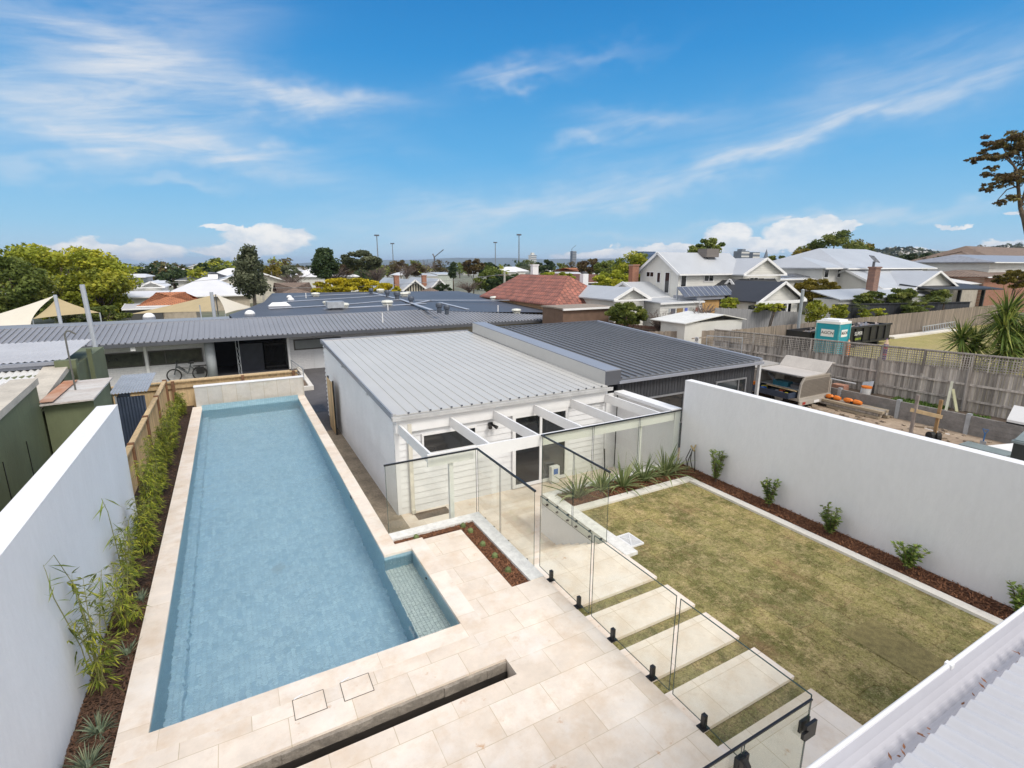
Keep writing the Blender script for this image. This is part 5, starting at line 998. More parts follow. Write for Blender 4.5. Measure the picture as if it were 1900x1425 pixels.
# portable toilet, skip, pencil bollards
BZ = -.45
C_ = at(1551, 657, Y=16.9); C_.z = BZ; Lf = at(1524, 656, Y=C_.y + .8); Rt = at(1575, 655, Y=C_.y + .75)
Lf.z = Rt.z = BZ; wv, wl = (Lf - C_).normalized() * 1.25, (Rt - C_).normalized() * 1.25
Lf, Rt = C_ + wv, C_ + Vector((-wv.y, wv.x, 0)) * (-1 if Vector((-wv.y, wv.x, 0)).dot(wl) < 0 else 1); top_ = at(1553, 603, Y=C_.y).z
Bk = Lf + Rt - C_
teal = mat('teal_plastic', (.008, .29, .38), .45, .06, 1)
loo = thing('portable_toilet', 'teal portable toilet with white roof and white signs', 'toilet', (C_ + Bk) / 2)
part('cabin', MB().prism([(v.x, v.y) for v in (C_, Rt, Bk, Lf)], BZ, top_), teal, loo)
cc_ = (C_ + Bk) / 2; ex = lambda v, k: cc_ + (v - cc_) * k
b = MB(); b.prism([(ex(v, 1.05).x, ex(v, 1.05).y) for v in (C_, Rt, Bk, Lf)], top_ + .002, top_ + .14); b.prism([(ex(v, .8).x, ex(v, .8).y) for v in (C_, Rt, Bk, Lf)], top_ + .142, top_ + .24); part('roof', b, white, loo)
for v in (C_, Rt, Bk, Lf): part('corner_post', MB().bar((ex(v, 1.01).x, ex(v, 1.01).y, BZ), (ex(v, 1.01).x, ex(v, 1.01).y, top_), .07), mat('teal_pale', (.10, .40, .45), .5), loo)
for v, s in ((Lf, 1), (Rt, 1)):
    d = (v - C_); n_ = Vector((d.y, -d.x, 0)).normalized(); n_ = n_ if n_.dot(C_ - cc_) > 0 else -n_; m0 = C_ + d * .5 + n_ * .012; dd = d.normalized()
    sg_ = part('sign', MB().poly([(m0 + dd * k * .36).to_tuple()[:2] + (z_,) for k, z_ in ((-1, 1.0 + top_ - 1.75), (1, 1.0 + top_ - 1.75), (1, 1.42 + top_ - 1.75), (-1, 1.42 + top_ - 1.75))]), white, loo)
    rz_ = atan2(n_.y, n_.x) + pi / 2; text_part('lettering', 'AGCN', blackm, sg_, m0 + n_ * .008 + Vector((0, 0, 1.22 + top_ - 1.75 - BZ)), (pi / 2, 0, rz_), .24)
    part('door_rib', MB().bar(m0 + dd * -.45 + Vector((0, 0, .95)), m0 + dd * .45 + Vector((0, 0, .95)), .02, .03), MATS['teal_pale'], loo)
s0, s1 = at(1503, 632, Y=18.9), at(1649, 628, Y=19.1); s0.z = s1.z = BZ
zt = at(1649, 601, X=s1.x).z; zt = at(1649, 601, Y=s1.y).z
skn = (s1 - s0).normalized(); bkv = Vector((-skn.y, skn.x, 0)) * 1.6
skip = thing('skip_bin', 'long black steel skip full of rubble behind the teal toilet', 'skip', (s0 + s1) / 2 + bkv / 2)
skm = mat('skip_black', (.018, .018, .02), .45, .3, 2)
b = MB(); th = bkv.normalized() * .06; ee = skn * .06; q4 = [s0, s1, s1 + bkv, s0 + bkv]
b.prism([(v.x, v.y) for v in q4], BZ + .25, BZ + .35)
for (u, v, w) in ((s0, s1, th), (s0 + bkv - th, s1 + bkv - th, th), (s0, s0 + bkv, ee), (s1 - ee, s1 + bkv - ee, ee)): b.prism([(u.x, u.y), (v.x, v.y), ((v + w).x, (v + w).y), ((u + w).x, (u + w).y)], BZ + .352, zt)
part('body', b, skm, skip)
b = MB(); Ls = (s1 - s0).length; k = 0.3
while k < Ls: p = s0 + skn * k - th * .6; b.bar((p.x, p.y, BZ + .25), (p.x, p.y, zt), .10, .07, up=skn); k += .95
p, p2 = s0 - th * .6, s1 - th * .6; b.bar((p.x, p.y, zt), (p2.x, p2.y, zt), .10, .12).bar((p.x, p.y, BZ + .33), (p2.x, p2.y, BZ + .33), .08, .12)
part('ribs', b, skm, skip); b = MB()
for k in (1.2, Ls - 1.2): p = s0 + skn * k; b.box(p.x - .1, p.y + .1, BZ, p.x + .1, p.y + 1.5, BZ + .25)
part('skids', b, skm, skip)
rz_ = atan2(skn.y, skn.x); fp = at(1592, 610, Y=(s0.y + s1.y) / 2); tt_ = s0 + skn * ((fp - s0).dot(skn)) - th * 1.5
text_part('lettering', 'SUPER', white, skip, (tt_.x, tt_.y, zt - .42), (pi / 2, 0, rz_), .34); text_part('lettering', '1300 570', mat('lime_paint', (.45, .6, .05), .5), skip, (tt_.x, tt_.y, zt - .78), (pi / 2, 0, rz_), .2)
b = MB(); r_ = random.Random(3)
for i in range(60):
    u = r_.uniform(.25, Ls - .3); v = r_.uniform(.2, 1.4); p = s0 + skn * u + bkv.normalized() * v; s = r_.uniform(.1, .35)
    b.bar((p.x, p.y, zt - .15 + r_.uniform(0, .1)), (p.x + r_.uniform(-s, s) * 2, p.y + r_.uniform(-s, s), zt - .1 + r_.uniform(0, .2)), r_.uniform(.03, .2), r_.uniform(.02, .15))
part('rubble', b, mat('rubble', (.40, .28, .18), .8, col2=(.10, .18, .30), scale=1.2), skip, kind='stuff')
part('rubble_bed', MB().prism([((s0 + ee + th).x, (s0 + ee + th).y), ((s1 - ee + th).x, (s1 - ee + th).y), ((s1 - ee + bkv - th).x, (s1 - ee + bkv - th).y), ((s0 + ee + bkv - th).x, (s0 + ee + bkv - th).y)], BZ + .4, zt - .2), MATS['rubble'], skip)
for px, pyt, pyb, c_, c2_, lb in ((1543, 622, 659, (.70, .50, .02), (.65, .3, .02), 'yellow pencil shaped bollard with dots in front of the teal toilet'), (1570, 629, 662, (.62, .17, .03), (.7, .3, .1), 'orange pencil shaped bollard at the right corner of the toilet'), (1639, 627, 668, (.09, .03, .20), (.45, .05, .1), 'purple pencil shaped bollard standing on the dry lawn')):
    p = at(px, pyb + 4, Z=BZ); h = at(px, pyt, X=p.x).z - BZ; q = thing('pencil_bollard', lb, 'bollard', p, 'pencil shaped bollards behind the lattice')
    part('post', MB().lathe(p, [(.13, 0), (.13, h * .72), (.12, h * .76)], 8), mat('pencil_%d' % px, c_, .5), q); part('tip', MB().lathe(p, [(.125, h * .76), (.05, h * .95)], 8), mat('pencil_wood', (.62, .45, .33), .6), q); part('lead', MB().lathe(p, [(.05, h * .95), (.01, h)], 8), mat('pencil_%d' % px, c_), q)
    part('pattern', MB().lathe(p, [(.135, h * .58), (.135, h * .64)], 8).lathe(p, [(.135, h * .3), (.135, h * .36)], 8), mat('pencil_dot_%d' % px, c2_, .5), q)
q = thing('ladder', 'long aluminium ladder lying on its side against the back fence', 'ladder', (58, 20.7, -.4))
la, lb_ = at(1713, 616, Y=20.5), at(1772, 606, Y=20.7); lu = Vector((0, .1, .42)); b = MB().bar(la, lb_, .06, .06).bar(la + lu, lb_ + lu, .06, .06); part('rails', b, galv, q); b = MB()
for i in range(14): p = la + (lb_ - la) * (i / 13); part('rung', MB().bar(p, p + lu, .05, .05), galv, q)
single('concrete_kerb', MB().bar(at(1650, 626, Y=20.3), at(1770, 612, Y=20.4), .7, .14), lawn_cap, 'pale concrete strip along the foot of the back fence', 'kerb', at(1700, 620, Y=20.3))
cb = MB(); r_ = random.Random(21)
for _ in range(520):
    x, y = r_.uniform(15.5, 22.9), r_.uniform(2, 13); s = r_.uniform(.015, .07) * (2 if r_.random() < .06 else 1); c = Vector((x, y, -.995)); a = r_.uniform(0, pi); u = Vector((cos(a), sin(a), 0)) * s * r_.uniform(1, 2.5); v = Vector((-sin(a), cos(a), 0)) * s; cb.slab([c - u - v + Vector((0, 0, s)), c + u - v + Vector((0, 0, s * .6)), c + u * .8 + v + Vector((0, 0, s)), c - u + v * .7 + Vector((0, 0, s * 1.2))], s)
struct('site_debris', cb, leaf_mat('debris', (.14, .10, .07), (.38, .31, .24), (.62, .58, .52), .9, 0), kind='stuff', label='stones and timber scraps strewn over the bare site', cat='debris')
# ---------------------------------------------------------------- foliage builders
def crown(mb, c, rx, ry, rz, ncl, nl, size, rng, shape='ell', fill=.55, clr=.34, lo=.0, hi=1.0, flat=1.0):
    c = Vector(c)
    for _ in range(ncl):
        while True:
            u = Vector((rng.uniform(-1, 1), rng.uniform(-1, 1), rng.uniform(-1, 1)))
            if .08 < u.length < 1: break
        u = u.normalized() * (fill + (1 - fill) * rng.random() ** .5)
        if shape == 'cone': h = (u.z + 1) / 2; u.x *= (1 - h) * 1.5 + .12; u.y *= (1 - h) * 1.5 + .12
        cc = c + Vector((u.x * rx, u.y * ry, u.z * rz)); cr = clr * (min(rx, rz) * (rx * rz) ** .5) ** .5 * rng.uniform(.6, 1.2); t0 = lo + (hi - lo) * rng.random()
        if shape == 'cone': cr *= .8
        for _ in range(max(1, int(nl / ncl * rng.uniform(.6, 1.4)))):
            d = Vector((rng.gauss(0, 1), rng.gauss(0, 1), rng.gauss(0, 1))).normalized() * cr * rng.random() ** .4; d.z *= .7 * flat * min(1, rz / rx * 1.3)
            p = cc + d; s = size * rng.uniform(.6, 1.3)
            a = Vector((rng.gauss(0, 1), rng.gauss(0, 1), rng.gauss(0, .7))).normalized(); e = a.cross(Vector((rng.gauss(0, 1), rng.gauss(0, 1), rng.gauss(0, 1)))).normalized()
            i = len(mb.v); a1 = a * s; e1 = e * s * .6
            mb.v += [(p - a1).to_tuple(), (p + e1).to_tuple(), (p + a1).to_tuple(), (p - e1 * .8).to_tuple()]; mb.f.append((i, i + 1, i + 2, i + 3)); mb.t.append(max(0, min(1, t0 * .65 + rng.random() * .35)))
    return mb
def limbs(mb, base, top, r0, n, spread, rng):
    base, top = Vector(base), Vector(top); mid = (base + top) / 2 + Vector((rng.uniform(-.15, .15), rng.uniform(-.15, .15), 0)) * spread
    mb.tube([base, mid, top], [r0, r0 * .7, r0 * .3], 7)
    for _ in range(n):
        u = rng.uniform(.3, .85); p = base + (top - base) * u; a = rng.uniform(0, 2 * pi); e = p + Vector((cos(a) * spread * rng.uniform(.4, 1), sin(a) * spread * rng.uniform(.4, 1), (top.z - p.z) * rng.uniform(.5, 1.05)))
        m = (p + e) / 2 + Vector((0, 0, -.08 * spread)); mb.tube([p, m, e], [r0 * .45, r0 * .28, r0 * .08], 5)
    return mb
bark = mat('bark', (.12, .09, .065), .95, .25, 3, .5, 20); bark_pale = mat('pale_bark', (.28, .24, .20), .9, .25, 2)
LM = {'lime': leaf_mat('lime_leaf', (.11, .14, .015), (.29, .32, .03), (.50, .46, .05)), 'green': leaf_mat('green_leaf', (.06, .09, .02), (.15, .19, .04), (.26, .27, .06)), 'dark': leaf_mat('dark_leaf', (.022, .04, .018), (.05, .08, .03), (.09, .12, .045)),
      'gum': leaf_mat('gum_leaf', (.06, .075, .04), (.13, .15, .085), (.22, .23, .14)), 'gold': leaf_mat('golden_leaf', (.28, .25, .015), (.55, .46, .02), (.74, .60, .04)), 'rust': leaf_mat('rust_leaf', (.06, .035, .02), (.12, .085, .035), (.19, .17, .05)), 'olive': leaf_mat('olive_leaf', (.09, .08, .012), (.20, .16, .02), (.30, .23, .04)), 'palm': leaf_mat('palm_leaf', (.055, .10, .02), (.17, .24, .05), (.38, .40, .11))}
def tree(name, label, px, ytop, ybot, wpx, D, leafm, seed, n=6000, ncl=55, size=.16, shape='ell', fill=.5, clr=.34, trunk_m=bark, zg=None, group=None, flat=1, ry=None, nl=7):
    """tree whose crown is seen between two heights; D is its depth from the viewpoint in metres"""
    rng = random.Random(seed); t_, b_ = atD(px, ytop, D), atD(px, ybot, D); zc = (t_.z + b_.z) / 2; rz = (t_.z - b_.z) / 2; rx = wpx / 977 * D / 2
    base = Vector((t_.x, t_.y, elev(t_.x, t_.y) if zg is None else zg))
    o = thing(name, label, 'tree', base, group); tm = MB(); limbs(tm, base, (t_.x, t_.y, zc + rz * .4), max(.09, rz * .075), nl, rx * .8, rng); part('trunk', tm, trunk_m, o, smooth=True)
    cm = MB(); crown(cm, (t_.x, t_.y, zc), rx * .88, (ry or rx) * .88, rz * .88, int(ncl * 1.2), int(n * 1.5), size * 1.1, rng, shape, fill, clr * 1.15, flat=flat); part('crown', cm, leafm, o); return o
tree('broad_tree', 'big lime green tree at the left edge behind the shade sails', 105, 446, 600, 235, 54, LM['lime'], 1, 15000, 90, .19, fill=.55, clr=.30)
tree('broad_tree', 'lime green lower tree right of the big left tree', 172, 498, 600, 110, 50, LM['lime'], 2, 6000, 45, .18, fill=.5)
tree('dark_tree', 'dark green dense tree at the far left edge of the frame', 12, 478, 600, 130, 46, LM['green'], 3, 8000, 60, .16)
tree('bushy_tree', 'dull green bushy tree behind the leaning steel pole', 185, 566, 612, 110, 42, LM['green'], 4, 4500, 40, .13)
tree('bushy_tree', 'grey green shrub by the shade sail post on the left', 130, 575, 612, 60, 41, LM['gum'], 5, 2500, 24, .12)
tree('eucalyptus', 'tall grey green eucalyptus left of centre beside the utility pole', 458, 446, 560, 60, 48, LM['gum'], 6, 5200, 60, .15, 'cone', fill=.3, clr=.5, trunk_m=bark_pale)
tree('conifer', 'dense dark conical pine left of the round gum', 600, 455, 520, 50, 62, LM['dark'], 7, 5200, 60, .16, 'cone', fill=.2, clr=.6)
tree('conifer', 'small dark pointed cypress near the grey flat topped building', 840, 482, 520, 13, 120, LM['dark'], 27, 1500, 26, .2, 'cone', fill=.2, clr=.9)
tree('gum_tree', 'round dark gum tree with sky gaps next to the first light pole', 669, 464, 502, 76, 66, LM['gum'], 8, 5600, 34, .16, fill=.75, clr=.40)
tree('golden_tree', 'bright yellow green tree behind the flat roof', 648, 513, 560, 150, 62, LM['gold'], 9, 12000, 80, .17, fill=.55)
tree('golden_tree', 'smaller yellow green tree at the right of the bright one', 718, 524, 556, 50, 60, LM['gold'], 10, 2600, 26, .15)
tree('broad_tree', 'mid green tree left of the red tiled roof', 905, 494, 545, 60, 72, LM['green'], 11, 3800, 36, .17)
tree('broad_tree', 'dark green bushes left of the red tiled house', 940, 505, 550, 80, 66, LM['dark'], 12, 3600, 36, .16)
tree('broad_tree', 'lime tree showing over the red roof ridge', 1030, 503, 530, 80, 62, LM['lime'], 13, 3600, 34, .14)
tree('broad_tree', 'dark round tree behind the red roof chimney', 1003, 492, 525, 40, 85, LM['dark'], 14, 2400, 26, .16)
tree('broad_tree', 'yellow green tree between red roof and two storey house', 1137, 500, 548, 76, 58, LM['lime'], 15, 6500, 50, .14)
tree('broad_tree', 'taller yellow green tree in front of the blue office block', 1178, 466, 530, 80, 66, LM['lime'], 16, 6000, 50, .15)
tree('gum_tree', 'leafy tree rising behind the two storey house cooler', 1312, 441, 490, 74, 58, LM['green'], 17, 3600, 34, .14, fill=.6, nl=12)
tree('broad_tree', 'large green tree behind the big grey roofed house', 1552, 428, 505, 124, 88, LM['green'], 18, 7500, 55, .22, fill=.6)
tree('broad_tree', 'olive green tree left of the large tree', 1505, 455, 510, 70, 84, LM['olive'], 19, 4200, 36, .2)
tree('broad_tree', 'round green tree between the two grey gables', 1443, 474, 502, 55, 95, LM['green'], 20, 3000, 30, .18)
tree('olive_tree', 'rounded olive gold tree in front of the flat white building', 1518, 514, 562, 84, 48, LM['olive'], 21, 7500, 46, .10, zg=-1)
tree('dark_tree', 'dark tree on the hillside behind the brown roofs', 1700, 464, 500, 74, 110, LM['dark'], 22, 3600, 34, .22)
tree('broad_tree', 'dark tree beside the big grey roof on the right', 1620 + 105, 466, 500, 30, 120, LM['gum'], 23, 1500, 18, .2)
tree('hedge_tree', 'drooping olive tree at the right edge above the brown roofs', 1890, 500, 535, 80, 50, LM['olive'], 24, 4200, 36, .12)
tree('clipped_tree', 'low spreading dark green cypress bush beside the weatherboard wall', 1165, 560, 605, 84, 33, LM['green'], 25, 8000, 60, .09, fill=.6, clr=.3, zg=-1)
tree('bushy_tree', 'dark green tree over the slate roof in the left distance', 375, 487, 508, 32, 130, LM['dark'], 26, 1800, 20, .22)
tree('gum_tree', 'wispy dark gum in the left distance above the white roofs', 288, 486, 508, 26, 120, LM['gum'], 28, 1100, 14, .2, fill=.7)
tree('gum_tree', 'brown crowned tree in the distance right of the crane', 878, 480, 510, 42, 110, LM['rust'], 29, 2400, 26, .2)
tree('gum_tree', 'dark rounded tree right of the second light pole', 742, 483, 506, 26, 110, LM['rust'], 30, 1500, 18, .2)
for i_, (px_, yt_, yb_, w_, D_, lm_, lb_) in enumerate(((1598, 446, 500, 60, 92, 'olive', 'olive crown at the left shoulder of the big grey roof'), (1725, 470, 500, 44, 108, 'dark', 'dark crown right of the big grey roof'), (1752, 474, 505, 50, 100, 'green', 'green crown low between grey and brown roofs'), (1795, 476, 505, 50, 104, 'dark', 'dark crown left of the brick tower house'), (1480, 478, 508, 44, 88, 'green', 'green crown left of the olive pair'), (1410, 484, 505, 40, 86, 'gum', 'grey green crown below the church spire'),
    (1095, 478, 512, 50, 100, 'rust', 'brown crown in the distance left of the blue block'), (1120, 484, 520, 44, 90, 'green', 'green crown beside the maroon roof'), (1010, 482, 505, 46, 140, 'dark', 'dark distant crown right of the white office tower'), (905, 486, 512, 44, 120, 'dark', 'dark distant crown left of the central mast'), (770, 488, 512, 40, 118, 'rust', 'brown distant crown left of the crane'), (640, 488, 512, 40, 90, 'rust', 'brown crown between the pine and the round gum'), (535, 492, 520, 50, 100, 'gum', 'grey green crown right of the eucalyptus'), (500, 490, 525, 40, 90, 'olive', 'olive crown close to the eucalyptus'), (415, 492, 512, 40, 130, 'green', 'green crown over the slate roof end'), (330, 492, 512, 60, 120, 'rust', 'wide brown crown over the slate roof'), (250, 494, 516, 50, 110, 'lime', 'yellow green crown right of the big lime tree'), (820, 525, 545, 40, 70, 'dark', 'dark bush right of the white cottage'))):
    tree('broad_tree', lb_, px_, yt_, yb_, w_, D_, LM[lm_], 300 + i_, 2400, 30, .17 * D_ / 90, nl=5)
# gum at the right edge
o = thing('gum_tree', 'tall sparse gum tree with reddish leaves cut by the right edge', 'tree', (38.0, 10.6, -.5)); rng = random.Random(31)
D_ = 36; g = lambda px, py, dd=0: atD(px, py, D_ + dd); tm = MB(); g0 = Vector((g(1925, 560).x, g(1925, 560).y, -.5))
tm.tube([g0, g(1915, 470), g(1900, 405), g(1893, 385)], [.28, .22, .16, .13], 8); tm.tube([g(1893, 385), g(1889, 345), g(1886, 315), g(1870, 290), g(1855, 262)], [.12, .1, .08, .05, .02], 6); tm.tube([g(1889, 345), g(1868, 352), g(1850, 372)], [.06, .04, .02], 5)
tm.tube([g(1886, 312), g(1862, 290), g(1830, 292)], [.06, .04, .015], 5); tm.tube([g(1893, 385), g(1910, 330), g(1925, 280)], [.1, .08, .03], 6); tm.tube([g(1889, 350), g(1862, 330), g(1830, 345)], [.05, .03, .015], 5); part('trunk', tm, bark, o, smooth=True)
cm = MB()
for px, py, rx, rz, n_ in ((1850, 262, 30, 15, 380), (1830, 285, 26, 12, 330), (1812, 297, 16, 6, 130), (1882, 270, 26, 22, 420), (1862, 292, 20, 9, 180), (1838, 322, 18, 8, 130), (1855, 335, 24, 12, 240), (1835, 348, 16, 9, 120), (1880, 338, 20, 14, 220), (1868, 368, 20, 9, 190), (1905, 300, 30, 50, 900), (1858, 377, 12, 5, 70), (1840, 310, 12, 4, 50), (1895, 250, 20, 12, 200), (1925, 380, 30, 40, 400)):
    c = g(px, py); crown(cm, c, rx / 977 * D_, rx / 977 * D_, rz / 977 * D_, 11, int(n_ * 1.6), .12, rng, fill=.2, clr=.55)
part('crown', cm, leaf_mat('gum_rust_leaf', (.07, .04, .022), (.15, .11, .045), (.27, .25, .08)), o)
# bare winter trees
def bare(px, ytop, ybot, wpx, D, seed, label, n=60):
    rng = random.Random(seed); t_, b_ = atD(px, ytop, D), atD(px, ybot, D); h = t_.z - b_.z; w = wpx / 977 * D / 2; b = MB(); base = Vector((t_.x, t_.y, min(b_.z, elev(t_.x, t_.y))))
    o = thing('bare_tree', label, 'tree', base); b.tube([base, b_, b_ + Vector((0, 0, h * .4))], [.12, .1, .06], 5)
    tw = MB()
    for _ in range(n):
        a = rng.uniform(0, 2 * pi); rr = w * rng.uniform(.3, 1); p = b_ + Vector((0, 0, h * rng.uniform(.02, .4))); e = Vector((b_.x + cos(a) * rr, b_.y + sin(a) * rr, b_.z + h * rng.uniform(.45, 1))); m = p.lerp(e, .55) + Vector((0, 0, h * .06)); tw.tube([p, m, e], [.035, .022, .008], 3, cap=False)
        for _ in range(5): q = p.lerp(e, rng.uniform(.4, 1)); tw.tube([q, q + Vector((rng.uniform(-1, 1), rng.uniform(-1, 1), rng.uniform(.0, 1))) * h * .14], [.014, .005], 3, cap=False)
    part('trunk', b, bark_pale, o); part('branches', tw, mat('twigs', (.15, .115, .10), .95), o)
bare(622, 490, 535, 90, 68, 41, 'leafless grey brown tree in front of the conical pine', 110); bare(700, 488, 530, 60, 72, 42, 'leafless tree at the foot of the first light pole', 90); bare(755, 486, 520, 50, 85, 43, 'leafless tree behind the striped gable', 70); bare(545, 505, 535, 70, 80, 44, 'bare brown thicket tree left of the pine', 80)
bare(790, 480, 510, 60, 130, 45, 'distant leafless tree below the crane', 60); bare(870, 520, 545, 60, 62, 46, 'leafless shrub tree left of the red roofed house', 70); bare(1225, 575, 622, 60, 34, 47, 'bare branched tree in front of the weatherboard wall', 70); bare(1305, 560, 610, 50, 33, 48, 'bare espaliered tree near the white shed', 60); bare(1080, 572, 590, 60, 36, 49, 'grey bare hedge beside the ribbed roof end', 60)
# yuccas
def yucca(px, py, heads, D, label, seed, zb):
    rng = random.Random(seed); c0 = atD(px, py, D); base = Vector((c0.x, c0.y, zb)); o = thing('yucca', label, 'plant', base); tk = MB()
    for (hx, hy, rl) in heads:
        c = atD(hx, hy, D); tk.tube([base, Vector((base.x * .6 + c.x * .4, base.y * .6 + c.y * .4, (zb + c.z) / 2 - .2)), c], [.16, .12, .08], 7)
        lm = MB(); L_ = rl / 977 * D
        for _ in range(190):
            a = rng.uniform(0, 2 * pi); e = rng.uniform(-.9, 1.25); d = Vector((cos(a) * cos(e), sin(a) * cos(e), sin(e))); k = L_ * rng.uniform(.75, 1.1); lm.leaf(c + Vector((0, 0, -rng.random() * .35 * L_)), d, k, .085, None, droop=.22 if e < .4 else .05, segs=3)
        part('leaf_rosette', lm, LM['palm'], o)
    part('trunk', tk, bark, o); return o
yucca(1880, 690, [(1872, 572, 60), (1866, 600, 56), (1890, 625, 60), (1868, 640, 50), (1915, 600, 60)], 26.5, 'tall yucca with spiky rosettes hanging over the lattice at the right', 51, -.45)
yucca(1800, 650, [(1785, 622, 42), (1810, 632, 42)], 27.5, 'low yucca clump left of the tall yucca', 52, -.45)
# garden plants behind the back fence
def leafy(name, label, px, py, wpx, hpx, D, leafm, seed, n=1500, size=.1, cat='shrub'):
    rng = random.Random(seed); c = at(px, py, Y=D) if D < 30 else atD(px, py, D); D = (c - Vector((0, 0, CAMZ))).dot(FW); rx, rz = wpx / 977 * D / 2, hpx / 977 * D / 2; base = Vector((c.x, c.y, -1)); o = thing(name, label, cat, base)
    b = MB()
    for _ in range(5): b.tube([base, (c.x + rng.uniform(-.5, .5) * rx, c.y + rng.uniform(-.5, .5) * rx, c.z + rz * .3)], [.05, .02], 4)
    part('stem', b, bark, o); part('foliage', crown(MB(), c, rx, min(rx * .6, .7), rz, 30, int(n * 1.4), size, rng, fill=.3, clr=.5), leafm, o)
leafy('hedge', 'clipped green hedge behind the dark fence left part', 1612, 553, 76, 28, 23.5, LM['green'], 61, 3000, .13, 'hedge'); leafy('hedge', 'green hedge right half with looser top', 1675, 551, 66, 30, 23.5, LM['green'], 62, 2600, .13, 'hedge'); leafy('shrub', 'dark green shrub above the low white roof end', 1740, 552, 50, 28, 23.4, LM['green'], 63, 2000, .13)
leafy('shrub', 'bright yellow green shrub right of the steel pole', 1512, 578, 46, 40, 21.9, LM['lime'], 64, 900, .11); leafy('shrub', 'yellow green shrub second from the steel pole', 1555, 580, 40, 30, 21.9, LM['lime'], 65, 700, .11); leafy('shrub', 'low lime shrubs on top of the back fence centre', 1620, 581, 74, 18, 21.8, LM['lime'], 66, 900, .1)
leafy('shrub', 'low green shrubs beside the verandah posts', 1425, 570, 90, 18, 23.7, LM['lime'], 67, 1500, .1); leafy('shrub', 'small lime citrus shrub beside the solar panels', 1354, 563, 40, 20, 24.9, LM['lime'], 68, 900, .09); leafy('shrub', 'leafy green mass under the small palms', 1700, 573, 100, 24, 22.0, LM['green'], 69, 2000, .12)
for px, py, lb, s_ in ((1690, 566, 'small palm left in the back garden', 5), (1718, 562, 'small palm in the middle of the back garden', 6), (1752, 562, 'small palm right against the charcoal boards', 7), (1600, 575, 'small palm behind the skip', 8)):
    c = at(px, py, Y=22.2); o = thing('small_palm', lb, 'palm', (c.x, c.y, -1), 'small palms in the back garden'); rng = random.Random(s_); b = MB()
    for _ in range(11):
        a = rng.uniform(0, 2 * pi); e = c + Vector((cos(a) * .9, sin(a) * .9, rng.uniform(.1, .7))); m = c.lerp(e, .5) + Vector((0, 0, .35)); 
        for k in range(12): u = k / 12; p = c * (1 - u) ** 2 + m * 2 * u * (1 - u) + e * u * u; dd = Vector((-sin(a), cos(a), -.3)); b.leaf(p, dd, .32 * (1 - u * .5), .05); b.leaf(p, Vector((-dd.x, -dd.y, dd.z)), .32 * (1 - u * .5), .05)
    part('fronds', b, LM['green'], o); part('trunk', MB().tube([(c.x, c.y, -1), c], .08, 6), bark, o)
# ---------------------------------------------------------------- bamboo, flax, shrubs in the garden
bam = leaf_mat('bamboo_leaf', (.06, .09, .015), (.20, .245, .03), (.48, .47, .06)); cane = mat('bamboo_cane', (.24, .24, .07), .6, .2, 4)
def bamboo(x, y, h, n, lv, seed, label, spread=.35, ls=.11, lean=(0, 0)):
    rng = random.Random(seed); o = thing('bamboo', label, 'bamboo', (x, y, -.08), 'bamboo planted along the left wall'); cm, lm = MB(), MB()
    for i in range(n):
        a = rng.uniform(0, 2 * pi); r = spread * rng.uniform(.1, 1.0); hh = h * rng.uniform(.4, 1.12); e = Vector((x + cos(a) * r * .55 + lean[0], y + sin(a) * r * 1.2 + lean[1], -.08 + hh)); s = Vector((x + rng.uniform(-.04, .04), y + rng.uniform(-.05, .05), -.08)); m = s.lerp(e, .6) + Vector((-(e.x - s.x) * .2, 0, hh * .06))
        if e.x < -2.0: e.x = -2.0
        pts = [s * (1 - u) ** 2 + m * 2 * u * (1 - u) + e * u * u for u in (0, .25, .5, .75, 1)]; cm.tube(pts, [.008, .007, .006, .004, .002], 5)
        for k in range(int(lv * 1.5)):
            u = rng.uniform(.18, 1) ; p = s * (1 - u) ** 2 + m * 2 * u * (1 - u) + e * u * u; ta = rng.uniform(0, 2 * pi); tl = rng.uniform(.05, .2) * (1.3 - u * .7); q = p + Vector((cos(ta) * tl * .7, sin(ta) * tl, tl * rng.uniform(-.2, .6)))
            if q.x < -2.03: q.x = -2.03
            cm.tube([p, q], [.002, .0012], 3, cap=False)
            for _ in range(rng.randint(2, 4)):
                b_ = ta + rng.uniform(-.9, .9); d = Vector((cos(b_), sin(b_), rng.uniform(-.7, .35))); 
                if q.x + d.x * ls < -2.04: d.x = abs(d.x)
                lm.leaf(q, d, ls * rng.uniform(.6, 1.3), .016 * ls / .11, None, droop=.25)
    part('cane', cm, cane, o, kind='stuff'); part('leaves', lm, bam, o, kind='stuff')
bamboo(-1.86, 6.95, 1.55, 9, 11, 1, 'leggy bamboo clump nearest the camera with open tall shoots', .42, .13)
bamboo(-1.80, 8.2, .9, 9, 16, 2, 'low golden bamboo clump second from the camera', .4, .10)
bamboo(-1.86, 9.3, 1.5, 8, 17, 3, 'tall thin bamboo clump against the white wall third along', .4, .11)
bamboo(-1.80, 10.5, 1.05, 13, 26, 4, 'bushy bamboo clump near the end of the white wall', .42, .10)
bamboo(-1.82, 11.9, 1.4375, 12, 30, 5, 'bamboo clump at the end of the white wall', .42, .10)
bamboo(-1.85, 13.3, 1.38, 13, 32, 6, 'bamboo clump at the start of the slat fence', .45, .10)
bamboo(-1.9, 14.8, 1.265, 13, 33, 7, 'bamboo clump second along the slat fence', .45, .10)
bamboo(-1.9, 16.4, 1.15, 13, 33, 8, 'bamboo clump third along the slat fence', .45, .10)
bamboo(-1.95, 18.2, 0.9775, 11, 32, 9, 'bamboo clump next to the far corner', .45, .10)
bamboo(-1.95, 20.3, .75, 16, 46, 10, 'fluffy bamboo clump in the far corner of the bed', .5, .10)
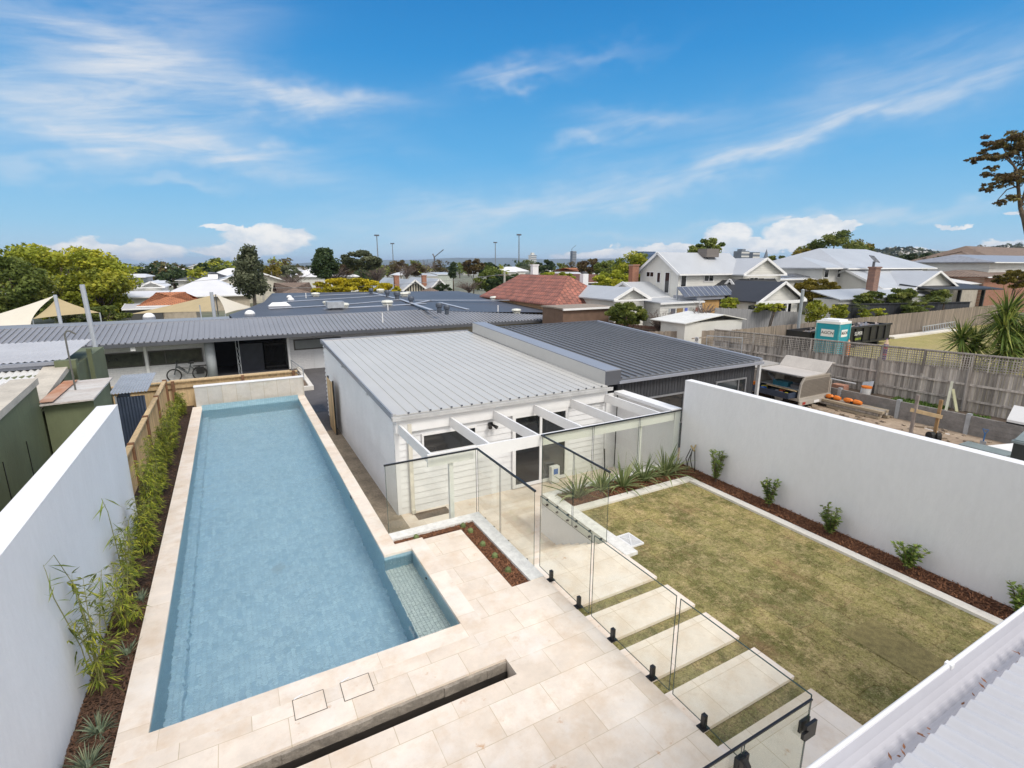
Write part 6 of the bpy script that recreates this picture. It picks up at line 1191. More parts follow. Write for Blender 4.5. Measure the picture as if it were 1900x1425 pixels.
# three long shoots with big leaves against the left wall
rng = random.Random(77); o = thing('bamboo', 'single tall bamboo shoots with large leaves standing against the left wall', 'bamboo', (-1.92, 6.7, -.08)); cm, lm = MB(), MB()
W_ = lambda px, py: at(px, py, X=-1.98)
for pts in ([(180, 1290), (150, 1200), (100, 1110), (85, 1060), (80, 1048)], [(185, 1290), (170, 1180), (140, 1090), (100, 1030), (82, 1050)], [(215, 1250), (190, 1130), (187, 1090), (188, 1070)], [(240, 1120), (215, 1010), (200, 950), (188, 925)]): cm.tube([W_(*p) for p in pts], [.007, .006, .005, .003, .002][:len(pts)], 5)
for (px, py, ex_, ey_) in ((84, 1050, 140, 1005 + 40), (84, 1050, 130, 1025 + 38), (88, 1062, 92, 1110), (84, 1090, 120, 1075), (85, 1120, 100, 1085), (100, 1115, 130, 1110), (100, 1110, 80, 1100), (130, 1130, 112, 1150), (140, 1120, 165, 1140), (150, 1090, 190, 1110), (187, 1075, 190, 1110), (187, 1072, 222, 1100), (187, 1070, 215, 1080), (188, 1070, 165, 1100), (200, 950, 210, 990), (188, 925, 184, 965), (190, 925, 225, 935), (195, 935, 170, 960), (205, 970, 235, 990), (210, 990, 190, 1020), (120, 1070, 88, 1075), (150, 1150, 180, 1160), (160, 1180, 130, 1190), (170, 1200, 200, 1200), (165, 1160, 140, 1175)):
    a, c = W_(px, py), W_(ex_, ey_); a.x += .02; lm.leaf(a, (c - a), (c - a).length * 1.05, .024, None, droop=.05)
part('cane', cm, cane, o, kind='stuff'); part('leaves', lm, leaf_mat('big_bamboo_leaf', (.09, .15, .02), (.20, .27, .04), (.30, .33, .07)), o, kind='stuff')
def strappy(name, label, x, y, z, h, n, w, leafm, seed, spread=.5, cat='plant', group=None):
    rng = random.Random(seed); o = thing(name, label, cat, (x, y, z), group); b = MB()
    for _ in range(n):
        a = rng.uniform(0, 2 * pi); e = rng.uniform(.45, 1.45); d = Vector((cos(a) * cos(e), sin(a) * cos(e), sin(e))); b.leaf((x + cos(a) * .03, y + sin(a) * .03, z), d, h * rng.uniform(.7, 1.25), w * rng.uniform(.7, 1.2), None, droop=rng.uniform(.15, .75) * (1.3 - e * .5), segs=6)
    part('leaves', b, leafm, o); part('crown_base', MB().lathe((x, y, z), [(.06, -.02), (.05, .05), (.02, .08)], 8), leafm, o); return o
flax = leaf_mat('flax_leaf', (.08, .12, .045), (.20, .25, .10), (.38, .41, .20)); tuft = leaf_mat('tuft_leaf', (.08, .12, .08), (.18, .23, .15), (.30, .33, .20))
for i, (x, y, h, lb) in enumerate(((6.35, 8.62, .74, 'strappy plant seen through the glass corner leftmost in the bed'), (7.05, 8.66, .66, 'strappy plant second from the left behind the glass edge'), (7.62, 8.60, .78, 'strappy plant third along in front of the broom'), (8.28, 8.62, .76, 'strappy plant fourth along in the bark bed'), (8.98, 8.60, .92, 'largest strappy plant with leaves over the edging corner'), (9.42, 8.72, .5, 'smallest strappy plant beside the garden tap'))):
    strappy('flax', lb, x, y, -.08, h * 1.08, 62 if i < 5 else 34, .038, flax, 80 + i, group='strappy plants in the bark bed')
strappy('grass_tuft', 'silvery grass tuft nearer the pool corner in dark mulch', -1.80, 6.30, -.07, .26, 90, .012, tuft, 95, group='silvery tufts at the bottom left'); strappy('grass_tuft', 'silvery grass tuft lowest in the frame beside the coping', -1.82, 5.85, -.07, .28, 100, .012, tuft, 96, group='silvery tufts at the bottom left')
strappy('grass_tuft', 'small dark tuft under the bamboo third along', -1.72, 8.9, -.07, .2, 50, .012, tuft, 97); strappy('grass_tuft', 'small grey tuft under the first bamboo', -1.72, 7.6, -.07, .22, 60, .012, tuft, 98)
for i, (x, y) in enumerate(((3.6, 8.3), (3.6, 7.75), (3.62, 7.3), (3.62, 6.8), (3.55, 8.55), (2.6, 8.57))): strappy('seedling', ['tiny seedling at the planter corner', 'tiny seedling second from the planter corner', 'bright green seedling in the middle of the planter', 'tiny seedling nearest the planter end', 'tiny dark seedling at the outer corner', 'tiny seedling in the narrow arm of the planter'][i], x, y, -.03, .085, 9, .009, flax, 110 + i, group='seedlings in the planter')
sh_l = leaf_mat('shrub_leaf', (.07, .13, .025), (.19, .27, .055), (.36, .42, .12), .4)
def shrub(x, y, h, w, label, seed):
    rng = random.Random(seed); o = thing('shrub', label, 'shrub', (x, y, -.08), 'young shrubs along the right white wall'); b, lm = MB(), MB()
    for i in range(13):
        a = rng.uniform(0, 2 * pi); hh = h * rng.uniform(.55, 1.0); e = Vector((x + cos(a) * w * rng.uniform(.2, 1), y + sin(a) * w * rng.uniform(.2, 1), -.08 + hh)); s = Vector((x, y, -.08)); e.x = min(e.x, 9.9); m = s.lerp(e, .5) + Vector((0, 0, .05)); b.tube([s, m, e], [.01, .006, .003], 5)
        for k in range(34):
            u = rng.uniform(.15, 1); p = s * (1 - u) ** 2 + m * 2 * u * (1 - u) + e * u * u; c = rng.uniform(0, 2 * pi); d = Vector((cos(c), sin(c), rng.uniform(-.1, .9))); lm.leaf(p, d, .092 * rng.uniform(.7, 1.2), .042, None, droop=.15)
    part('stem', b, bark, o); part('leaves', lm, sh_l, o)
for i, (x, y, h, w, lb) in enumerate(((9.74, 7.72, .88, .22, 'young shrub farthest along the white wall near the tap'), (9.68, 6.27, .70, .24, 'young shrub second from the far corner of the white wall'), (9.68, 4.98, .64, .25, 'young shrub third from the far corner of the white wall'), (9.66, 3.66, .60, .26, 'young shrub nearest the roof gutter against the white wall'), (9.72, 2.22, .62, .2, 'young shrub cut by the right edge of the picture'))): shrub(x, y, h, w, lb, 130 + i)
q = thing('garden_tap', 'black irrigation hoses and brass tap standing at the far wall corner', 'tap', (9.8, 8.55, -.08)); b = MB()
for k, (dx, dy) in enumerate(((-.06, .02), (0, -.05), (.05, .03), (.02, .08))): b.tube([(9.78 + dx * 2, 8.5 + dy * 2, -.08), (9.80 + dx, 8.55 + dy * 2.4, .16), (9.84, 8.55 + dy, .46)], .012, 6)
part('hose', b, blackm, q); part('valve', MB().tube([(9.80, 8.48, .46), (9.88, 8.66, .52)], .025, 8).tube([(9.86, 8.55, .46), (9.92, 8.55, .58)], .02, 6), mat('brass', (.45, .36, .2), .4, metal=.6), q)
q = thing('grey_post_fence', 'tall round grey steel post behind the lattice', 'post', at(1487, 622, Y=20.6)); pp_ = at(1490, 538, Y=20.6); part('post', MB().tube([(pp_.x, pp_.y, -.5), pp_], .10, 8), mat('weathered_steel', (.30, .33, .35), .6, .1, 2), q); part('cap', MB().lathe(pp_, [(.11, 0), (.05, .05)], 8), galv, q)
# shade sails
sailA, sailB = mat('cream_shade_cloth', (.62, .58, .50), .85, .03, 1), mat('tan_shade_cloth', (.42, .34, .20), .85, .05, 1)
def sail(label, pts, D, m, sag=.25):
    P_ = [atD(px, py, d) for px, py, d in pts]; c = sum(P_, Vector()) / len(P_); o = thing('shade_sail', label, 'shade sail', (c.x, c.y, SG)); b = MB(); n = 8; edges = []
    for a, e in zip(P_, P_[1:] + P_[:1]):
        edges.append([a.lerp(e, k / n) + (c - a.lerp(e, .5)) * (sag * 4 * (k / n) * (1 - k / n)) for k in range(n + 1)])
    for E in edges:
        for s, t in zip(E, E[1:]):
            for j in range(4):
                u0, u1 = j / 4, (j + 1) / 4; q = [s.lerp(c, u0), t.lerp(c, u0), t.lerp(c, u1), s.lerp(c, u1)]; b.poly(q if j < 3 else q[:3])
    part('cloth', b, m, o)
    for p in P_: part('post', MB().tube([(p.x, p.y, SG), p], .05, 6), galv, o)
sail('large cream shade sail at the left edge below the big tree', [(-60, 598, 37), (102, 548, 38.5), (57, 602, 36.5), (-60, 620, 35.5)], 40, sailA, .16)
sail('tan shade sail right of the leaning short post on the left', [(105, 552, 39), (185, 580, 40), (60, 592, 37)], 42, sailB, .12)
sail('wide tan shade sail in front of the orange roof', [(400, 546, 46), (398, 578, 42), (240, 583, 44)], 44, sailB, .12)
sail('small cream shade sail rising beside the grey post', [(400, 546, 46), (472, 571, 48), (418, 582, 43)], 45, sailA, .16)
rake('shade_post', 102, 547, 112, 596, 38.6, .09, 'short leaning grey steel post between the two left sails', MATS['pole_grey']); rake('shade_post', 392, 542, 397, 580, 45, .12, 'thick grey steel post between the two middle sails', MATS['pole_grey'])
# ---------------------------------------------------------------- neighbouring houses
tile_red = brick_mat('red_roof_tile', (.36, .135, .095), (.26, .11, .085), (.14, .06, .05), .33, .36, .03, .8, noise_amt=.35, nscale=1.2, bump=1.0, rot=(0, 0, pi / 2))
tile_orange = brick_mat('orange_roof_tile', (.50, .19, .08), (.42, .16, .07), (.20, .08, .04), .33, .34, .03, .8, noise_amt=.25, nscale=1.5, bump=1.0)
tile_brown = brick_mat('brown_roof_tile', (.24, .17, .13), (.19, .14, .11), (.09, .065, .05), .33, .36, .03, .85, noise_amt=.25, nscale=1.2, bump=1.0)
red_brick = brick_mat('red_brick', (.32, .11, .06), (.25, .09, .05), (.32, .26, .2), .23, .086, .01, .85, rot=(pi / 2, 0, 0), noise_amt=.2)
tan_brick = brick_mat('tan_brick', (.42, .24, .12), (.34, .18, .09), (.36, .3, .22), .23, .086, .01, .85, rot=(pi / 2, 0, 0), noise_amt=.2)
slate_roof = mat('slate_roof', (.13, .135, .15), .7, .12, 1.5, fine=.1); char_roof = mat('charcoal_roof', (.035, .037, .042), .55, .1, .6)
zinc = mat('zinc_roof', (.44, .46, .49), .42, .05, .4, fine=.02); paint_white = mat('house_white', (.62, .615, .59), .7, .06, .8)
solar = brick_mat('solar_cells', (.025, .035, .06), (.03, .04, .07), (.30, .32, .35), 1.0, 1.65, .03, .2, off=0, noise_amt=.1, bump=.1)
def house(name, label, x0, x1, y0, y1, ze, zr, axis='x', wall=paint_white, roof=zinc, hip=0.0, over=.35, zg=None, clad=False, wins=(), cat='house', gable=None, chimney=None, base=None):
    zg = elev(x0, y0) - .2 if zg is None else zg
    o = thing(name, label, cat, ((x0 + x1) / 2, (y0 + y1) / 2, zg)); b = MB(); xm, ym = (x0 + x1) / 2, (y0 + y1) / 2
    b.box(x0, y0, zg, x1, y1, ze)
    if hip == 0 and zr > ze + .05:
        k = over * (zr - ze) / ((y1 - y0) / 2 if axis == 'x' else (x1 - x0) / 2)
        if axis == 'x':
            for x in (x0 + .002, x1 - .002): b.poly([(x, y0, ze), (x, y1, ze), (x, ym, zr - .05)])
        else:
            for y in (y0 + .002, y1 - .002): b.poly([(x0, y, ze), (x1, y, ze), (xm, y, zr - .05)])
    w = part('wall', b, wall, o)
    if clad:
        b = MB(); laps(b, (x0, y0), (x1, y0), zg + .3, ze, .18, .02); laps(b, (x0, y1), (x0, y0), zg + .3, ze, .18, .02)
        if hip == 0:
            z = ze
            while z < zr - .12:
                u = (zr - z) / (zr - ze)
                if axis == 'x': q = (y1 - y0) / 2 * u; q = (y1 - y0) / 2 * max(0, (zr - z - .2) / (zr - ze)); b.poly([(x0 - .02, ym + q, z), (x0 - .02, ym - q, z), (x0, ym - q, z + .18), (x0, ym + q, z + .18)])
                else: q = (x1 - x0) / 2 * u; q = (x1 - x0) / 2 * max(0, (zr - z - .2) / (zr - ze)); b.poly([(xm - q, y0 - .02, z), (xm + q, y0 - .02, z), (xm + q, y0, z + .18), (xm - q, y0, z + .18)])
                z += .18
        part('weatherboards', b, wall, o)
    b = MB(); X0, X1, Y0, Y1 = x0 - over, x1 + over, y0 - over, y1 + over
    sl_ = (zr - ze) / ((y1 - y0) / 2 if axis == 'x' else (x1 - x0) / 2); E0 = ze - over * sl_
    if axis == 'x':
        h = hip * (y1 - y0 + 2 * over) / 2; a, c = (X0 + h, ym, zr), (X1 - h, ym, zr)
        b.slab([(X0, Y0, E0), (X1, Y0, E0), c, a], .09); b.slab([a, c, (X1, Y1, E0), (X0, Y1, E0)], .09)
        if hip: b.slab([(X0, Y1, E0), (X0, Y0, E0), a], .09); b.slab([(X1, Y0, E0), (X1, Y1, E0), c], .09)
    else:
        h = hip * (x1 - x0 + 2 * over) / 2; a, c = (xm, Y0 + h, zr), (xm, Y1 - h, zr)
        b.slab([(X0, Y1, E0), (X0, Y0, E0), a, c], .09); b.slab([c, a, (X1, Y0, E0), (X1, Y1, E0)], .09)
        if hip: b.slab([(X0, Y0, E0), (X1, Y0, E0), a], .09); b.slab([(X1, Y1, E0), (X0, Y1, E0), c], .09)
    rf = part('roof', b, roof, o)
    if not hip and zr > ze + .1:
        b = MB()
        if axis == 'x':
            for x in (X0 - .03,): b.bar((x, Y0, E0 - .05), (x, ym, zr - .05), .05, .2).bar((x, ym, zr - .05), (x, Y1, E0 - .05), .05, .2)
        else: b.bar((X0, Y0 - .03, E0 - .05), (xm, Y0 - .03, zr - .05), .05, .2).bar((xm, Y0 - .03, zr - .05), (X1, Y0 - .03, E0 - .05), .05, .2)
        part('barge_board', b, white, rf)
    part('gutter', MB().box(X0, Y0 - .1, E0 - .14, X1, Y0 - .005, E0 - .02), white, o)
    for (s, u0, u1, z0, z1) in wins:
        u0 -= .06; u1 += .06; z0 -= .06; z1 += .06
        if s == 'y': window(o, u0, u1, y0 - .022, z0, z1, white, (((u0 + u1) / 2,) if u1 - u0 > .8 else ()), .05, fw=.05)
        else: window(o, u0, u1, x0 - .022, z0, z1, white, (((u0 + u1) / 2,) if u1 - u0 > .8 else ()), .05, fw=.05, axis='x')
    if chimney:
        cx, cy, cz, cw, cm_ = chimney; q = part('chimney', MB().box(cx - cw, cy - cw * .7, ze - .6, cx + cw, cy + cw * .7, cz), cm_, rf); part('chimney_top', MB().box(cx - cw * 1.15, cy - cw * .85, cz, cx + cw * 1.15, cy + cw * .85, cz + .12), cm_, q)
    return o
def hp(name, label, pxl, pxr, pe, pr, D, depth, axis='x', **k):
    """house from its sighting: near facade spans pxl..pxr, eave at row pe, ridge at row pr, depth D ahead"""
    a = atD(pxl, pe, D); c = at(pxr, pe, Y=a.y); zr = at((pxl + pxr) / 2, pr, Y=a.y + (depth / 2 if axis == 'x' else 0)).z
    return house(name, label, a.x, c.x, a.y, a.y + depth, a.z, max(zr, a.z + .02), axis, **k)
H1 = at(1260, 503, Z=4.5)
pw = lambda px, py: at(px, py, X=H1.x); py_ = lambda px, py: at(px, py, Y=H1.y)
def wy(px0, py0, px1, py1): a, c = py_(px0, py0), py_(px1, py1); return ('y', a.x, c.x, c.z, a.z)
def wx(px0, py0, px1, py1): a, c = pw(px0, py0), pw(px1, py1); return ('x', min(a.y, c.y), max(a.y, c.y), min(c.z, a.z), max(a.z, c.z))
e0 = at(1225, 560, Z=2.4)
h1 = house('weatherboard_house', 'two storey cream weatherboard house with pale roof and rooftop cooler', H1.x, 39.6, H1.y, 34.7, 4.5, 6.0, 'x', wall=cream_board, roof=zinc, over=.3, clad=True,
    wins=(wx(1201, 505, 1213, 513), wx(1221, 506, 1225, 524), wx(1236, 506, 1241, 543), wy(1264, 508, 1271, 531), wy(1307, 507, 1322, 521)))
house('weatherboard_wing', 'cream weatherboard right wing with its own small gable and paired windows', 37.6, 42.6, 30.31 - 1.2, 34.5, 4.35, 5.55, 'y', wall=cream_board, roof=zinc, over=.3, clad=True, wins=(('y', 38.5, 39.5, 3.1, 3.9), ('y', 40.4, 41.6, 2.9, 3.8)))
p = at(1314, 474, Y=32); q = thing('roof_cooler', 'brown square evaporative cooler on the two storey house roof', 'air cooler', p); part('box', MB().box(p.x - .75, p.y - .5, p.z - .15, p.x + .75, p.y + .5, p.z + .55), mat('brown_box', (.17, .15, .14), .7, .1, 2, stretch=(1, 1, 8)), q); part('duct', MB().box(p.x - .35, p.y - .35, p.z - .9, p.x + .45, p.y + .35, p.z - .16), dgrey, q)
e0 = at(1225, 560, Z=2.4)
house('weatherboard_extension', 'single storey white weatherboard extension in front of the two storey house', e0.x, e0.x + 4.3, e0.y, 34.0, 2.35, 2.45, 'x', wall=paint_white, roof=zinc, over=.08, clad=True)
house('lean_to', 'lower side roof sloping down beside the red brick chimney', 28.9, 31.5, 31.2, 36, 2.6, 3.6, 'x', wall=cream_board, roof=zinc, over=.2, clad=True, chimney=(30.6, 34.5, 4.9, .35, red_brick))
hp('weatherboard_cottage', 'small white gabled cottage roof between red roof and two storey house', 1140, 1195, 551, 533, 36, 7, 'y', wall=cream_board, roof=zinc, clad=True)
house('red_roof_house', 'brick house with weathered red tiled hip roof', 21.2, 26.4, 32.1, 44.5, 2.35, 4.15, 'y', wall=tan_brick, roof=tile_red, hip=.9, over=.35, chimney=(24.9, 41.5, 4.9, .3, render))
p = at(1083, 540, Y=37.5); p2 = at(1083, 508, Y=37.5); q = thing('chimney_stack', 'cream rendered chimney with dark top right of the red roof', 'chimney', (p.x, p.y, -1)); part('stack', MB().box(p.x - .28, p.y - .25, -1, p.x + .28, p.y + .25, p2.z), render, q); part('pot', MB().box(p.x - .2, p.y - .18, p2.z, p.x + .2, p.y + .18, p2.z + .18), dgrey, q)
hp('dark_shed_roof', 'low brown pergola roof beside the red tiled house', 1045, 1130, 572, 566, 33, 2.5, wall=mat('brown_wall', (.16, .10, .07), .8), roof=timber_brown, over=.1, cat='pergola')
# dark roofed extension with solar panels
d0 = at(1322, 566, Z=2.2)
house('dark_roof_wing', 'single storey wing with black roof in front of the two storey house', 36.4, 41.5, 28.0, 30.2, 2.75, 3.85, 'x', wall=cream_board, roof=char_roof, over=.3)
o = thing('orange_box_room', 'flat grey roofed addition with orange timber wall and ladder', 'building', (33, 28, -1)); a, c = at(1245, 552, Y=27.9), at(1335, 557, Y=27.9); a.x = e0.x + 4.4
part('wall', MB().box(a.x, 27.9, -1, c.x, 29.9, a.z - .32), mat('orange_ply', (.52, .31, .12), .7, .1, 1.5), o); part('roof', MB().box(a.x - .6, 27.7, a.z - .25, c.x + .3, 30.1, a.z), flash, o)
o = thing('solar_array', 'tilted row of blue grey solar panels above the grey fence', 'solar panels', (35, 26, 2.2)); A1, A2 = at(1270, 551, Y=27.6), at(1362, 559, Y=27.6)
for i in range(10):
    u0, u1 = i / 10, (i + .93) / 10; x0, x1 = A1.x + (A2.x - A1.x) * u0 + .0, A1.x + (A2.x - A1.x) * u1; part('panel', MB().slab([(x0, 27.6, A1.z + .02), (x1, 27.6, A1.z + .02), (x1 + .4, 28.8, A1.z + .68), (x0 + .4, 28.8, A1.z + .68)], .04), mat('solar_blue', (.13, .14, .165), .22, .1, .6), o); part('frame', MB().bar((x1 + .01, 27.58, A1.z + .03), (x1 + .41, 28.8, A1.z + .69), .03, .03), galv, o)
part('support', boxes([(A1.x + .3, 28.6, A1.z - .6, A1.x + .38, 28.7, A1.z + .55), (A2.x, 28.6, A1.z - .6, A2.x + .08, 28.7, A1.z + .55)]), galv, o)
v0, v1 = atD(1400, 548, 41), None
house('verandah_house', 'dark roofed cottage with cream gable and shaded verandah', at(1408, 545, Y=25.0).x, at(1482, 545, Y=25.0).x, 25.0, 31, 2.55, 3.75, 'y', wall=cream_board, roof=char_roof, over=.4, clad=True)
vx0, vx1 = at(1404, 545, Y=24.3).x, at(1486, 545, Y=24.3).x
q = thing('verandah', 'open cream posted verandah with dark interior under the small gable', 'verandah', ((vx0 + vx1) / 2, 24, -1)); part('beam', MB().box(vx0, 24.1, 2.18, vx1, 24.25, 2.4), white, q)
for k in range(4): x = vx0 + (vx1 - vx0) * k / 3; part('post', MB().box(x - .07, 24.12, -1, x + .07, 24.24, 2.18), white, q)
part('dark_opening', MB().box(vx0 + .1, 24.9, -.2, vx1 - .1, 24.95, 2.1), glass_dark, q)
# white shed with hipped lid
s0_, s1_ = at(1268, 600, Z=.9), at(1382, 603, Z=.9); sy = 21.6
q = thing('garden_shed', 'low white garden shed with shallow peaked roof behind the grey fence', 'shed', (at(1330, 600, Y=sy).x, sy + 1.4, -1)); a, c, m = at(1268, 600, Y=sy), at(1382, 600, Y=sy), at(1352, 588, Y=sy + 1.2)
part('wall', MB().box(a.x + .2, sy + .05, -1, c.x - .2, sy + 2.0, a.z - .02), paint_white, q)
mx_ = (a.x + c.x) / 2 + .6; part('roof', MB().slab([(a.x, sy - .1, a.z), (mx_, sy - .1, a.z + .38), (mx_, sy + 2.8, a.z + .38), (a.x, sy + 2.8, a.z)], .05).slab([(mx_, sy - .1, a.z + .38), (c.x, sy - .1, a.z), (c.x, sy + 2.8, a.z), (mx_, sy + 2.8, a.z + .38)], .05), mat('shed_roof', (.68, .68, .66), .6, .06, 2), q)
q = thing('step_ladder', 'white step ladder standing by the orange wall', 'ladder', at(1300, 590, Y=23)); p, t_ = at(1297, 588, Y=25.2), at(1299, 556, Y=25.2); part('rails', MB().tube([(p.x - .25, p.y, -1), t_], .03, 5).tube([(p.x + .3, p.y, -1), t_], .03, 5), white, q); b = MB()
for k in range(6): u = k / 7; b.tube([(p.x - .25 * (1 - u), p.y, -1 + (t_.z + 1) * u), (p.x + .3 * (1 - u), p.y, -1 + (t_.z + 1) * u)], .02, 4)
part('treads', b, white, q)
wl_ = thing('washing_line', 'washing line with brown blue and patterned laundry', 'washing', at(1275, 585, Y=24)); r0, r1 = at(1242, 573, Y=25.6), at(1298, 573, Y=25.6); part('line', MB().tube([r0, r1], .015, 4).tube([r0, (r0.x, r0.y, -1)], .04, 5).tube([r1, (r1.x, r1.y, -1)], .04, 5), galv, wl_)
for (u, w, c_) in ((.05, .16, (.12, .12, .15)), (.24, .22, (.30, .2, .1)), (.5, .1, (.12, .16, .5)), (.64, .2, (.42, .42, .40)), (.86, .12, (.25, .12, .1))): x = r0.x + (r1.x - r0.x) * u; L_ = r1.x - r0.x; part('laundry', MB().box(x, 25.58, r0.z - 1.1, x + L_ * w * .9, 25.61, r0.z), mat('cloth_%d' % int(u * 100), c_, .9, .2, 3), wl_)
# right hand houses
house('grey_roof_wing', 'lower left wing of the big grey roofed house with two small windows', at(1528, 493, Y=30.4).x, at(1570, 493, Y=30.4).x, 30.4, 37, 4.85, 5.75, 'x', wall=paint_white, roof=zinc, hip=.5, over=.5, wins=(('y', at(1530, 500, Y=30.4).x, at(1537, 500, Y=30.4).x, 3.8, 4.5), ('y', at(1554, 500, Y=30.4).x, at(1561, 500, Y=30.4).x, 3.8, 4.5)))
o = house('grey_roof_house', 'big two storey white house with broad pale grey roof', at(1568, 493, Y=30).x, at(1722, 494, Y=30).x, 30, 40, 4.9, 6.75, 'x', wall=paint_white, roof=zinc, hip=.75, over=.6, wins=( ('y', at(1577, 500, Y=30).x, at(1592, 500, Y=30).x, 4.15, 4.5), ('y', at(1695, 498, Y=30).x, at(1709, 498, Y=30).x, 4.4, 4.7)))
house('white_gable_house', 'white cottage with long pale roof and front weatherboard gable', at(1625, 520, Y=27).x, at(1752, 530, Y=27).x, 26.5, 33, 3.0, 4.55, 'x', wall=paint_white, roof=zinc, hip=0, over=.3)
a, c = at(1690, 535, Y=25.2), at(1770, 535, Y=25.2); house('front_gable', 'forward facing cream weatherboard gable above dark verandah', a.x, c.x, 25.2, 31, a.z, at(1735, 503, Y=25.2).z, 'y', wall=cream_board, roof=zinc, over=.35, clad=True)
p, t_ = at(1618, 532, Y=26), at(1618, 498, Y=26); q = thing('brick_chimney', 'tall brown brick chimney in front of the pale roof', 'chimney', (p.x, p.y, -1)); part('stack', MB().box(p.x - .42, p.y - .3, -1, p.x + .42, p.y + .3, t_.z), brick_mat('brown_brick', (.27, .14, .10), (.20, .11, .09), (.25, .2, .17), .23, .086, .01, .85, rot=(pi / 2, 0, 0)), q); part('cap', MB().box(p.x - .5, p.y - .36, t_.z, p.x + .5, p.y + .36, t_.z + .15), brick_mat('brown_brick', *[(0, 0, 0)] * 3, 1, 1, 1), q)
p = at(1622, 485, Y=28.5); q = thing('solar_flue', 'small tilted solar panel on a roof flue', 'solar panel', p); part('flue', MB().tube([p + Vector((0, 0, -.9)), p], .12, 8), dgrey, q); part('panel', MB().slab([p + Vector((-.7, -.3, .5)), p + Vector((.5, -.3, -.1)), p + Vector((.7, .3, .0)), p + Vector((-.5, .3, .6))], .05), MATS['solar_blue'], q)
a, c = at(1408, 515, Y=31), at(1590, 520, Y=31); house('flat_roof_building', 'long low white building with solar panels on its flat roof', a.x, c.x, 31, 38, at(1500, 516, Y=31).z, at(1500, 509, Y=34).z, 'x', wall=paint_white, roof=mat('pale_metal', (.50, .52, .55), .4), over=.2)
o = thing('solar_array', 'row of dark solar panels lying on the long flat roof', 'solar panels', ((a.x + c.x) / 2, 33, a.z))
for k in range(9): u = .12 + k * .09; x = a.x + (c.x - a.x) * u; zz = at(1500, 513, Y=32).z; part('panel', MB().slab([(x, 31.6, zz - .0), (x + (c.x - a.x) * .08, 31.6, zz), (x + (c.x - a.x) * .08, 33.2, zz + .3), (x, 33.2, zz + .3)], .04), MATS['solar_blue'], o)
a, c = at(1560, 548, Y=24.2), at(1735, 552, Y=24.2); q = thing('long_garage', 'long low white garage with pale sloping metal roof', 'garage', ((a.x + c.x) / 2, 26, -1)); part('wall', MB().box(a.x, 24.3, -1, c.x, 26.4, a.z - .35), paint_white, q); part('roof', MB().slab([(a.x - .2, 24.1, a.z - .32), (c.x + .2, 24.1, a.z - .32), (c.x + .2, 26.6, a.z + .30), (a.x - .2, 26.6, a.z + .30)], .08), zinc, q)
a, c = at(1732, 536, Y=23.4), at(1862, 542, Y=23.4); q = thing('dark_pergola', 'charcoal flat awning on dark posts behind the back fence', 'awning', ((a.x + c.x) / 2, 24, -1)); part('roof', MB().slab([(a.x, 23.4, a.z), (c.x, 23.4, a.z - .3), (c.x - 1, 26.5, a.z + .15), (a.x + .6, 26.5, a.z + .35)], .12), char_roof, q)
for u in (.05, .38, .72): x = a.x + (c.x - a.x) * u; part('post', MB().box(x, 23.5, -1, x + .25, 23.75, a.z - .2), blackm, q)
q = thing('spa_hut', 'white roofed shed behind the charcoal awning at right', 'shed', at(1850, 535, Y=26)); a, c = at(1790, 525, Y=26.8), at(1960, 525, Y=26.8); part('wall', MB().box(a.x, 26.9, -1, c.x, 30, a.z - .2), mat('beige_block', (.42, .38, .32), .8), q); part('roof', MB().slab([(a.x, 26.7, a.z - .1), (c.x, 26.7, a.z - .1), (c.x, 30.2, a.z + .5), (a.x, 30.2, a.z + .5)], .08), mat('bright_roof', (.70, .70, .70), .5), q)
hp('brown_tile_house', 'brick house with broad brown tiled hip roof on the right', 1775, 1850, 513, 497, 66, 11, 'x', wall=red_brick, roof=tile_brown, hip=.9, over=.5)
hp('brick_tower_house', 'red brick house with pointed bay and brown tiled roof', 1822, 1862, 484, 468, 84, 9, 'x', wall=red_brick, roof=tile_brown, hip=.95, over=.5, wins=())
a, c = atD(1826, 488, 83), atD(1846, 498, 83); q = thing('bay_window', 'pair of pale curtained windows in the brick bay', 'window', a)
for px in (1829, 1846): u = atD(px, 488, 82.6); part('pane', MB().box(u.x - .5, u.y - .05, u.z - 1.0, u.x + .5, u.y + .02, u.z + .3), mat('curtain', (.55, .48, .42), .6), q)
hp('brown_tile_house', 'large house with long brown tiled roof on the skyline at right', 1850, 1990, 482, 461, 96, 14, 'x', wall=red_brick, roof=tile_brown, hip=.7, over=.5)
hp('grey_gable_house', 'white two storey house with blue grey roof at the right edge', 1838, 1990, 484, 475, 62, 8, 'x', wall=paint_white, roof=mat('blue_zinc', (.27, .29, .34), .45), hip=.3, over=.6)
hp('solar_roof_house', 'low brown roof with pale solar panels below the white house', 1828, 1930, 512, 500, 58, 7, 'x', wall=red_brick, roof=tile_brown, hip=.6, over=.4)
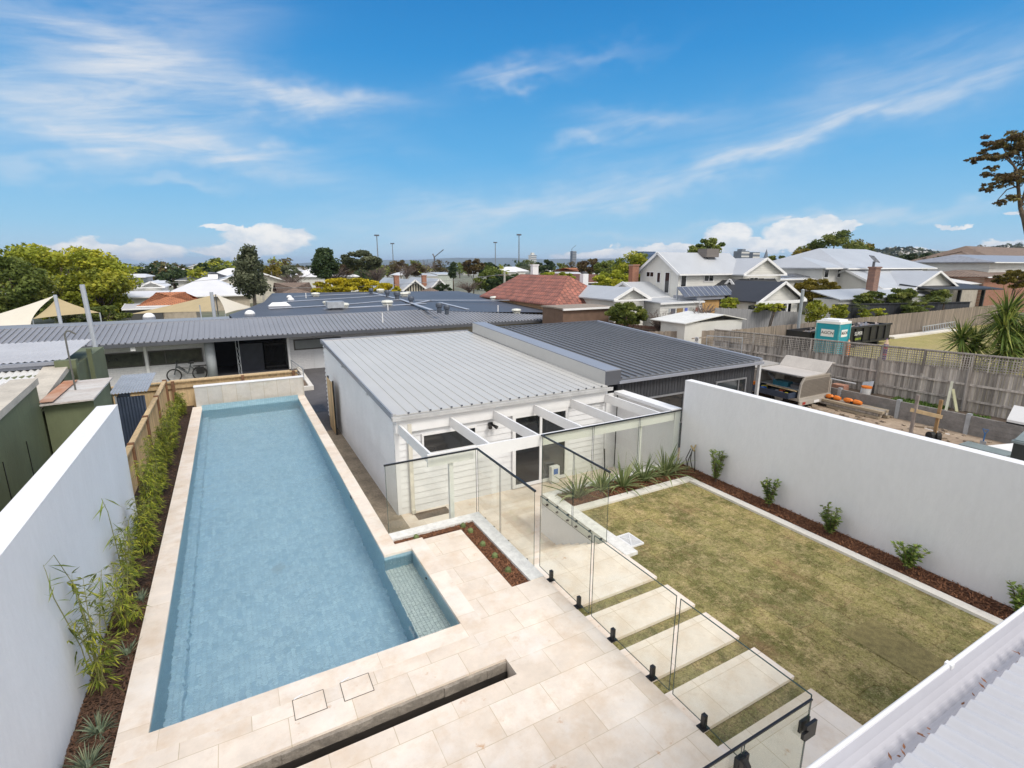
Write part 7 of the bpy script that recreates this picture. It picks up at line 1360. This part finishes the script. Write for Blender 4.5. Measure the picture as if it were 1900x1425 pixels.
# left hand houses
hp('white_roof_house', 'wide white metal roofed house left of the eucalyptus', 300, 462, 549, 514, 66, 16, 'x', wall=mat('sand_wall', (.46, .40, .32), .8), roof=mat('white_metal_roof', (.68, .68, .70), .5, .04, .4), hip=.6, over=.4)
o = hp('white_gable_wing', 'small white gable with slatted front on the white roofed house', 262, 300, 530, 522, 68, 8, 'y', wall=paint_white, roof=MATS['white_metal_roof'], over=.4)
hp('slate_roof_house', 'long dark slate roof with two skylights in the left distance', 330, 432, 519, 505, 98, 16, 'x', wall=paint_white, roof=slate_roof, hip=.8, over=.5)
for k, lb in enumerate(('left pale skylight on the dark slate roof', 'right pale skylight on the dark slate roof')): p = atD(390 + 9 * k, 513, 95); single('roof_window', MB().slab([p + Vector((-.4, 0, -.4)), p + Vector((.4, 0, -.4)), p + Vector((.45, .9, .35)), p + Vector((-.35, .9, .35))], .1), white, lb, 'skylight', p, 'skylights on the slate roof')
hp('flat_white_house', 'low white flat roofed building beside the big lime tree', 205, 300, 528, 521, 84, 12, 'x', wall=paint_white, roof=MATS['white_metal_roof'], over=.2)
hp('flat_white_house', 'white roofed wing with small solar panel left of the orange roof', 225, 305, 551, 540, 60, 8, 'x', wall=paint_white, roof=MATS['white_metal_roof'], over=.3)
hp('orange_roof_house', 'house with bright orange tiled hip roof', 262, 362, 565, 542, 50, 8, 'x', wall=MATS['sand_wall'], roof=tile_orange, hip=.9, over=.4)
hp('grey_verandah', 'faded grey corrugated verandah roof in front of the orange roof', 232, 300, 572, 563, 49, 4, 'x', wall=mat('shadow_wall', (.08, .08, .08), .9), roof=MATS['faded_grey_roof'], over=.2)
hp('brown_roof_house', 'brown tiled hip roof partly behind the yellow tree', 522, 578, 544, 524, 72, 10, 'x', wall=MATS['sand_wall'], roof=tile_brown, hip=.9, over=.4, chimney=None)
hp('half_timbered_house', 'cream and black striped gable under a pale roof', 738, 800, 545, 519, 64, 14, 'y', wall=mat('cream_gable', (.58, .54, .44), .8), roof=MATS['zinc_roof'], over=.4)
a, c = atD(738, 545, 64), None; q = thing('gable_battens', 'row of black battens on the striped gable', 'battens', atD(769, 540, 64)); gx0_, gx1_ = a.x, at(800, 545, Y=a.y).x; zt_ = at(769, 519, Y=a.y).z
for k in range(1, 13): u = k / 13; x = gx0_ + (gx1_ - gx0_) * u; h = (zt_ - a.z) * (1 - abs(2 * u - 1)) - .15; part('batten', MB().box(x - .06, a.y - .08, a.z - .2, x + .06, a.y - .03, a.z + max(h, .05)), blackm, q)
hp('white_cottage', 'white walled cottage with small striped gable right of the first', 800, 828, 532, 517, 70, 12, 'y', wall=paint_white, roof=MATS['zinc_roof'], over=.4)
hp('white_cottage', 'white block wall house beside the small gable', 795, 830, 548, 533, 58, 5, 'x', wall=paint_white, roof=MATS['brown_roof_tile'], over=.2, hip=.5)
for px, pyt, pyb, D, lb in ((736, 513, 530, 66, 'red brick chimney left of the striped gable'), (787, 512, 528, 72, 'red brick chimney behind the striped gable'), (591, 524, 534, 70, 'dark red chimney beside the brown tiled roof')):
    p, t_ = atD(px, pyb, D), atD(px, pyt, D); q = thing('chimney_stack', lb, 'chimney', (p.x, p.y, elev(p.x, p.y))); part('stack', MB().box(p.x - .3, p.y - .25, elev(p.x, p.y), p.x + .3, p.y + .25, t_.z), red_brick, q); part('top', MB().box(p.x - .36, p.y - .3, t_.z, p.x + .36, p.y + .3, t_.z + .12), red_brick, q)
hp('grey_flat_building', 'pale grey flat topped building with green parapet in the middle distance', 812, 842, 509, 505, 125, 12, 'x', wall=mat('pale_green_wall', (.46, .50, .46), .8), roof=MATS['pale_metal'], over=.1)
hp('grey_flat_building', 'lighter long building left of the green parapet', 775, 812, 512, 507, 120, 12, 'x', wall=paint_white, roof=MATS['pale_metal'], over=.1)
hp('green_yellow_building', 'pale yellow and green roofed building behind the chimney', 1052, 1105, 521, 511, 100, 12, 'x', wall=mat('pale_yellow_wall', (.55, .52, .28), .8), roof=mat('patina_green', (.22, .30, .26), .7, col2=(.50, .50, .30), scale=.12), hip=.5, over=.3)
hp('long_white_building', 'long white roofed warehouse over the red roof', 1043, 1110, 508, 505, 125, 18, 'x', wall=paint_white, roof=MATS['white_metal_roof'], over=.2)
hp('maroon_roof_house', 'maroon tiled roof house beside the yellow green tree', 1090, 1125, 521, 509, 82, 14, 'y', wall=MATS['brown_wall'], roof=mat('maroon_tile', (.16, .07, .055), .85, .15, 2), hip=.3, over=.4)
hp('terracotta_house', 'small salmon red roof among the distant white houses', 1075, 1097, 503, 497, 180, 16, 'x', wall=paint_white, roof=tile_orange, hip=.8, over=.4)
# ---------------------------------------------------------------- far suburb
rng = random.Random(11)
walls_ = [paint_white, mat('cream_wall', (.55, .52, .44), .8), red_brick, mat('grey_wall', (.40, .40, .40), .8)]
roofs_ = [MATS['white_metal_roof'], MATS['zinc_roof'], slate_roof, tile_orange, tile_brown, MATS['faded_grey_roof']]
protos = []
for i, (w, d, ze, zr, ax, wl, rf_, hp_) in enumerate(((12, 9, 3.0, 4.6, 'x', 0, 0, .9), (10, 12, 3.0, 4.8, 'y', 1, 1, 0), (14, 9, 3.0, 4.5, 'x', 0, 2, .8), (11, 10, 3.0, 4.8, 'x', 1, 3, .9), (12, 10, 3.0, 4.9, 'x', 2, 4, .9), (16, 10, 5.6, 6.0, 'x', 0, 5, .2), (9, 11, 5.4, 7.0, 'y', 0, 1, 0), (18, 12, 4.2, 4.6, 'x', 3, 0, .1))):
    o = house('suburban_house', 'x', -w / 2, w / 2, -d / 2, d / 2, ze, zr, ax, wall=walls_[wl], roof=roofs_[rf_], hip=hp_, over=.4, zg=-1.5); o.location = (0, 0, 0)
    for ch in list(o.children):
        ch.location = (0, 0, 1.5) if False else ch.location
        if ch.name.startswith('gutter'): bpy.data.objects.remove(ch)
    ORG[o.name] = Vector((0, 0, -1.5)); protos.append(o)
KINDS = ['far house with white hipped roof', 'far cream house with grey gable roof', 'far white house with dark slate roof', 'far cream house with orange tiled roof', 'far brick house with brown tiled roof', 'far two storey white block with faded flat roof', 'far two storey white house with grey gable', 'far grey walled warehouse with long white roof']
GR = ['far white hipped roofs', 'far grey gable roofs', 'far slate roofs', 'far orange roofs', 'far brown roofs', 'far two storey white blocks', 'far two storey gables', 'far warehouses']
first = [True] * 8; placed = []
def ground_ok(x, y, r):
    if r < 130 and x > 10: return False
    if elev(x, y) < -18.3: return False
    return all((x - a) ** 2 + (y - c) ** 2 > 230 for a, c in placed)
cnt = 0; tries = 0
while cnt < 175 and tries < 6000:
    tries += 1; px = rng.uniform(-60, 1980); r = 95 * (13 ** (rng.random() ** .85)); a = YAW + math.atan((px - 950) / 977); x, y = r * sin(a), r * cos(a)
    if not ground_ok(x, y, r): continue
    placed.append((x, y)); k = rng.choices(range(8), (9, 6, 3, 2.4, 3, 4, 4, 3))[0]; k = 0 if k in (5, 6) and r < 300 else k; z = elev(x, y); loc = (x, y, z - 1.5); sc = rng.uniform(.85, 1.2); rz = rng.choice((0, 0, .12, -.1, pi / 2))
    if first[k]: first[k] = False; o = protos[k]; o.location = loc; o.rotation_euler = (0, 0, rz); o.scale = (sc,) * 3
    else: o = copy_tree(protos[k], loc, rz, sc)
    o['label'] = KINDS[k]; o['group'] = GR[k]; cnt += 1
# far trees
tp = []
for i, (lm_, lb, gr) in enumerate((('dark', 'far dark green street tree', 'far dark trees'), ('green', 'far mid green street tree', 'far green trees'), ('rust', 'far brownish winter tree', 'far brown trees'), ('lime', 'far yellow green tree', 'far yellow trees'), ('gum', 'far grey green gum tree', 'far gum trees'), ('dark', 'far dark pointed conifer', 'far conifers'))):
    r_ = random.Random(200 + i); o = thing('far_tree', lb, 'tree', (0, 0, 0), gr); part('trunk', MB().tube([(0, 0, -.5), (0, 0, 4)], [.25, .12], 5), bark, o)
    part('crown', crown(MB(), (0, 0, 4.6), 3.2, 3.2, 2.7, 22, 620, .42, r_, 'ell', .5, .5) if i < 5 else crown(MB(), (0, 0, 5), 2.0, 2.0, 4.2, 20, 500, .38, r_, 'cone', .3, 1.2), LM[lm_], o); tp.append(o)
cnt = 0; tries = 0; f_ = [True] * 6
while cnt < 290 and tries < 9000:
    tries += 1; px = rng.uniform(-80, 2000); r = 92 * (15 ** (rng.random() ** .9)); a = YAW + math.atan((px - 950) / 977); x, y = r * sin(a), r * cos(a)
    if r < 125 and x > 12: continue
    if elev(x, y) < -18.3 or any((x - u) ** 2 + (y - v) ** 2 < 90 for u, v in placed): continue
    placed_t = (x, y); k = rng.choices(range(6), (7, 6, 6, 1.6, 5, 1.2))[0]; z = elev(x, y); sc = rng.uniform(.72, 1.2) * (1 + r / 2400)
    if r < 200: sc *= .8
    if f_[k]: f_[k] = False; o = tp[k]; o.location = (x, y, z); o.scale = (sc * 1.1, sc * 1.1, sc)
    else: copy_tree(tp[k], (x, y, z), rng.uniform(0, 6), (sc * rng.uniform(.9, 1.4), sc * rng.uniform(.9, 1.4), sc))
    cnt += 1
# a wooded mass covering the farther suburbs: nobody could count it
wb = MB(); r_ = random.Random(99)
for _ in range(26000):
    px = r_.uniform(-120, 2050); rr = 420 * (9 ** r_.random()); a = YAW + math.atan((px - 950) / 977); x, y = rr * sin(a), rr * cos(a)
    cl_ = sin(x * .013 + 1.3 * sin(y * .006)) + sin(y * .011 + x * .004)
    if elev(x, y) < -18.2 or cl_ < -.35 + r_.uniform(-.5, .5): continue
    z = elev(x, y); s = r_.uniform(1.6, 3.6) * (1 + rr / 2500); t_ = r_.random()
    for _k in range(3):
        c = Vector((x + r_.uniform(-4, 4), y + r_.uniform(-4, 4), z + r_.uniform(1, 6.5))); a1 = Vector((r_.gauss(0, 1), r_.gauss(0, 1), r_.gauss(0, .5))).normalized() * s; e1 = a1.cross(Vector((r_.gauss(0, 1), r_.gauss(0, 1), r_.gauss(0, 1)))).normalized() * s * .7
        wb.poly([c - a1, c + e1, c + a1, c - e1], t_)
struct('distant_trees', wb, leaf_mat('distant_leaf', (.022, .035, .018), (.06, .07, .03), (.12, .105, .05)), kind='stuff', label='wooded cover of the farther suburbs', cat='trees')
rb = MB()
for _ in range(2200):
    px = r_.uniform(-120, 2050); rr = 900 * (3.2 ** r_.random()); a = YAW + math.atan((px - 950) / 977); x, y = rr * sin(a), rr * cos(a); z = elev(x, y)
    if z < -18.2: continue
    w, d, h = r_.uniform(4, 9), r_.uniform(4, 9), r_.uniform(3, 6); rb.box(x - w, y - d, z - 1, x + w, y + d, z + h * .7); i = len(rb.v)
    rb.slab([(x - w, y - d, z + h * .7 + .1), (x + w, y - d, z + h * .7 + .1), (x + w * .5, y, z + h + 1), (x - w * .5, y, z + h + 1)], .3)
struct('distant_houses', rb, leaf_mat('distant_wall', (.22, .13, .10), (.50, .49, .46), (.66, .66, .66), .8, 0), kind='stuff', label='scatter of tiny pale buildings in the far suburbs', cat='houses')
# ---------------------------------------------------------------- towers, poles, crane, wires
def tower(name, label, px, pyt, wpx, D, m, seed=0, dpx=None, bands=None, cap=None):
    t_ = atD(px, pyt, D); w = wpx / 977 * D / 2; z0 = elev(t_.x, t_.y) - 1; o = thing(name, label, 'tower', (t_.x, t_.y, z0)); part('body', MB().box(t_.x - w, t_.y - w * .8, z0, t_.x + w, t_.y + w * .8, t_.z), m, o)
    if bands:
        b = MB(); z = t_.z - 2.4
        while z > z0 + 4: b.box(t_.x - w * 1.01, t_.y - w * .83, z, t_.x + w * 1.01, t_.y - w * .8 - .05, z + 1.5); z -= 3.6
        part('window_bands', b, bands, o)
    if cap: part('plant_room', MB().box(t_.x - w * .5, t_.y - w * .5, t_.z, t_.x + w * .4, t_.y + w * .5, t_.z + cap), m, o)
    return o
navyg = mat('blue_glass', (.05, .09, .17), .3); midg = mat('grey_concrete', (.30, .31, .33), .8)
tower('office_tower', 'white office tower with dark window bands right of the tallest light pole', 988, 473, 12, 950, paint_white, bands=navyg, cap=4)
tower('construction_tower', 'dark slender tower under construction with a crane on top', 1064, 466, 9, 1150, mat('dark_facade', (.10, .12, .15), .5), bands=midg)
t_ = atD(1061, 466, 1150); q = thing('tower_crane', 'small luffing crane on the dark slender tower', 'crane', t_); part('mast', MB().tube([t_, t_ + Vector((0, 0, 6))], .6, 4), dgrey, q); part('jib', MB().tube([t_ + Vector((0, 0, 5)), t_ + Vector((11, 0, 13))], .45, 4), dgrey, q)
tower('blue_office_block', 'dark blue office block behind the yellow green tree', 1197, 467, 30, 420, navyg, bands=mat('blue_band', (.08, .13, .24), .4)); tower('apartment_block', 'dark apartment block left of the pair under the cloud', 1376, 466, 22, 520, mat('apt_grey', (.16, .18, .21), .6), bands=paint_white, cap=2); tower('apartment_block', 'dark apartment block right of the pair under the cloud', 1397, 468, 20, 540, MATS['apt_grey'], bands=paint_white)
t_ = atD(1421, 478, 700); q = thing('church_spire', 'thin dark church spire right of the apartment pair', 'spire', (t_.x, t_.y, elev(t_.x, t_.y))); part('tower', MB().box(t_.x - 3, t_.y - 3, elev(t_.x, t_.y), t_.x + 3, t_.y + 3, t_.z), MATS['apt_grey'], q); part('spire', MB().lathe(t_, [(3, 0), (.2, 11)], 6), MATS['apt_grey'], q)
for px, pyt, D, lb in ((699, 438, 330, 'tall floodlight mast left of the pair over the bare trees'), (728, 453, 420, 'shorter floodlight mast right of the first'), (919, 451, 420, 'floodlight mast in the centre distance'), (963, 437, 330, 'tallest floodlight mast near the white office tower')):
    t_ = atD(px, pyt, D); z0 = elev(t_.x, t_.y); o = thing('floodlight_mast', lb, 'light mast', (t_.x, t_.y, z0), 'floodlight masts of the distant oval'); part('mast', MB().tube([(t_.x, t_.y, z0), t_], [.5, .28], 6), mat('mast_grey', (.20, .22, .25), .6), o); part('lamp_head', MB().box(t_.x - 1.5, t_.y - .5, t_.z, t_.x + 1.5, t_.y + .5, t_.z + .9), dgrey, o)
t_ = atD(806, 477, 600); z0 = elev(t_.x, t_.y); q = thing('tower_crane', 'luffing crane raised above the distant bay', 'crane', (t_.x, t_.y, z0)); part('mast', MB().tube([(t_.x, t_.y, z0), t_], .9, 4), dgrey, q); part('jib', MB().tube([t_, atD(823, 463, 600)], .5, 4).tube([t_, atD(803, 471, 600)], .9, 4), dgrey, q)
wires = []
for px, pyt, D, lb in ((936, 504, 62, 'pale concrete utility pole left of the red roof'), (484, 505, 60, 'timber utility pole beside the eucalyptus'), (962, 505, 80, 'thin timber pole behind the red roof'), (208, 508, 95, 'dark utility pole right of the big lime tree')):
    t_ = atD(px, pyt, D); z0 = elev(t_.x, t_.y); o = thing('utility_pole', lb, 'utility pole', (t_.x, t_.y, z0)); part('pole', MB().tube([(t_.x, t_.y, z0), t_], [.16, .12], 6), mat('pole_concrete', (.42, .40, .36), .8), o); part('crossarm', MB().box(t_.x - .9, t_.y - .06, t_.z - .5, t_.x + .9, t_.y + .06, t_.z - .38), bark, o); wires.append(t_ - Vector((0, 0, .3)))
def wire(a, c, sag, lab):
    pts = [a.lerp(c, k / 14) - Vector((0, 0, sag * 4 * (k / 14) * (1 - k / 14))) for k in range(15)]; single('overhead_wire', MB().tube(pts, .022, 4, cap=False), mat('wire_grey', (.30, .31, .32), .6), lab, 'cable', a)
wire(wires[0], wires[1] + Vector((0, 0, -1.5)), .5, 'overhead wire crossing in front of the striped gable'); wire(wires[1], atD(-60, 536, 56), .5, 'overhead wire crossing left over the white roofs'); wire(wires[0], atD(1060, 530, 66), .3, 'short overhead wire over the red roof')
wire(atD(1740, 497, 62), atD(1905, 494, 62), .2, 'overhead wire crossing the brown tiled roofs')
p = atD(1583, 502, 52); q = thing('roof_aerial', 'thin television aerial above the solar roof', 'aerial', p); part('mast', MB().tube([p - Vector((0, 0, 1.6)), p + Vector((0, 0, .6))], .03, 5), galv, q); part('array', MB().bar(p + Vector((-.9, 0, .6)), p + Vector((.7, 0, .55)), .03, .03), galv, q)
p = at(1155, 552, Y=34); q = thing('satellite_dish', 'small dark satellite dish by the cottage wall', 'dish', p); part('dish', MB().lathe(p, [(.05, 0), (.35, .12), (.38, .2)], 12), dgrey, q); part('arm', MB().tube([p - Vector((0, 0, .6)), p], .03, 5), galv, q)

# ---------------------------------------------------------------- air
hz = bpy.data.materials.new('haze_air'); hz.use_nodes = True; n_ = hz.node_tree.nodes; n_.clear()
pv = n_.new('ShaderNodeVolumePrincipled'); ho = n_.new('ShaderNodeOutputMaterial'); hz.node_tree.links.new(pv.outputs[0], ho.inputs['Volume'])
pv.inputs['Color'].default_value = (.62, .76, 1, 1); pv.inputs['Density'].default_value = 1.0e-4; pv.inputs['Anisotropy'].default_value = .2
o = struct('haze', MB().box(-12700, -600, -28, 9600, 12700, 125), hz, kind='stuff', label='thin pale air over the suburbs', cat='haze')
